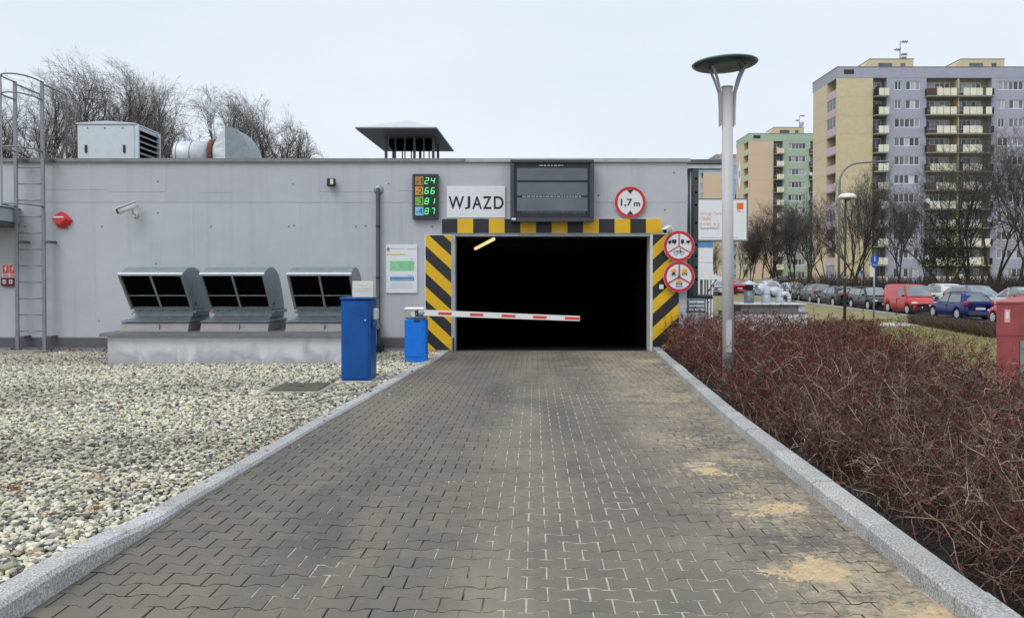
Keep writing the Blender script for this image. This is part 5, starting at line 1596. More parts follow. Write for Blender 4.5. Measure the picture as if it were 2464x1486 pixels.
# pyramid-roofed shaft
vy0, vy1 = 21.0, 24.7
zE = P(853, 306, vy0).z
vx0, vx1 = P(854, 306, vy0).x, P(1051, 307, vy0).x
zA_ = P(985, 290, (vy0 + vy1) / 2).z
sv = thing('roof_shaft', 'ventilation shaft with a wide flat pyramid roof on thin posts', 'vent', ((vx0 + vx1) / 2, 22.8, ZR))
cxm, cym = (vx0 + vx1) / 2, (vy0 + vy1) / 2
m = M()
sk = .18
cor = [(vx0, vy0), (vx1, vy0), (vx1 + sk, vy1), (vx0 + sk, vy1)]
m.add([(x, y, zE) for x, y in cor] + [(cxm + .1, cym, zA_)], [(0, 1, 4), (1, 2, 4), (2, 3, 4), (3, 0, 4)]); m.build('roof', 'galvanised_light', sv)
m = M(); m.add([(x, y, zE - .03) for x, y in cor], [(3, 2, 1, 0)]); m.build('soffit', 'skirting_metal', sv)
m = M()
for i in range(4):
    a, b = cor[i], cor[(i + 1) % 4]
    m.add([(a[0], a[1], zE - .03), (b[0], b[1], zE - .03), (b[0], b[1], zE + .004), (a[0], a[1], zE + .004)], [(0, 1, 2, 3)])
m.build('fascia', 'galvanised', sv)
bx0, bx1, by0, by1 = P(929, 370, 22.2).x, P(1034, 370, 22.2).x + .10, 22.2, 23.6
for xx in np.linspace(bx0, bx1, 6):
    for yy in (by0, by1):
        big = abs(xx - bx0) < .01 or abs(xx - bx1) < .01 or abs(xx - (bx0 + (bx1 - bx0) * .6)) < .02
        w_ = .035 if big else .016
        M().box(xx - w_, xx + w_, yy - w_, yy + w_, ZR - .05, zE - .035).build('post', 'skirting_metal', sv)
for yy in (by0, by1): M().box(bx0 - .04, bx1 + .04, yy - .05, yy + .05, ZR - .1, ZR + .22).build('base', 'skirting_metal', sv)
M().box(bx0 + .04, bx1 - .04, by0 + .3, by1 - .3, P(985, 352, 22.5).z, zE - .036).build('duct_core', 'black_void', sv)
# ------------------------------------------------------------------ park lamp in the thicket
mk('lamp_arm', (0.36, 0.355, 0.36), rough=.5, var=.05)
xp, yp = 2.92, 10.8
pl = thing('park_lamp', 'tall pale grey lamp post with a dark green disc on curved arms', 'lamp', (xp, yp, 0))
zt_pole = P(1743, 212, yp).z
tilt = -.035
M().tube([(xp, yp, -.1), (xp + tilt, yp, zt_pole)], [.075, .073], 24).build('post', 'pole_grey', pl)
M().lathe([(.079, 0), (.079, .02), (.02, .026)], (xp + tilt, yp, zt_pole), 24).build('post_cap', 'pole_grey', pl)
M().box(xp - .055, xp + .02, yp - .078, yp - .072, .55, .98).build('service_door', 'pole_grey', pl)
dc = P(1744, 158, yp)
R_d = .435
# disc, slightly tilted so that its right rim is higher
m = M(); m.lathe([(.02, -.015), (.20, -.022), (.36, -.018), (R_d - .03, -.002), (R_d - .004, .018)], (0, 0, 0), 48)
mt = Matrix.Translation(dc) @ Matrix.Rotation(R(-2.0), 4, 'Y')
m.xform(mt); m.build('disc_underside', 'lamp_green', pl)
m = M(); m.lathe([(R_d - .003, .018), (R_d, .028), (R_d - .015, .040), (.30, .058), (.05, .068), (.0001, .069)], (0, 0, 0), 48); m.xform(mt); m.build('disc_top', 'lamp_rim', pl)
for k in range(4):
    a_ = R((24, 156, 204, 336)[k]); ca, sa = math.cos(a_), math.sin(a_)
    pts = []
    for t_, rr_, zz_ in ((0, .088, -.50), (.2, .089, -.28), (.4, .10, -.06), (.6, .150, .12), (.8, .215, .265), (1, .285, .375)):
        pts.append((xp + tilt + rr_ * ca, yp + rr_ * sa, zt_pole + zz_))
    m = M(); nx, ny = -sa * .009, ca * .009
    prev = None
    vs = []
    for i, p in enumerate(pts):
        w_ = .030
        ox, oz = (ca * w_, 0) if i > 2 else (ca * .022, 0)
        oy = sa * (w_ if i > 2 else .022)
        vs += [(p[0] + nx, p[1] + ny, p[2]), (p[0] - nx, p[1] - ny, p[2]), (p[0] - nx + ox, p[1] - ny + oy, p[2] - .012), (p[0] + nx + ox, p[1] + ny + oy, p[2] - .012)]
    fs = []
    for i in range(len(pts) - 1):
        for j in range(4): fs.append((4 * i + j, 4 * i + (j + 1) % 4, 4 * i + 4 + (j + 1) % 4, 4 * i + 4 + j))
    m.add(vs, fs + [(0, 1, 2, 3), (23, 22, 21, 20)]); m.build('arm', 'lamp_arm', pl)

# ------------------------------------------------------------------ red cabinet at the right edge
yc = 11.0
x0 = P(2403, 760, yc).x; zt = P(2403, 729, yc).z
rc_ = thing('utility_cabinet', 'faded red utility cabinet with sloping lid at the right edge', 'cabinet', (x0 + .42, yc + .3, 0))
m = M()
fx = x0 + .225
body = [(x0, yc + .05), (fx, yc - .08), (x0 + .95, yc + .22), (x0 + .95, yc + .62), (x0 + .36, yc + .50)]
zj = P(2403, 808, yc).z
m.prism(body, 'z', zj + .004, zt); m.build('upper_box', 'red_cabinet', rc_)
m = M(); cxm = sum(p[0] for p in body) / 5; cym = sum(p[1] for p in body) / 5
m.prism([(cxm + (x - cxm) * .985, cym + (y - cym) * .985) for x, y in body], 'z', -.1, zj); m.build('lower_box', 'red_cabinet', rc_)
m = M(); big = [(cxm + (x - cxm) * 1.04, cym + (y - cym) * 1.04) for x, y in body]; sm_ = [(cxm + (x - cxm) * .55, cym + (y - cym) * .55) for x, y in body]
m.add([(x, y, zt + .002) for x, y in big] + [(x, y, zt + .022) for x, y in big] + [(x, y, zt + .075) for x, y in sm_],
      [tuple(range(5))[::-1]] + [(i, (i + 1) % 5, 5 + (i + 1) % 5, 5 + i) for i in range(5)] + [(5 + i, 5 + (i + 1) % 5, 10 + (i + 1) % 5, 10 + i) for i in range(5)] + [tuple(range(10, 15))])
m.build('lid', 'red_cabinet_top', rc_)
e = Vector((fx - x0, -.13, 0)).normalized(); nrm = Vector((e.y, -e.x, 0))
def on_face(u0, u1, z0, z1, name, mat, lift=.004):
    o = Vector((x0, yc + .05, 0)) + nrm * lift
    a, b = o + e * u0, o + e * u1
    m = M(); i_ = -nrm * (lift - .0005)
    vs = [(a.x, a.y, z0), (b.x, b.y, z0), (b.x, b.y, z1), (a.x, a.y, z1)]
    vs2 = [(v[0] + i_.x, v[1] + i_.y, v[2]) for v in vs]
    m.add(vs + vs2, [(0, 1, 2, 3), (0, 4, 5, 1), (1, 5, 6, 2), (2, 6, 7, 3), (3, 7, 4, 0)]); m.build(name, mat, rc_)
on_face(.095, .16, P(0, 775, yc).z, P(0, 744, yc).z, 'label_plate', 'pink_label')
on_face(.112, .143, P(0, 765, yc).z, P(0, 750, yc).z, 'label_mark', 'sign_white', .006)
o = Vector((fx, yc - .08, 0)); e2 = Vector((.725, .30, 0)).normalized(); n2 = Vector((e2.y, -e2.x, 0))
m = M(); a, b = o + e2 * .03 + n2 * .004, o + e2 * .6 + n2 * .004
m.add([(a.x, a.y, -.05), (b.x, b.y, -.05), (b.x, b.y, zj - .06), (a.x, a.y, zj - .06)], [(0, 1, 2, 3)]); m.build('side_panel', 'teal_panel', rc_)

# ------------------------------------------------------------------ low vent box with pipes behind the thicket
yv = 20.0
bx0, bx1 = P(1768, 760, yv).x, P(1942, 760, yv).x
zt_, zm_ = P(0, 732, yv).z, P(0, 752, yv).z
vb = thing('vent_box', 'low off-white vent box with a metal lid behind the thicket', 'vent', ((bx0 + bx1) / 2, yv + .8, terrain(yv)))
M().cbox(bx0, bx1 - .36, yv, yv + 1.6, -.5, zm_ - .02, .01).build('wall_panel', 'white_render', vb)
M().cbox(bx1 - .35, bx1, yv, yv + 1.6, -.5, zm_ - .02, .01).build('wall_panel', 'white_render', vb)
M().cbox(bx0 - .03, bx1 + .03, yv - .03, yv + 1.63, zm_ - .018, zm_ + .02, .006).build('ledge', 'cap_metal', vb)
M().cbox(bx0 + .18, bx1 - .04, yv + .10, yv + 1.5, zm_ + .022, zt_ - .02, .01).build('upstand', 'vent_grey', vb)
M().cbox(bx1 - .19, bx1 - .042, yv + .06, yv + .098, zm_ + .022, zt_ - .02, .006).build('corner', 'white_render', vb)
M().cbox(bx0 + .03, bx1 - .02, yv - .01, yv + 1.6, zt_ - .018, zt_ + .02, .008).build('lid', 'galvanised_light', vb)
def vent_pipe(label, px_, top, style, r_):
    q = P(px_, 728, yv + .8)
    t = thing('vent_pipe', label, 'vent', (q.x, yv + .8, zt_ + .02), group='vent pipes on the vent box')
    zt2 = P(px_, top, yv + .8).z; z0 = zt_ + .021
    if style == 'cap':
        M().lathe([(r_, z0), (r_, zt2 - .26)], (q.x, yv + .8, 0), 18).build('pipe', 'galvanised', t)
        M().lathe([(r_ * .82, zt2 - .259), (r_ * .82, zt2 - .12)], (q.x, yv + .8, 0), 12).build('slot', 'dark_plastic', t)
        M().lathe([(.235, zt2 - .12), (.24, zt2 - .105), (.0001, zt2)], (q.x, yv + .8, 0), 24).build('cap', 'galvanised_light', t)
    else:
        h_ = zt2 - r_
        pts = [(q.x, yv + .8, z0), (q.x, yv + .8, h_ - .12)]
        for i in range(1, 8):
            a_ = R(150) * i / 7; pts.append((q.x - (.13 - .13 * math.cos(a_)) * .9, yv + .8 - (.13 - .13 * math.cos(a_)) * .25, h_ - .12 + .13 * math.sin(a_)))
        M().tube(pts, r_, 16).build('pipe', 'galvanised_light', t)
        M().lathe([(r_ + .002, h_ - .16), (r_ + .012, h_ - .15), (r_ + .002, h_ - .14)], (q.x, yv + .8, 0), 16).build('seam', 'galvanised', t)
vent_pipe('vent pipe with a conical rain cap on the low vent box', 1802, 674, 'cap', .125)
vent_pipe('wide bent vent pipe in the middle of the low vent box', 1843, 682, 'bend', .115)
vent_pipe('medium bent vent pipe right of the wide one', 1875, 690, 'bend', .095)
vent_pipe('thin white bent vent pipe, rightmost on the low vent box', 1899, 701, 'bend', .05)
# louvred vent against the garage corner
lx0, lx1 = P(1655, 740, 18.2).x, P(1698, 740, 18.2).x
lv = thing('louvre_vent', 'small grey louvred vent low beside the garage corner', 'vent', ((lx0 + lx1) / 2, 18.5, -.05))
zl0, zl1 = P(0, 752, 18.2).z, P(0, 719, 18.2).z
M().cbox(lx0, lx1, 18.24, 18.9, zl0, zl1, .01).build('box', 'galvanised', lv)
M().cbox(lx0 - .01, lx1 + .02, 18.2, 18.95, -.3, zl0 - .003, .01).build('base', 'plinth_paint', lv)
for k in range(3):
    zz = zl0 + .05 + k * .085
    m = M(); m.prism([(18.205, zz), (18.238, zz + .05), (18.238, zz - .01)], 'x', lx0 + .03, lx1 - .03); m.build('louvre', 'galvanised_light', lv)

# ------------------------------------------------------------------ flat steel canopy behind the garage corner
yk = 18.9
cx0, cx1 = P(1668, 500, yk).x, P(1681, 500, yk).x
zk0, zk1 = P(0, 716, yk).z, P(0, 404, yk).z
cn = thing('steel_canopy', 'dark perforated steel column carrying a thin flat canopy at the garage corner', 'canopy', ((cx0 + cx1) / 2, yk, zk0))
M().cbox(cx0, cx1, yk, yk + .30, -.3, zk1, .01).build('column', 'display_frame', cn)
cw0 = P(1655, 500, yk + .3).x
M().cbox(cw0 + .03, cx0 - .004, yk + .30, yk + .40, zk0, zk1 + .05, .01).build('back_panel', 'display_inner', cn)
M().tube([(cx0 - .04, yk + .1, zk0), (cx0 - .04, yk + .1, zk1)], .022, 8).build('rod', 'galvanised_dull', cn)
M().tube([(cx0 - .085, yk + .2, zk0), (cx0 - .085, yk + .2, zk1)], .018, 8).build('rod', 'galvanised_dull', cn)
for py_ in (430, 463, 493, 536, 589, 615, 643, 672):
    q = P(1675, py_, yk); m = M(); m.lathe([(.028, -.004), (.018, -.0005)], (q.x, yk, q.z), 10, 'y'); m.build('hole', 'black_void', cn)
kx1 = P(1742, 385, yk).x
M().cbox(cw0 - .2, kx1, yk + .0, yk + .35, P(0, 405, yk).z, P(0, 395, yk).z, .006).build('fascia', 'galvanised_light', cn)
M().cbox(cw0 - .25, kx1 + .06, yk - .05, yk + .40, P(0, 394.5, yk).z, P(0, 384, yk).z, .006).build('roof_sheet', 'skirting_metal', cn)
M().cbox(cw0, P(1714, 714, yk).x, yk - .05, yk + .5, P(0, 719, yk).z, P(0, 711, yk).z, .006).build('base_rail', 'display_inner', cn)

# trolley shelter
ysh = 34.0
sh = thing('trolley_shelter', 'small shelter with a white pitched roof on thin dark posts', 'shelter', (P(1700, 700, ysh).x, ysh, terrain(ysh)))
a, b, c = P(1660, 640, ysh), P(1748, 670, ysh), P(1660, 671, ysh)
m = M(); m.prism([(a.x, a.z), (b.x, b.z), (b.x, b.z - .04), (c.x, c.z - .03)], 'y', ysh, ysh + 2.5); m.build('roof', 'white_paint', sh)
for px_, w_ in ((1688, .055), (1697, .03), (1703, .03), (1711, .02)):
    q = P(px_, 700, ysh + .1); M().box(q.x - w_, q.x + w_, ysh + .1, ysh + .16, terrain(ysh) - .05, c.z - .035).build('post', 'skirting_metal', sh)
M().tube([P(1702, 704, ysh + .08), P(1724, 672, ysh + .08)], .03, 6).build('brace', 'skirting_metal', sh)
M().box(P(1660, 700, ysh).x, P(1714, 700, ysh).x, ysh + .06, ysh + .30, P(0, 714, ysh).z - .0, P(0, 708, ysh).z).build('rail', 'skirting_metal', sh)

# ------------------------------------------------------------------ billboard
ybb = 45.0
mk('bill_white', (0.76, 0.78, 0.82), rough=.4, var=.03)
mk('bill_orange', (0.80, 0.16, 0.02), rough=.4, var=.03)
mk('bill_text', (0.72, 0.26, 0.13), rough=.4, var=.03)
x1 = P(1800, 530, ybb).x; x0 = x1 - 5.15; z0, z1 = P(0, 581, ybb).z, P(0, 477, ybb).z
bb = thing('billboard', 'white advertising billboard with orange lettering behind the lamp post', 'billboard', ((x0 + x1) / 2, ybb, terrain(ybb)))
M().cbox(x0, x1, ybb, ybb + .3, z0, z1, .02).build('frame', 'cap_metal', bb)
M().box(x0 + .07, x1 - .09, ybb - .012, ybb - .002, z0 + .10, z1 - .09).build('poster', 'bill_white', bb)
def bt_(s_, pa, pb, ya, yb_, mat):
    a, b = P(pa, yb_, ybb), P(pb, ya, ybb)
    lettering('lettering', s_, a.x, b.x, a.z, b.z, ybb - .016, mat, bb)
bt_('Orange Świat', 1684.5, 1740, 507, 519, 'bill_text')
bt_('i Netflix', 1684.5, 1711, 520, 530, 'bill_text')
bt_('6 mies. w p', 1684.5, 1731, 533, 545, 'bill_text')
bt_('Superprędkość', 1684.5, 1731, 544.5, 554, 'print_dark')
a, b = P(1772.5, 504, ybb), P(1788.5, 488, ybb)
M().box(a.x, b.x, ybb - .018, ybb - .013, a.z, b.z).build('logo_square', 'bill_orange', bb)
bt_('orange', 1774.5, 1786.5, 499, 503, 'bill_white')
bt_('flex', 1774, 1787, 506, 510, 'print_dark')
a, b = P(1686, 573, ybb), P(1775, 570.5, ybb); m = M(); m.box(a.x, b.x, ybb - .014, ybb - .0125, a.z, b.z); m.build('small_print', 'print_violet', bb)
a, b = P(1676, 700, ybb + .1), P(1715, 700, ybb + .1)
zg = terrain(ybb)
for k, (za, zb_, mt_) in enumerate(((zg - .1, P(0, 632, ybb).z, 'bill_white'), (P(0, 631, ybb).z, P(0, 596, ybb).z, 'bill_white'), (P(0, 595, ybb).z, z0 - .004, 'print_blue'))):
    M().cbox(a.x, b.x, ybb + .05, ybb + .25, za, zb_, .01).build('support_panel', mt_, bb)
M().tube([P(1802, 531, ybb + .1), P(1829, 529, ybb + .1)], .03, 6).build('lamp_bracket', 'cap_metal', bb)

# ------------------------------------------------------------------ posts along the street
yq = 60.0
q = P(2018, 700, yq)
sl = thing('street_light', 'tall street light with a long curved arm before the apartment block', 'lamp', (q.x, yq, terrain(yq)))
zA = P(0, 392, yq).z
pts = [(q.x, yq, terrain(yq) - .1), (q.x, yq, P(0, 480, yq).z), (q.x + .02, yq, P(0, 440, yq).z)]
for i in range(1, 9):
    a_ = R(85) * i / 8; pts.append((q.x + 1.55 * (1 - math.cos(a_)), yq, P(0, 440, yq).z + (zA - P(0, 440, yq).z) * math.sin(a_)))
pts.append((P(2112, 390, yq).x, yq, P(0, 389, yq).z))
M().tube(pts, [.10, .085, .08] + [.07] * 8 + [.055], 10).build('pole', 'cap_metal', sl)
q2 = P(2124, 389, yq); M().ball((q2.x, yq, q2.z), .48, .16, .09).build('lantern', 'cap_metal', sl)
yq = 32.0
q = P(2033, 700, yq)
sl = thing('globe_lamp', 'slim dark lamp post with a white dome head near the parked cars', 'lamp', (q.x, yq, terrain(yq)))
zD = P(0, 474, yq).z
M().tube([(q.x, yq, terrain(yq) - .1), (q.x, yq, P(0, 668, yq).z), (q.x, yq, zD - .12)], [.065, .052, .040], 12).build('pole', 'bark', sl)
M().lathe([(.068, P(0, 672, yq).z), (.068, P(0, 665, yq).z)], (q.x, yq, 0), 12).build('collar', 'cap_metal', sl)
M().lathe([(.05, zD - .16), (.12, zD - .10), (.30, zD - .06)], (q.x + .07, yq, 0), 20).build('lamp_base', 'cap_metal', sl)
M().lathe([(.31, zD - .062), (.345, zD - .02), (.32, zD + .06), (.22, zD + .13), (.0001, zD + .16)], (q.x + .07, yq, 0), 20).build('dome', 'lamp_white', sl)
yq = 42.0
q = P(2103, 700, yq)
mk('sign_blue', (0.015, 0.085, 0.42), rough=.4)
sp_ = thing('path_sign', 'round blue path sign on a thin grey post before the cars', 'sign', (q.x, yq, terrain(yq)))
M().tube([(q.x, yq, terrain(yq) - .1), (q.x, yq, P(0, 613, yq).z)], .045, 10).build('post', 'galvanised_dull', sp_)
c = P(2105, 624, yq - .06); m = M(); m.prism(circle2(c.x, c.z, .225, 24), 'y', yq - .06, yq - .052); m.build('upper_disc', 'sign_blue', sp_)
m = M(); m.box(c.x - .02, c.x + .02, yq - .064, yq - .061, c.z - .10, c.z + .08); m.ball((c.x, yq - .064, c.z + .12), .028, .003, .028, 8, 6); m.build('walker_symbol', 'sign_white', sp_)
c = P(2105, 635, yq - .06); m = M(); m.prism(circle2(c.x, c.z - .04, .17, 20), 'y', yq - .059, yq - .0515); m.build('lower_disc', 'sign_blue', sp_)
m = M(); m.box(c.x - .12, c.x + .12, yq - .063, yq - .060, c.z - .05, c.z - .03); m.build('bicycle_symbol', 'sign_white', sp_)
c = P(2098, 652, yq - .05); m = M(); m.box(c.x - .10, c.x + .13, yq - .048, yq - .04, c.z - .30, c.z + .30); m.build('white_plate', 'off_white', sp_)
c = P(2074, 655, 70); 
sp2 = thing('far_blue_sign', 'tiny blue sign on a post at the foot of the apartment block', 'sign', (c.x, 70, terrain(70)))
M().tube([(c.x, 70, terrain(70) - .1), (c.x, 70, c.z + .2)], .035, 8).build('post', 'galvanised_dull', sp2)
M().box(c.x - .17, c.x + .17, 69.93, 69.95, c.z - .15, c.z + .18).build('plate', 'sign_blue', sp2)
# ------------------------------------------------------------------ prefabricated apartment blocks, wall colours greyed a little to imitate haze
mk('cream_panel', (0.76, 0.73, 0.60), rough=.7, var=.06, objrand=.05)
mk('block_yellow', (0.60, 0.51, 0.335), rough=.85, var=.06, scale=1.5, objrand=.02)
mk('block_yellow_pale', (0.63, 0.515, 0.37), rough=.85, var=.06, scale=1.5, objrand=.02)
mk('block_pink', (0.56, 0.45, 0.49), rough=.85, var=.06, scale=1.5)
mk('block_violet', (0.37, 0.38, 0.465), rough=.85, var=.06, scale=1.5, objrand=.02)
mk('block_green', (0.38, 0.48, 0.385), rough=.85, var=.06, scale=1.5, objrand=.02)
mk('block_green_pale', (0.45, 0.57, 0.42), rough=.85, var=.05)
mk('block_blue', (0.26, 0.43, 0.70), rough=.85, var=.06, scale=1.5, objrand=.02)
mk('block_blue_pale', (0.45, 0.50, 0.58), rough=.85, var=.05)
mk('block_salmon', (0.64, 0.50, 0.37), rough=.85, var=.05, objrand=.02)
mk('block_grey', (0.42, 0.43, 0.44), rough=.85, var=.08)
mk('mural_blue', (0.38, 0.44, 0.58), rough=.85, var=.08)
mk('loggia_wall', (0.36, 0.32, 0.22), rough=.9, var=.1)
mk('slab_grey', (0.30, 0.29, 0.27), rough=.9, var=.12)
mk('rail_dark', (0.035, 0.033, 0.035), rough=.6)
mk('window_white', (0.72, 0.73, 0.75), rough=.45, var=.04)
mk('pane', (0.085, 0.095, 0.115), rough=.10, var=.45, scale=.35, spec=.6, objrand=.6)
mk('pane_curtain', (0.36, 0.38, 0.42), rough=.25, var=.25, scale=.5, objrand=.35)
mk('brown_net', (0.10, 0.055, 0.045), rough=.8)
FH = 2.8
def window_meshes(w, h, n):
    """white frame with n lights; returns frame mesh and pane mesh, front at y = 0"""
    f = M(); t = .11
    f.box(0, w, -.03, .06, 0, t); f.box(0, w, -.03, .06, h - t, h)
    for i in range(n + 1):
        x = i * (w - t) / n
        f.box(x, x + t, -.031, .061, t + .001, h - t - .001)
    f.box(-.05, w + .05, -.12, -.032, -.05, -.002)
    p = M().box(0, (w - t) / n - t, .01, .02, t, h - t)
    return f.mesh('window_frame', 'window_white'), p.mesh('pane', 'pane'), p.mesh('pane', 'pane_curtain'), t
_wcache = {}
def add_window(parent, x, y, z, w, h, n, rr):
    key = (round(w, 2), round(h, 2), n)
    if key not in _wcache: _wcache[key] = window_meshes(w, h, n)
    fm, pm, pc_, t = _wcache[key]
    win = share('window', fm, parent, (x, y, z))
    for i in range(n):
        share('pane', pc_ if rr.random() < .40 else pm, win, (t + i * (w - t) / n, 0, 0))
    return win
_pcache = {}
def cached(key, fn):
    if key not in _pcache: _pcache[key] = fn()
    return _pcache[key]
def block(label, X, Y, Zb, floors, cmain, cend, cpara, seed, length=None, bays=None, fmin=0, mural=False, end_alt=None, pent=(5.0, 18.5)):
    rr = random.Random(seed)
    D, LD = 9.8, 4.2                                   # depth, depth of the loggia strip on the end wall
    t = thing('apartment_block', label, 'building', (X, Y, Zb))
    H = floors * FH
    par = lambda: t
    bays = bays or [('panel', 5.4), ('balcony', 2.6), ('win', 5.1), ('double', 10.4), ('win', 5.1), ('double', 10.4), ('win', 5.1)]
    L = sum(b[1] for b in bays)
    def B(name, mat, x0, x1, y0, y1, z0, z1):
        return M().box(X + x0, X + x1, Y + y0, Y + y1, Zb + z0, Zb + z1).build(name, mat, t)
    # body and roof band
    B('core', 'loggia_wall', 1.3, L - .01, 1.3, D - .31, -1, H - .01)
    B('rear_wall', cend, .31, L, D - .3, D, -1, H)
    B('parapet', cmain, .0, L, -.03, D + .02, H, H + 1.6)
    B('roof_edge', 'cap_metal', -.05, L + .05, -.08, D + .06, H + 1.602, H + 1.68)
    # end wall at the back, storey-high panels
    pe = cached(('end', cend), lambda: M().cbox(0, .3, 0, D - LD - .31, .006, FH - .006, .01).mesh('wall_panel', cend))
    pe2 = cached(('end', end_alt or cend), lambda: M().cbox(0, .3, 0, D - LD - .31, .006, FH - .006, .01).mesh('wall_panel', end_alt or cend))
    for k in range(floors):
        share('wall_panel', pe2 if (end_alt and k < floors * .55) else pe, t, (0, LD, k * FH))
    B('end_pier', cend, .0, 1.29, LD - .35, LD - .002, -1, H - .001)
    B('end_wall_inner', 'loggia_wall', 1.2, 1.299, .36, LD - .36, -1, H - .002)
    # loggias in the end wall
    lp = cached(('lp', cpara), lambda: M().box(-.04, .10, .0, LD - .72, .0, 1.15).mesh('loggia_parapet', cpara))
    lsl = cached(('ls',), lambda: M().box(.0, 1.19, .0, LD - .72, -.16, -.004).mesh('loggia_slab', 'slab_grey'))
    for k in range(floors):
        share('loggia_slab', lsl, t, (0, .36, k * FH)); share('loggia_parapet', lp, t, (0, .36, k * FH))
        if rr.random() < .28:
            B('loggia_glazing', 'pane', .02, .06, .38, LD - .38, k * FH + 1.152, k * FH + FH - .17)
            for s_ in range(4): B('glazing_bar', 'window_white', -.0, .018, .38 + s_ * 1.1, .46 + s_ * 1.1, k * FH + 1.152, k * FH + FH - .17)
    x = 0.0
    for kind, w in bays:
        if kind == 'panel':
            pm = cached(('panel', cend if cend != 'block_pink' else 'block_yellow', w), lambda: M().cbox(0, w - .004, 0, .34, .004, FH - .004, .008).mesh('wall_panel', 'block_yellow' if cend in ('block_yellow_pale',) else cend))
            for k in range(floors): share('wall_panel', pm, t, (x, 0, k * FH))
            B('panel_back', 'loggia_wall', x + 1.31, x + w - .01, .36, 1.29, -1, H - .003)
        elif kind == 'win':
            def frame():
                m = M(); ww, z0, z1 = w - 1.25, 1.0, 2.35
                m.box(0, w, 0, .30, .0, z0); m.box(0, w, 0, .30, z1, FH); m.box(0, .62, 0, .30, z0 + .0005, z1 - .0005); m.box(w - .63, w, 0, .30, z0 + .0005, z1 - .0005)
                return m.mesh('wall_panel', cmain)
            fm = cached(('win', cmain, w), frame)
            B('bay_back', 'loggia_wall', x + .001, x + w - .001, .34, 1.29, -1, H - .003)
            for k in range(floors):
                share('wall_panel', fm, t, (x, 0, k * FH))
                if k < fmin: continue
                if rr.random() < .16:
                    add_window(t, x + .62, .13, k * FH + 1.0, 1.05, 1.35, 2, rr); add_window(t, x + 2.27, .13, k * FH + 1.0, 2.2, 1.35, 3, rr)
                    B('window_pier', cmain, x + 1.671, x + 2.269, .001, .30, k * FH + 1.001, k * FH + 2.349)
                else:
                    add_window(t, x + .62, .13, k * FH + 1.0, w - 1.25, 1.35, 5 if w > 5 else 4, rr)
        else:
            n = 1 if kind == 'balcony' else 2
            bw = w / n
            B('bay_pier', cmain, x + w - .55 if kind == 'balcony' else x + w - .34, x + w - .001, .0, 1.29, -1, H - .004)
            if kind == 'double': B('bay_pier', cmain, x + .001, x + .30, .0, 1.29, -1, H - .004)
            sl_ = cached(('slab', w), lambda: M().cbox(.02, w - (.5 if kind == 'balcony' else .30), -.75, 1.28, -.15, -.0, .01).mesh('slab', 'slab_grey'))
            def railm():
                m = M(); x0_, x1_ = .06, w - (.56 if kind == 'balcony' else .36)
                for z_ in (.12, 1.06): m.box(x0_, x1_, -.71, -.67, z_, z_ + .04)
                for xx in (x0_, x1_ - .04): m.box(xx, xx + .04, -.66, .0, 1.06, 1.10); m.box(xx, xx + .04, -.66, .0, .12, .16); m.box(xx + .01, xx + .03, -.66, -.01, .165, 1.055)
                k_ = int((x1_ - x0_) / .16)
                for i in range(k_ + 1): 
                    xx = x0_ + (x1_ - x0_ - .03) * i / k_; m.box(xx, xx + .025, -.70, -.68, .165, 1.055)
                return m.mesh('railing', 'rail_dark')
            rl = cached(('rail', w, kind), railm)
            pn = cached(('bp',), lambda: M().cbox(0, .74, -.76, -.73, .06, 1.13, .006).mesh('infill_panel', 'cream_panel'))
            for k in range(max(fmin, 0), floors):
                bal = share('balcony', sl_, t, (x, 0, k * FH))
                share('railing', rl, bal)
                if kind == 'balcony':
                    xs_ = [.56, 1.36]
                else:
                    xs_ = [1.55, 2.55, 3.55, 5.45, 6.45, 7.4]
                    if rr.random() < .4: xs_.append(.55)
                    if rr.random() < .4: xs_.append(8.8)
                for xx in xs_: share('infill_panel', pn, bal, (xx, 0, 0), None, (1 if kind == 'balcony' else 1.22, 1, 1))
                if kind == 'double' and rr.random() < .3:
                    m = M(); m.box(.1, 1.4, -.762, -.728, .08, 1.1); share('screen_net', m.mesh('screen_net', 'brown_net'), bal)
                if kind == 'double' and k % 1 == 0:
                    m = cached(('div', cend), lambda: M().box(4.95, 5.10, -.2, 1.27, .001, FH - .16).mesh('dividing_wall', 'block_yellow'))
                    share('dividing_wall', m, bal)
                if kind == 'double' and rr.random() < .30:
                    dm = cached(('dish',), lambda: M().lathe([(.0001, .10), (.22, .07), (.36, .0)], (0, 0, 0), 14, 'y').mesh('satellite_dish', 'window_white'))
                    share('satellite_dish', dm, bal, (rr.choice((.15, 5.2, 9.4)), -.95, 1.15))
                if rr.random() < .55:
                    cx_ = rr.uniform(.4, w - 1.4); hh_ = rr.uniform(.9, 1.7); mt_ = rr.choice(('brown_net', 'slab_grey', 'window_white', 'ivy', 'block_salmon'))
                    ww_ = rr.uniform(.3, .7)
                    share('balcony_clutter', M().box(cx_, cx_ + ww_, .1, .5, .002, hh_).mesh('balcony_clutter', mt_), bal)
                if kind == 'balcony': add_window(t, x + .25, 1.2, k * FH + .9, 1.5, 1.5, 2, rr)
                else:
                    add_window(t, x + .6, 1.2, k * FH + .9, 3.8, 1.45, 5, rr); add_window(t, x + 5.5, 1.2, k * FH + .9, 3.6, 1.45, 5, rr)
        x += w
    B('side_wall', cend, L - .3, L, .0, D - .31, -1, H - .005)
    # louvre patch and rooftop lift houses
    m = B('roof_vent', 'rail_dark', 1.0, 2.5, -.06, -.031, H + .55, H + 1.25)
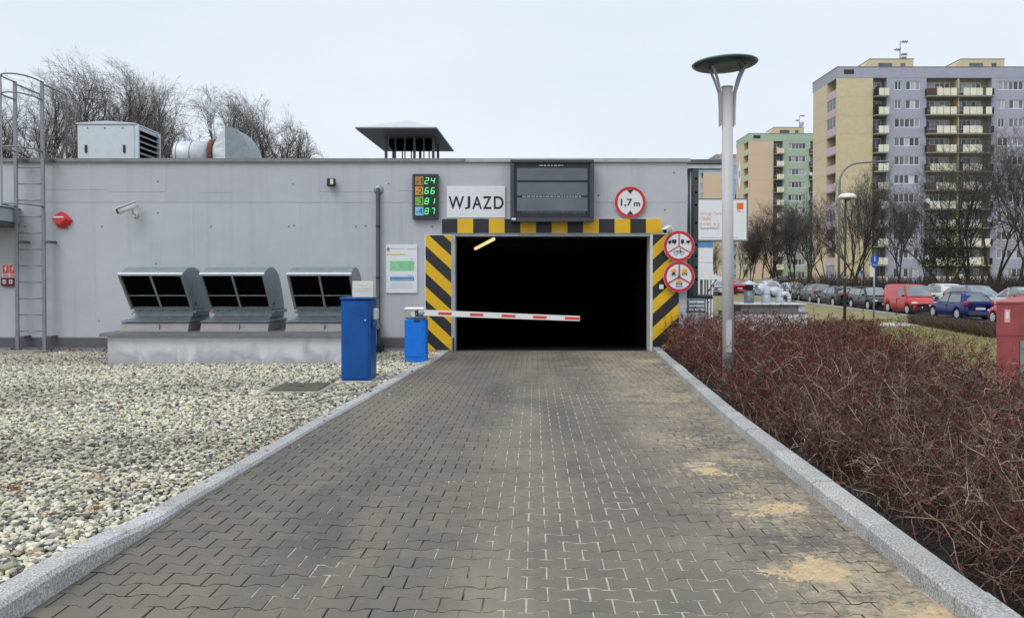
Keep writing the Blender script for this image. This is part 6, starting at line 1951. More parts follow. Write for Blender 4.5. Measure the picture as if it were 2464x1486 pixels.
    for px_ in pent:
        if px_ > L - 2: continue
        m = M(); z0 = Zb + H + 1.6
        pr_ = [(X + px_ - 1.6, z0), (X + px_ + .0, z0 + 1.75), (X + px_ + 6.55, z0 + 1.75), (X + px_ + 6.55, z0)]
        m.prism(pr_, 'y', Y + 2.0, Y + 7.5)
        ph = m.build('lift_house', 'block_yellow', t)
        M().box(X + px_ - .1, X + px_ + 6.65, Y + 1.95, Y + 7.55, z0 + 1.752, z0 + 1.82).build('roof_edge', 'cap_metal', ph)
        for a, b in ((1.2, 3.3), (4.6, 5.3)):
            M().box(X + px_ + a, X + px_ + b, Y + 1.96, Y + 1.995, z0 + .45, z0 + 1.15).build('window', 'pane', ph)
    return t, L, H
def antenna(label, x, y, z, h, s=1.0):
    t = thing('roof_antenna', label, 'antenna', (x, y, z))
    M().tube([(x, y, z), (x, y, z + h)], .07, 6).build('mast', 'slab_grey', t)
    for zz, a, b in ((.96, 0, 1.1), (.62, -1.0, .0), (.42, 0, 1.0), (.27, 0, .9), (.12, 0, .5)):
        M().box(x + a * s, x + b * s, y - .03, y + .03, z + h * zz - .04, z + h * zz + .04).build('boom', 'slab_grey', t)
        for k in range(3):
            xx = x + (a + (b - a) * (.35 + .3 * k)) * s
            M().box(xx - .02, xx + .02, y - .3, y + .3, z + h * zz - .16, z + h * zz + .16).build('element', 'slab_grey', t)
p1 = 16.0; d1 = F_PX / p1
X1 = (2010.7 - CX) / p1; Zb1 = CAM_H + (680 - 163) / p1 - 11 * FH - 1.68
b1, L1, H1 = block('tall violet and yellow apartment block at the right with cream balconies', X1, d1, Zb1, 11, 'block_violet', 'block_yellow_pale', 'block_pink', 1, pent=(5.85, 19.7))
antenna('tall television mast on the violet apartment block', X1 + 11.8, d1 + 5, Zb1 + H1 + 3.4, 3.6)
p2 = 11.0; d2_ = F_PX / p2; X2 = (1800 - CX) / p2; Zb2 = CAM_H + (680 - 322) / p2 - 11 * FH - 1.68
b2, L2, H2 = block('green and sand coloured apartment block in the middle distance', X2, d2_, Zb2, 11, 'block_green', 'block_salmon', 'block_green_pale', 2, bays=[('panel', 5.4), ('balcony', 2.6), ('win', 5.1), ('double', 10.4), ('win', 5.1)], pent=(6.2,))
antenna('television mast on the green apartment block', X2 + 12.4, d2_ + 4, Zb2 + H2 + 3.4, 3.0)
m = M(); zc_ = Zb2 + 24.5; yc_ = d2_ + 7.0
m.add([(X2 - .02, yc_ - 1.6, zc_), (X2 - .02, yc_, zc_ - 3.6), (X2 - .02, yc_ + 1.6, zc_), (X2 - .02, yc_, zc_ + 3.6)], [(0, 1, 2, 3)]); m.build('mural_star', 'bill_white', b2)
m = M(); m.ball((X2 - .03, yc_, zc_), .01, .9, .9, 16, 8); m.build('mural_dot', 'mural_blue', b2)
p3 = 8.65; d3 = F_PX / p3; X3 = (1692 - CX) / p3; Zb3 = CAM_H + (680 - 400) / p3 - 11 * FH - 1.68
b3, L3, H3 = block('far blue and sand apartment block behind the billboard', X3, d3, Zb3, 11, 'block_blue', 'block_salmon', 'block_blue_pale', 3, bays=[('panel', 5.4), ('balcony', 2.6), ('win', 5.1)], fmin=5, pent=())
p4 = 7.2; d4 = F_PX / p4; X4 = (1722 - CX) / p4
b4 = thing('apartment_block', 'farthest grey apartment block peeping over the blue one', 'building', (X4, d4, 2.8))
zt4 = CAM_H + (680 - 372) / p4
M().box(X4, X4 + 22, d4, d4 + 11, 1.8, zt4 - 1.2).build('wall', 'block_grey', b4)
M().box(X4 - .1, X4 + 22.1, d4 - .1, d4 + 11.1, zt4 - 1.198, zt4).build('parapet', 'slab_grey', b4)
rr4 = random.Random(5)
for k in range(9, 14):
    for j in range(3): add_window(b4, 1.2 + j * 5.4, -.12, zt4 - 2.8 - 4.0 + (k - 12) * 2.8, 3.6, 1.4, 4, rr4)
# ------------------------------------------------------------------ bare trees
def tree_meshes(seed, H, trunk_h, spread, nl=(7, 7, 6, 5), r0=.22, up=.18, twig_r=.011, bark='bark', twig='twigs_dark', forks=1, dens=1.0, env=None):
    """tapered trunk and limbs in one mesh, twigs in another; grown by repeated branching"""
    rr = np.random.RandomState(seed)
    wood, tw = M(), []
    def grow(p, d, L, r, level, budget):
        n = 6 if level < 2 else 5 if level < 3 else 4
        pts, rad, dirs = [p], [r], [d]
        wig = (.07, .16, .22, .24, .24)[level]
        for i in range(1, n):
            d = d + rr.normal(0, wig, 3); d[2] += up * (.1, .5, .35, .10, .0)[level]
            d /= np.linalg.norm(d); p = p + d * L / (n - 1)
            pts.append(p); rad.append(r * (1 - .62 * i / (n - 1))); dirs.append(d)
        if level <= 2: wood.tube(pts, rad, 7 if level == 0 else 5 if level == 1 else 4, cap=False)
        else: tw.append((pts, rad, level))
        if level >= 4: return
        k = max(2, int(round(nl[level] * dens * rr.uniform(.8, 1.2))))
        for c in range(k):
            t = rr.uniform(.28 if level else .45, 1.0) if c else 1.0
            f = t * (n - 1); i = min(int(f), n - 2); q = pts[i] + (pts[i + 1] - pts[i]) * (f - i)
            a = rr.uniform(0, 2 * math.pi)
            ax = dirs[i]
            u = np.cross(ax, (.3, .5, .81)); u /= np.linalg.norm(u); w = np.cross(ax, u)
            ang = rr.uniform(.35, .85) * (spread if level < 2 else 1.0) * (.55 if c == 0 else 1)
            nd = ax * math.cos(ang) + (u * math.cos(a) + w * math.sin(a)) * math.sin(ang)
            nd /= np.linalg.norm(nd)
            Lc = L * (rr.uniform(.50, .75) if level == 1 else rr.uniform(.36, .60)) * (1.1 - .35 * t) if level else (H - trunk_h) * rr.uniform(.45, .72) * (1.12 - .3 * t)
            rc = max(twig_r * 1.2, rad[i] * rr.uniform(.50, .72))
            if level == 2: rc = min(rc, .035)
            if level == 3: rc = twig_r * 1.3
            grow(q, nd, max(Lc, .30), rc, level + 1, budget)
    for f in range(forks):
        d0 = np.array([rr.normal(0, .10 + .16 * (forks > 1)), rr.normal(0, .10 + .16 * (forks > 1)), 1.0]); d0 /= np.linalg.norm(d0)
        base = np.array([rr.normal(0, .12) if forks > 1 else 0., rr.normal(0, .12) if forks > 1 else 0., -.15])
        grow(base, d0, trunk_h + (H - trunk_h) * .38, r0 * (1 if forks == 1 else .75), 0, None)
    # twigs as three-sided tubes, all the same number of points: numpy
    V, F = [], []
    o = 0
    for K in (4, 5, 6):
        sel = [t for t in tw if len(t[0]) == K]
        if not sel: continue
        Pn = np.array([t[0] for t in sel]); Rn = np.maximum(np.array([t[1] for t in sel]), twig_r * .55)
        T = np.gradient(Pn, axis=1); T /= np.linalg.norm(T, axis=2, keepdims=True) + 1e-9
        u = np.cross(T, np.array([.31, .52, .79])); u /= np.linalg.norm(u, axis=2, keepdims=True) + 1e-9
        w = np.cross(T, u)
        ring = np.stack([Pn + (u * math.cos(a) + w * math.sin(a)) * Rn[..., None] for a in (0, 2.094, 4.189)], 2)
        N = len(sel); idx = np.arange(N * K * 3).reshape(N, K, 3) + o
        for j in range(3):
            j2 = (j + 1) % 3
            F.append(np.stack([idx[:, :-1, j], idx[:, :-1, j2], idx[:, 1:, j2], idx[:, 1:, j]], -1).reshape(-1, 4))
        V.append(ring.reshape(-1, 3)); o += N * K * 3
    V = np.concatenate(V)
    zs = H / max(float(np.percentile(V[:, 2], 98.6)), .1)                       # bring the crown to the wanted height
    V *= zs
    W = np.array(wood.v) * zs
    if env:                                               # rounded crown: draw stray tips back towards a dome
        def dome(A):
            zc_, Rz, Rx = H * (1 - env[1]), H * env[1], H * env[0]
            rad = np.hypot(A[:, 0], A[:, 1]); h_ = A[:, 2] - zc_
            s_ = np.sqrt((rad / Rx) ** 2 + np.where(h_ > 0, h_ / Rz, h_ / (Rz * 1.25)) ** 2)
            f = np.where(s_ > .85, (.85 + .28 * np.log1p(np.maximum(s_ - .85, 0) / .28) * .55) / np.maximum(s_, 1e-6), 1.0)
            B = A.copy(); m_ = A[:, 2] > H * .2
            B[m_, 0] *= f[m_]; B[m_, 1] *= f[m_]; B[m_, 2] = zc_ + h_[m_] * f[m_]
            return B
        V, W = dome(V), dome(W)
        k_ = H / float(np.percentile(V[:, 2], 99.7)); V *= k_; W *= k_
    wood.v = [tuple(p) for p in W]
    return wood.mesh('trunk', bark), np_mesh('crown', V, np.concatenate(F), twig)
KIND = {
    'tall': [tree_meshes(11, 16, 3.2, .75, (9, 10, 9, 6), .30, .22, .0075, 'bark', 'twigs_grey', env=(.27, .50)), tree_meshes(12, 16, 3.0, .70, (6, 10, 9, 6), .28, .24, .0075, 'bark', 'twigs_grey', 2, env=(.29, .52)), tree_meshes(13, 16, 2.6, .85, (9, 10, 8, 6), .28, .17, .0075, 'bark', 'twigs_brown', env=(.30, .48))],
    'row': [tree_meshes(21, 10, 2.0, .62, (7, 9, 7, 4), .17, .26, .008, 'bark', 'twigs_dark', 2), tree_meshes(22, 10, 1.8, .70, (6, 8, 7, 4), .16, .24, .008, 'bark', 'twigs_dark', 3), tree_meshes(23, 10, 2.2, .6, (7, 9, 7, 4), .18, .26, .008, 'bark', 'twigs_dark', 2)],
    'dark': [tree_meshes(31, 15, 2.5, .85, (6, 7, 6, 5), .24, .15, .009, 'bark', 'twigs_dark', 2), tree_meshes(32, 15, 2.2, .95, (4, 8, 6, 5), .22, .12, .009, 'bark', 'twigs_dark', 3)],
}
def tree(label, px_, top, d, kind, var, rot, group, wide=1.0, zbase=None):
    zb = terrain(d) if zbase is None else zbase
    q = P(px_, 680, d); zt_ = P(px_, top, d).z
    h0 = {'tall': 16, 'row': 10, 'dark': 15}[kind]
    s = (zt_ - zb) / h0
    t = thing('bare_tree', label, 'tree', (q.x, d, zb), group)
    tm_, cm_ = KIND[kind][var]
    share('trunk', tm_, t); share('crown', cm_, t)
    t.rotation_euler = (0, 0, rot); t.scale = (s * wide, s * wide, s)
    return t
gL = 'bare trees behind the garage roof'
for i, a in enumerate([
    ('leftmost bare tree, half out of the frame behind the ladder', -20, 215, 58, 'tall', 2, .4, 1.0),
    ('tallest bare tree behind the roof, just right of the ladder', 118, 122, 60, 'tall', 0, 1.1, .95),
    ('bare tree seen through the ladder hoops', 40, 172, 66, 'tall', 1, 2.2, .95),
    ('slender bare tree in the gap left of the round duct', 368, 250, 72, 'tall', 2, 4.4, .9),
    ('second tallest bare tree, behind the ventilation unit', 222, 150, 62, 'tall', 1, 2.0, 1.0),
    ('brownish bare tree above the louvred side of the ventilation unit', 318, 228, 66, 'tall', 2, 3.1, .8),
    ('bare tree with a pointed crown above the round roof duct', 428, 192, 62, 'tall', 0, 5.2, .85),
    ('bare tree directly above the curved duct hood', 520, 218, 64, 'tall', 1, .9, .85),
    ('rounded bare tree right of the curved duct hood', 612, 220, 62, 'tall', 0, 2.7, .95),
    ('low bare tree at the right end of the tree group behind the roof', 682, 292, 64, 'tall', 2, 5.0, .9),
    ('small bare shrub-like tree touching the roof left of the pyramid vent', 722, 352, 66, 'tall', 2, 1.9, 1.0)]):
    tree(a[0], a[1], a[2], a[3], a[4], a[5], a[6], gL, a[7])
gR = 'street trees before the green block'
for a in [('first tree of the dense row, left of the lamp post', 1722, 575, 98, 'row', 0, .3), ('second tree of the dense row, right beside the lamp post', 1776, 560, 100, 'row', 1, 1.4),
          ('third tree of the dense row before the green block', 1808, 545, 98, 'row', 2, 2.2), ('fourth tree of the dense row before the green block', 1842, 520, 96, 'row', 0, 3.6),
          ('fifth tree of the dense row before the green block', 1876, 497, 94, 'row', 1, 4.2), ('sixth tree of the dense row before the green block', 1908, 488, 92, 'row', 2, 5.3),
          ('last tree of the dense row, beside the violet block corner', 1940, 478, 90, 'row', 0, 6.0)]:
    tree(a[0], a[1], a[2], a[3], a[4], a[5], a[6], gR, 1.0)
gV = 'bare trees before the violet block'
for a in [('spreading tree with bent branches before the pink loggias', 1992, 475, 84, 'dark', 1, .5, .85), ('tree behind the globe lamp before the yellow panels', 2042, 416, 82, 'row', 1, 1.0, .8),
          ('upright tree between the globe lamp and the path sign', 2078, 440, 80, 'row', 0, 2.3, .8), ('tree before the first violet window column', 2166, 470, 96, 'row', 2, 3.3, .9),
          ('left tree of the dark clump before the double balconies', 2232, 470, 88, 'dark', 0, 1.8, .8), ('large dark ivy-clad tree before the double balconies', 2278, 365, 84, 'dark', 1, 2.9, .85),
          ('tall dark tree behind the blue car', 2335, 325, 86, 'dark', 0, 4.1, .9), ('tall dark tree between blue car and red cabinet', 2392, 300, 82, 'dark', 1, 5.0, .85),
          ('rightmost dark tree above the red cabinet', 2452, 292, 78, 'dark', 0, .2, .95), ('dark tree just outside the right edge, its branches reaching in', 2525, 330, 76, 'dark', 1, 1.1, 1.0)]:
    tree(a[0], a[1], a[2], a[3], a[4], a[5], a[6], gV, a[7])
# ivy on the large tree
rs = np.random.RandomState(77)
q = P(2278, 600, 84); n = 9000
c0 = np.stack([q.x + rs.normal(0, 1.3, n), 84 + rs.normal(0, 1.2, n), terrain(84) + 2.0 + 7.0 * rs.beta(2, 2.2, n)], -1)
keep = vnoise(c0[:, 0] + c0[:, 1] * .5, c0[:, 2], .9, 71) > .42
c0 = c0[keep]; n = len(c0)
u = rs.normal(0, 1, (n, 3)); u /= np.linalg.norm(u, axis=1, keepdims=True); w = np.cross(u, rs.normal(0, 1, (n, 3))); w /= np.linalg.norm(w, axis=1, keepdims=True)
s = rs.uniform(.05, .11, n)[:, None]
V = np.stack([c0 - u * s, c0 + w * s * .7, c0 + u * s, c0 - w * s * .7], 1).reshape(-1, 3)
iv = np_obj('ivy', np_mesh('ivy', V, np.arange(4 * n).reshape(n, 4), 'ivy', smooth=False))
tag(iv, 'dark green ivy growing through the large dark tree', 'ivy', kind='stuff')
# undergrowth along the far side of the street
n = 9000
y = rs.uniform(66, 92, n); x = .34 * y + rs.uniform(0, 1, n) * .34 * y
d = np.stack([rs.normal(0, .45, n), rs.normal(0, .45, n), np.ones(n)], -1)
zz = np.interp(y, [46, 200], [-.54, 2.8])
V, F_, sid = strands(rs, np.stack([x, y, zz], -1), d, rs.uniform(.8, 2.6, n) * (.5 + vnoise(x, y, .15, 72)), 5, .25, .022, .010)
C = (np.array([[.040, .032, .026], [.055, .042, .034], [.075, .056, .044]])[rs.randint(0, 3, n)])[sid]
tag(np_obj('undergrowth', np_mesh('undergrowth', V, F_, 'twig_attr', C)), 'dark leafless undergrowth behind the parked cars', kind='stuff')
# two clipped hedges on the lawn
def hedge(label, p, q, h, w, n, cols):
    o = Vector(((p[0] + q[0]) / 2, (p[1] + q[1]) / 2, terrain((p[1] + q[1]) / 2)))
    t = rs.rand(n); nx, ny = -(q[1] - p[1]), q[0] - p[0]; ln = math.hypot(nx, ny); off = rs.uniform(-.5, .5, n) * w
    x = p[0] + (q[0] - p[0]) * t + nx / ln * off; y = p[1] + (q[1] - p[1]) * t + ny / ln * off
    z = np.interp(y, [16, 20, 28, 40, 46], [-.06, -.16, -.48, -.60, -.54])
    st = rs.rand(n) * .6 * h * (rs.rand(n) < .6)
    d = np.stack([rs.normal(0, .35, n), rs.normal(0, .35, n), np.ones(n)], -1)
    L = (h - st) * rs.uniform(.75, 1.08, n)
    V, F_, sid = strands(rs, np.stack([x, y, z + st], -1) - np.array(o), d, L, 5, .18, rs.uniform(.006, .012, n), .004)
    C = (np.array(cols)[rs.randint(0, len(cols), n)] * rs.uniform(.8, 1.2, (n, 1)))[sid]
    ob = np_obj('hedge', np_mesh('hedge', V, F_, 'twig_attr', C)); ob.location = o
    tag(ob, label, 'hedge')
hb = [[.095, .066, .048], [.13, .092, .066], [.17, .125, .09], [.065, .045, .035]]
hedge('clipped brown leafless hedge in front of the blue car', (20.4, 40.5), (15.6, 22.0), .55, .8, 9000, hb)
ha = [[.13, .105, .062], [.18, .145, .085], [.10, .08, .05], [.22, .18, .10]]
pa, pb_ = P(1944, 700, 27), P(2082, 700, 30)
hedge('low ochre brown hedge around the globe lamp foot', (pa.x, 27), (pb_.x, 30), .62, 1.1, 5000, ha)
# ------------------------------------------------------------------ parked cars
mk('tyre', (0.018, 0.018, 0.019), rough=.85)
mk('rim', (0.70, 0.71, 0.72), rough=.4, metal=.15)
mk('car_glass', (0.19, 0.22, 0.235), rough=.08, var=.4, scale=.8, spec=1.0)  # base colour lightened to imitate sky reflected in the glass
mk('car_trim', (0.022, 0.022, 0.024), rough=.6)
mk('lamp_clear', (0.66, 0.68, 0.70), rough=.12, spec=.9)
mk('lamp_red', (0.42, 0.012, 0.016), rough=.2)
mk('number_plate', (0.70, 0.71, 0.73), rough=.4)
PAINT = {}
def paint(name, c, metal=.0):
    if name not in PAINT:
        m_ = mk('paint_' + name, c, rough=.32, metal=metal, var=.05, coat=.35, spec=.5); PAINT[name] = 'paint_' + name
    return PAINT[name]
STY = {
    'hatch': dict(L=4.03, W=1.69, belt=.93, hood=.86, nose=.66, roof=1.49, xA=1.02, xB=.18, xC=-1.45, xD=-1.93, wb=2.51, wx=.06, R=.31, deck=.93),
    'estate': dict(L=4.45, W=1.75, belt=.95, hood=.88, nose=.66, roof=1.50, xA=1.10, xB=.28, xC=-1.75, xD=-2.16, wb=2.65, wx=.10, R=.32, deck=.95),
    'sedan': dict(L=4.55, W=1.76, belt=.95, hood=.90, nose=.66, roof=1.46, xA=1.08, xB=.25, xC=-1.15, xD=-1.80, wb=2.66, wx=.05, R=.32, deck=1.00),
    'suv': dict(L=4.40, W=1.83, belt=1.06, hood=1.00, nose=.78, roof=1.66, xA=1.08, xB=.25, xC=-1.55, xD=-2.08, wb=2.64, wx=.05, R=.35, deck=1.06),
    'van': dict(L=3.98, W=1.72, belt=1.08, hood=1.00, nose=.74, roof=1.78, xA=1.22, xB=.62, xC=-1.80, xD=-1.96, wb=2.51, wx=.10, R=.31, deck=1.08),
}
def car(label, style, color, metal, x, y, heading, cat='car', bumper=False, taxi=False):
    S = STY[style]; L, W = S['L'], S['W']
    pm = paint(color[0], color[1], metal)
    t = thing('parked_car' if style != 'van' else 'parked_van', label, cat, (0, 0, 0), 'cars parked along the street')
    hw = W / 2; xf = S['wx'] + S['wb'] / 2; xr_ = S['wx'] - S['wb'] / 2; Rw = S['R']
    stx = sorted(set([round(v, 3) for v in list(np.linspace(-L / 2, L / 2, 33)) + [xf + Rw * 1.12 * k for k in (-1.0, -.92, -.7, -.35, 0, .35, .7, .92, 1.0)] + [xr_ + Rw * 1.12 * k for k in (-1.0, -.92, -.7, -.35, 0, .35, .7, .92, 1.0)]]))
    zlow = .19
    def top(x_):
        return float(np.interp(x_, [-L / 2, -L / 2 + .06, S['xD'] + .05, S['xA'] - .1, S['xA'] + .15, L / 2 - .35, L / 2 - .08, L / 2], [S['deck'] - .14, S['deck'] - .02, S['deck'], S['belt'], S['hood'], (S['hood'] + S['nose']) / 2 + .06, S['nose'] + .04, S['nose'] - .08]))
    def half(x_):
        return hw * float(np.interp(x_, [-L / 2, -L / 2 + .12, -L / 2 + .5, L / 2 - .7, L / 2 - .2, L / 2], [.80, .93, 1.0, 1.0, .90, .70]))
    body = M(); rings = []
    for x_ in stx:
        zl = zlow
        for xc in (xf, xr_):
            dx = abs(x_ - xc)
            if dx < Rw * 1.12: zl = max(zl, Rw + math.sqrt(max(0, (Rw * 1.13) ** 2 - dx ** 2)) * .98)
        if x_ > L / 2 - .05 or x_ < -L / 2 + .05: zl = max(zl, .30)
        zt_, h_ = top(x_), half(x_)
        zm = max(zl + .02, .50)
        sec = [(h_ * .90, zl), (h_ * .985, max(zl + .01, .34)), (h_, max(zl + .015, zm)), (h_ * .975, max(zl + .02, zt_ - .13)), (h_ * .93, zt_ - .035), (h_ * .84, zt_), (h_ * .45, zt_ + .022)]
        ring = [(x_, a, b) for a, b in sec] + [(x_, -a, b) for a, b in reversed(sec)]
        rings.append(ring)
    k = len(rings[0]); vs = [p for r_ in rings for p in r_]; fs = []
    for i in range(len(rings) - 1):
        for j in range(k - 1): fs.append((i * k + j, i * k + j + 1, (i + 1) * k + j + 1, (i + 1) * k + j))
    fs += [tuple(range(k)), tuple((len(rings) - 1) * k + j for j in range(k))[::-1]]
    body.add(vs, fs, True); body.build('body', pm, t)
    M().box(-L / 2 + .12, L / 2 - .14, -hw * .86, hw * .86, .17, .62).build('underbody', 'car_trim', t)
    # cabin
    zb, zr = S['belt'] - .03, S['roof']
    wbh, wrh = hw * .93, hw * .70 if style != 'van' else hw * .80
    xs_ = [S['xD'], (S['xD'] * 2 + S['xC']) / 3, (S['xD'] + 2 * S['xC']) / 3, S['xC'], S['xC'] + .3, 0 if style != 'van' else -.3, S['xB'] - .3, S['xB'], (2 * S['xB'] + S['xA']) / 3, (S['xB'] + 2 * S['xA']) / 3, S['xA']]
    zs_ = [zb + .02, zb + (zr - zb) * .40, zb + (zr - zb) * .74, zr - .055, zr - .012, zr + .008, zr - .005, zr - .045, zb + (zr - zb) * .68, zb + (zr - zb) * .36, zb + .02]
    if style == 'van': zs_[1], zs_[2], zs_[3] = zb + (zr - zb) * .5, zb + (zr - zb) * .88, zr - .03
    cab = M(); rings = []
    for x_, z_ in zip(xs_, zs_):
        f = (z_ - zb) / (zr - zb); wt = wbh + (wrh - wbh) * f
        sec = [(wbh, zb - .05), (wt, z_ - .02 * f), (wt * .88, z_ + .02 * f), (wt * .45, z_ + .035 * f)]
        rings.append([(x_, a, b) for a, b in sec] + [(x_, -a, b) for a, b in reversed(sec)])
    k = 8; vs = [p for r_ in rings for p in r_]; fs = []
    for i in range(len(rings) - 1):
        for j in range(k - 1): fs.append((i * k + j, i * k + j + 1, (i + 1) * k + j + 1, (i + 1) * k + j))
    cab.add(vs, fs, True); cab.build('roof', pm, t)
    def side_y(z_): return wbh + (wrh - wbh) * (z_ - zb) / (zr - zb) + .012
    z0, z1 = zb + .035, zr - .115
    def glass_side(pts):
        for s_ in (1, -1):
            m = M(); m.add([(a, s_ * side_y(b), b) for a, b in pts], [tuple(range(len(pts)))]); m.build('window', 'car_glass', t)
    def front_edge(z_): return S['xA'] + (S['xB'] - S['xA']) * (z_ - zb) / (zr - zb) - .13
    def rear_edge(z_): return S['xD'] + (S['xC'] - S['xD']) * (z_ - zb) / (zr - zb) + .16
    mid = .02 if style != 'hatch' else -.18
    glass_side([(front_edge(z0) - .02, z0), (mid + .05, z0), (mid + .05, z1), (front_edge(z1), z1)])
    if style == 'hatch':
        glass_side([(mid - .04, z0), (rear_edge(z0) + .30, z0 + .05), (rear_edge(z1) + .12, z1), (mid - .04, z1)])
    elif style != 'van':
        m2 = mid - .85
        glass_side([(mid - .04, z0), (m2, z0), (m2, z1), (mid - .04, z1)])
        glass_side([(m2 - .07, z0), (rear_edge(z0) + .22, z0 + .06), (rear_edge(z1) + .10, z1), (m2 - .07, z1)])
    def slope_glass(xa, za, xb, zb_, t0, t1, wa, wb_, name, out):
        pa = (xa + (xb - xa) * t0, za + (zb_ - za) * t0); pb = (xa + (xb - xa) * t1, za + (zb_ - za) * t1)
        nrm = Vector((-(pb[1] - pa[1]), 0, pb[0] - pa[0])).normalized()
        if nrm.x * out < 0: nrm = -nrm
        o = nrm * .030
        m = M(); n_ = 6
        vs_ = []
        for (pp, ww) in ((pa, wa), (pb, wb_)):
            for i in range(n_ + 1):
                yy = -ww + 2 * ww * i / n_; bul = .035 * (1 - (yy / ww) ** 2)
                vs_.append((pp[0] + o.x + nrm.x * bul * .5, yy, pp[1] + o.z + nrm.z * bul * .5))
        m.add(vs_, [(i, i + 1, n_ + 2 + i, n_ + 1 + i) for i in range(n_)], True); m.build(name, 'car_glass', t)
    slope_glass(S['xA'], zb, S['xB'], zr, .06, .93, wbh * .90, wrh * .92, 'windscreen', 1)
    if style == 'van':
        m = M()
    else:
        slope_glass(S['xD'], zb, S['xC'], zr, .16 if style != 'sedan' else .08, .86, wbh * .82, wrh * .90, 'rear_window', -1)
    # lamps, plates, bumpers
    for s_ in (1, -1):
        m = M(); m.ball((L / 2 - .20, s_ * hw * .70, S['nose'] - .02), .20, .20, .085, 12, 8); m.build('headlight', 'lamp_clear', t)
        if style in ('hatch', 'suv', 'van', 'estate'):
            M().ball((-L / 2 + .13, s_ * hw * .84, S['deck'] - .02), .10, .11, .17, 10, 8).build('tail_light', 'lamp_red', t)
        else:
            M().ball((-L / 2 + .10, s_ * hw * .72, S['deck'] - .15), .09, .22, .09, 10, 8).build('tail_light', 'lamp_red', t)
        M().ball((S['xA'] - .16, s_ * (hw + .09), S['belt'] + .06), .08, .10, .07, 10, 6).build('mirror', 'car_trim' if bumper or style == 'van' else pm, t)
        M().cbox(mid + .12, mid + .28, s_ * hw - .012, s_ * hw + .018, S['belt'] - .17, S['belt'] - .135, .005).build('door_handle', pm if style != 'van' else 'car_trim', t)
        M().box(mid - .006, mid + .006, min(s_ * hw * .972, s_ * hw * 1.003), max(s_ * hw * .972, s_ * hw * 1.003), .33, S['belt'] - .12).build('door_seam', 'car_trim', t)
        M().cbox(xr_ + Rw * 1.2, xf - Rw * 1.2, s_ * hw * .90 - .03, s_ * hw * .90 + .05, .17, .24, .015).build('sill', 'car_trim', t)
    M().cbox(L / 2 - .015, L / 2 + .012, -.26, .26, .40, .51, .004).build('number_plate', 'number_plate', t)
    zpl = .58 if style != 'sedan' else .70
    M().cbox(-L / 2 - .014, -L / 2 + .02, -.26, .26, zpl, zpl + .11, .004).build('number_plate', 'number_plate', t)
    m = M(); m.cbox(L / 2 - .42, L / 2 + .004, -hw * .66, hw * .66, .24, .38, .03); m.build('grille', 'car_trim', t)
    M().cbox(L / 2 - .06, L / 2 + .006, -hw * .36, hw * .36, .535, .60, .015).build('grille', 'car_trim', t)
    M().cbox(-L / 2 - .005, -L / 2 + .3, -hw * .74, hw * .74, .235, .36, .03).build('rear_bumper', 'car_trim', t)
    if bumper:
        m = M()
        sec = [(L / 2 - .62, hw * 1.005), (L / 2 - .22, hw * .93), (L / 2 - .02, hw * .66), (L / 2 + .03, 0), (L / 2 - .02, -hw * .66), (L / 2 - .22, -hw * .93), (L / 2 - .62, -hw * 1.005)]
        vs_ = [(a, b, .22) for a, b in sec] + [(a, b, .60 - .1 * (i in (0, 6))) for i, (a, b) in enumerate(sec)]
        m.add(vs_, [(i, i + 1, 8 + i, 7 + i) for i in range(6)], True); m.build('front_bumper', 'car_trim', t)
    for xc in (xf, xr_):
        for s_ in (1, -1):
            m = M(); yo = s_ * (hw - .01); yi_ = s_ * (hw - .21)
            m.lathe([(Rw * .66, yi_), (Rw * .94, yi_), (Rw, yi_ + s_ * .03), (Rw, yo - s_ * .04), (Rw * .94, yo), (Rw * .68, yo - s_ * .005)], (xc, 0, Rw), 24, 'y')
            wh = m.build('wheel', 'tyre', t)
            m = M(); n_ = 24
            m.add([(xc + Rw * k_ * math.cos(2 * math.pi * q_ / n_), yo + s_ * .003, Rw + Rw * k_ * math.sin(2 * math.pi * q_ / n_)) for k_ in (.70, .60) for q_ in range(n_)], [(q_, (q_ + 1) % n_, n_ + (q_ + 1) % n_, n_ + q_) for q_ in range(n_)])
            m.lathe([(Rw * .16, yo + s_ * .0025), (Rw * .12, yo + s_ * .018)], (xc, 0, Rw), 12, 'y')
            for q_ in range(7):
                a_ = 2 * math.pi * q_ / 7; c_, sn = math.cos(a_), math.sin(a_); w_ = .036
                m.prism([(xc + c_ * .03 - sn * w_, Rw + sn * .03 + c_ * w_), (xc + c_ * Rw * .6 - sn * w_, Rw + sn * Rw * .6 + c_ * w_), (xc + c_ * Rw * .6 + sn * w_, Rw + sn * Rw * .6 - c_ * w_), (xc + c_ * .03 + sn * w_, Rw + sn * .03 - c_ * w_)], 'y', min(yo + s_ * .001, yo + s_ * .012), max(yo + s_ * .001, yo + s_ * .012))
            m.build('rim', 'rim', wh)
    if taxi:
        M().cbox(-.05, .13, -.2, .2, zr + .02, zr + .13, .02).build('roof_sign', 'sign_orange', t)
    sl_ = (terrain(y + 2) - terrain(y - 2)) / 4
    rot = Matrix.Rotation(math.atan(sl_), 4, 'X') @ Matrix.Rotation(R(heading), 4, 'Z')
    t.matrix_world = Matrix.Translation((x, y, terrain(y) + .012)) @ rot
    return t
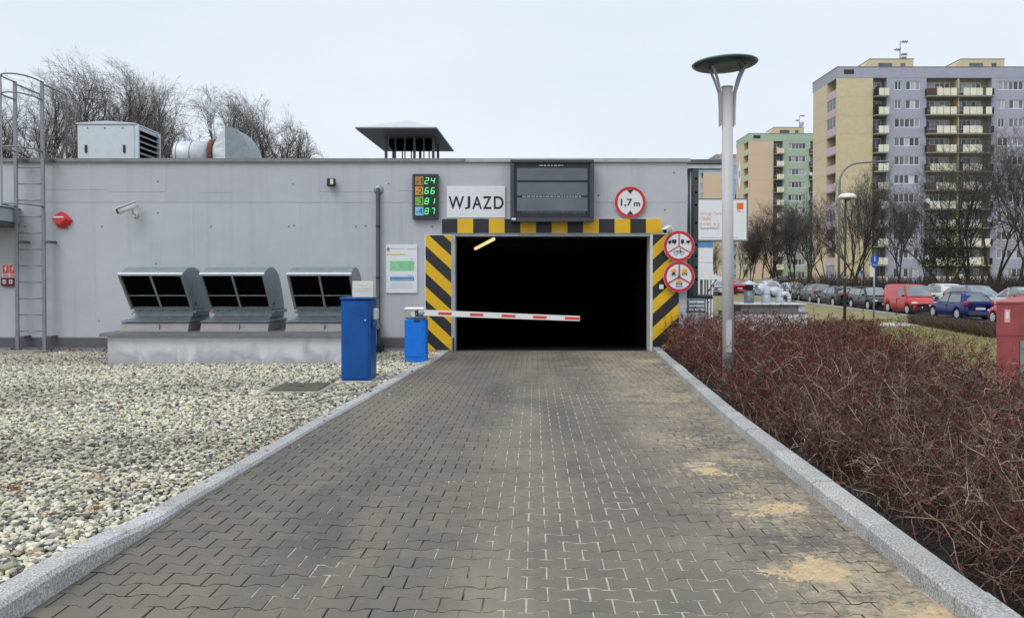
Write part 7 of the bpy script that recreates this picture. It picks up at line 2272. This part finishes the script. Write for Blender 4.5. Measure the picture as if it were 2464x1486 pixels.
BLUE, RED, BLACK, GREY, SILVER, WHITE, BEIGE = ('blue', (.004, .017, .15)), ('red', (.50, .030, .035)), ('black', (.014, .015, .018)), ('grey', (.13, .13, .14)), ('silver', (.56, .59, .62)), ('white', (.66, .65, .60)), ('pale', (.55, .58, .62))
car('dark blue hatchback with its rear towards us beside the clipped hedge', 'hatch', BLUE, .25, 25.35, 45.4, 90)
car('small red delivery van with dark bumper between blue hatchback and black estate', 'van', RED, 0, 25.0, 50.4, -90, 'van', True)
car('black estate car facing us directly left of the red van', 'estate', BLACK, .2, 24.75, 55.3, -90)
car('black saloon seen from behind, partly behind the street light', 'sedan', BLACK, .2, 24.35, 60.0, 90)
car('dark grey hatchback seen from behind, left of the black saloon', 'hatch', GREY, .2, 24.6, 65.2, 90)
car('silver saloon with a small roof sign facing us at the left of the row', 'sedan', SILVER, .1, 24.7, 70.4, -90, 'car', False, True)
car('pale hatchback behind the bent vent pipes', 'hatch', ('pale', (.58, .61, .65)), .1, 24.6, 77.5, 90)
car('distant red car right of the lamp post', 'hatch', ('bright_red', (.52, .018, .045)), 0, 23.6, 85.0, 90)
car('distant pale car left of the lamp post beside the shelter', 'hatch', ('ice', (.50, .55, .62)), .3, P(1722, 690, 82).x, 82, 90)
car('distant dark grey car behind the pale hatchback', 'estate', ('steel', (.13, .14, .15)), .3, P(1856, 690, 92).x, 92, 60)
car('black off-roader at the foot of the last row tree', 'suv', ('jet', (.012, .012, .014)), 0, P(1882, 685, 100).x, 100, 75)
car('cream white off-roader in the second row above the red van', 'suv', WHITE, 0, 31.2, 58.5, 90)
car('silver violet hatchback in the second row above the blue hatchback', 'suv', ('lilac', (.34, .36, .45)), .4, 30.4, 52.5, -82)
car('silver car in the second row above the red cabinet', 'suv', ('silver', (.56, .59, .62)),   .1, 31.0, 49.0, 98)
car('dark green car at the right edge behind the silver one', 'suv', ('petrol', (.06, .085, .095)), .3, 34.6, 52.5, 90)
car('bright red car mostly hidden behind the red cabinet', 'hatch', ('signal_red', (.55, .02, .03)), 0, 25.30, 39.5, 90)
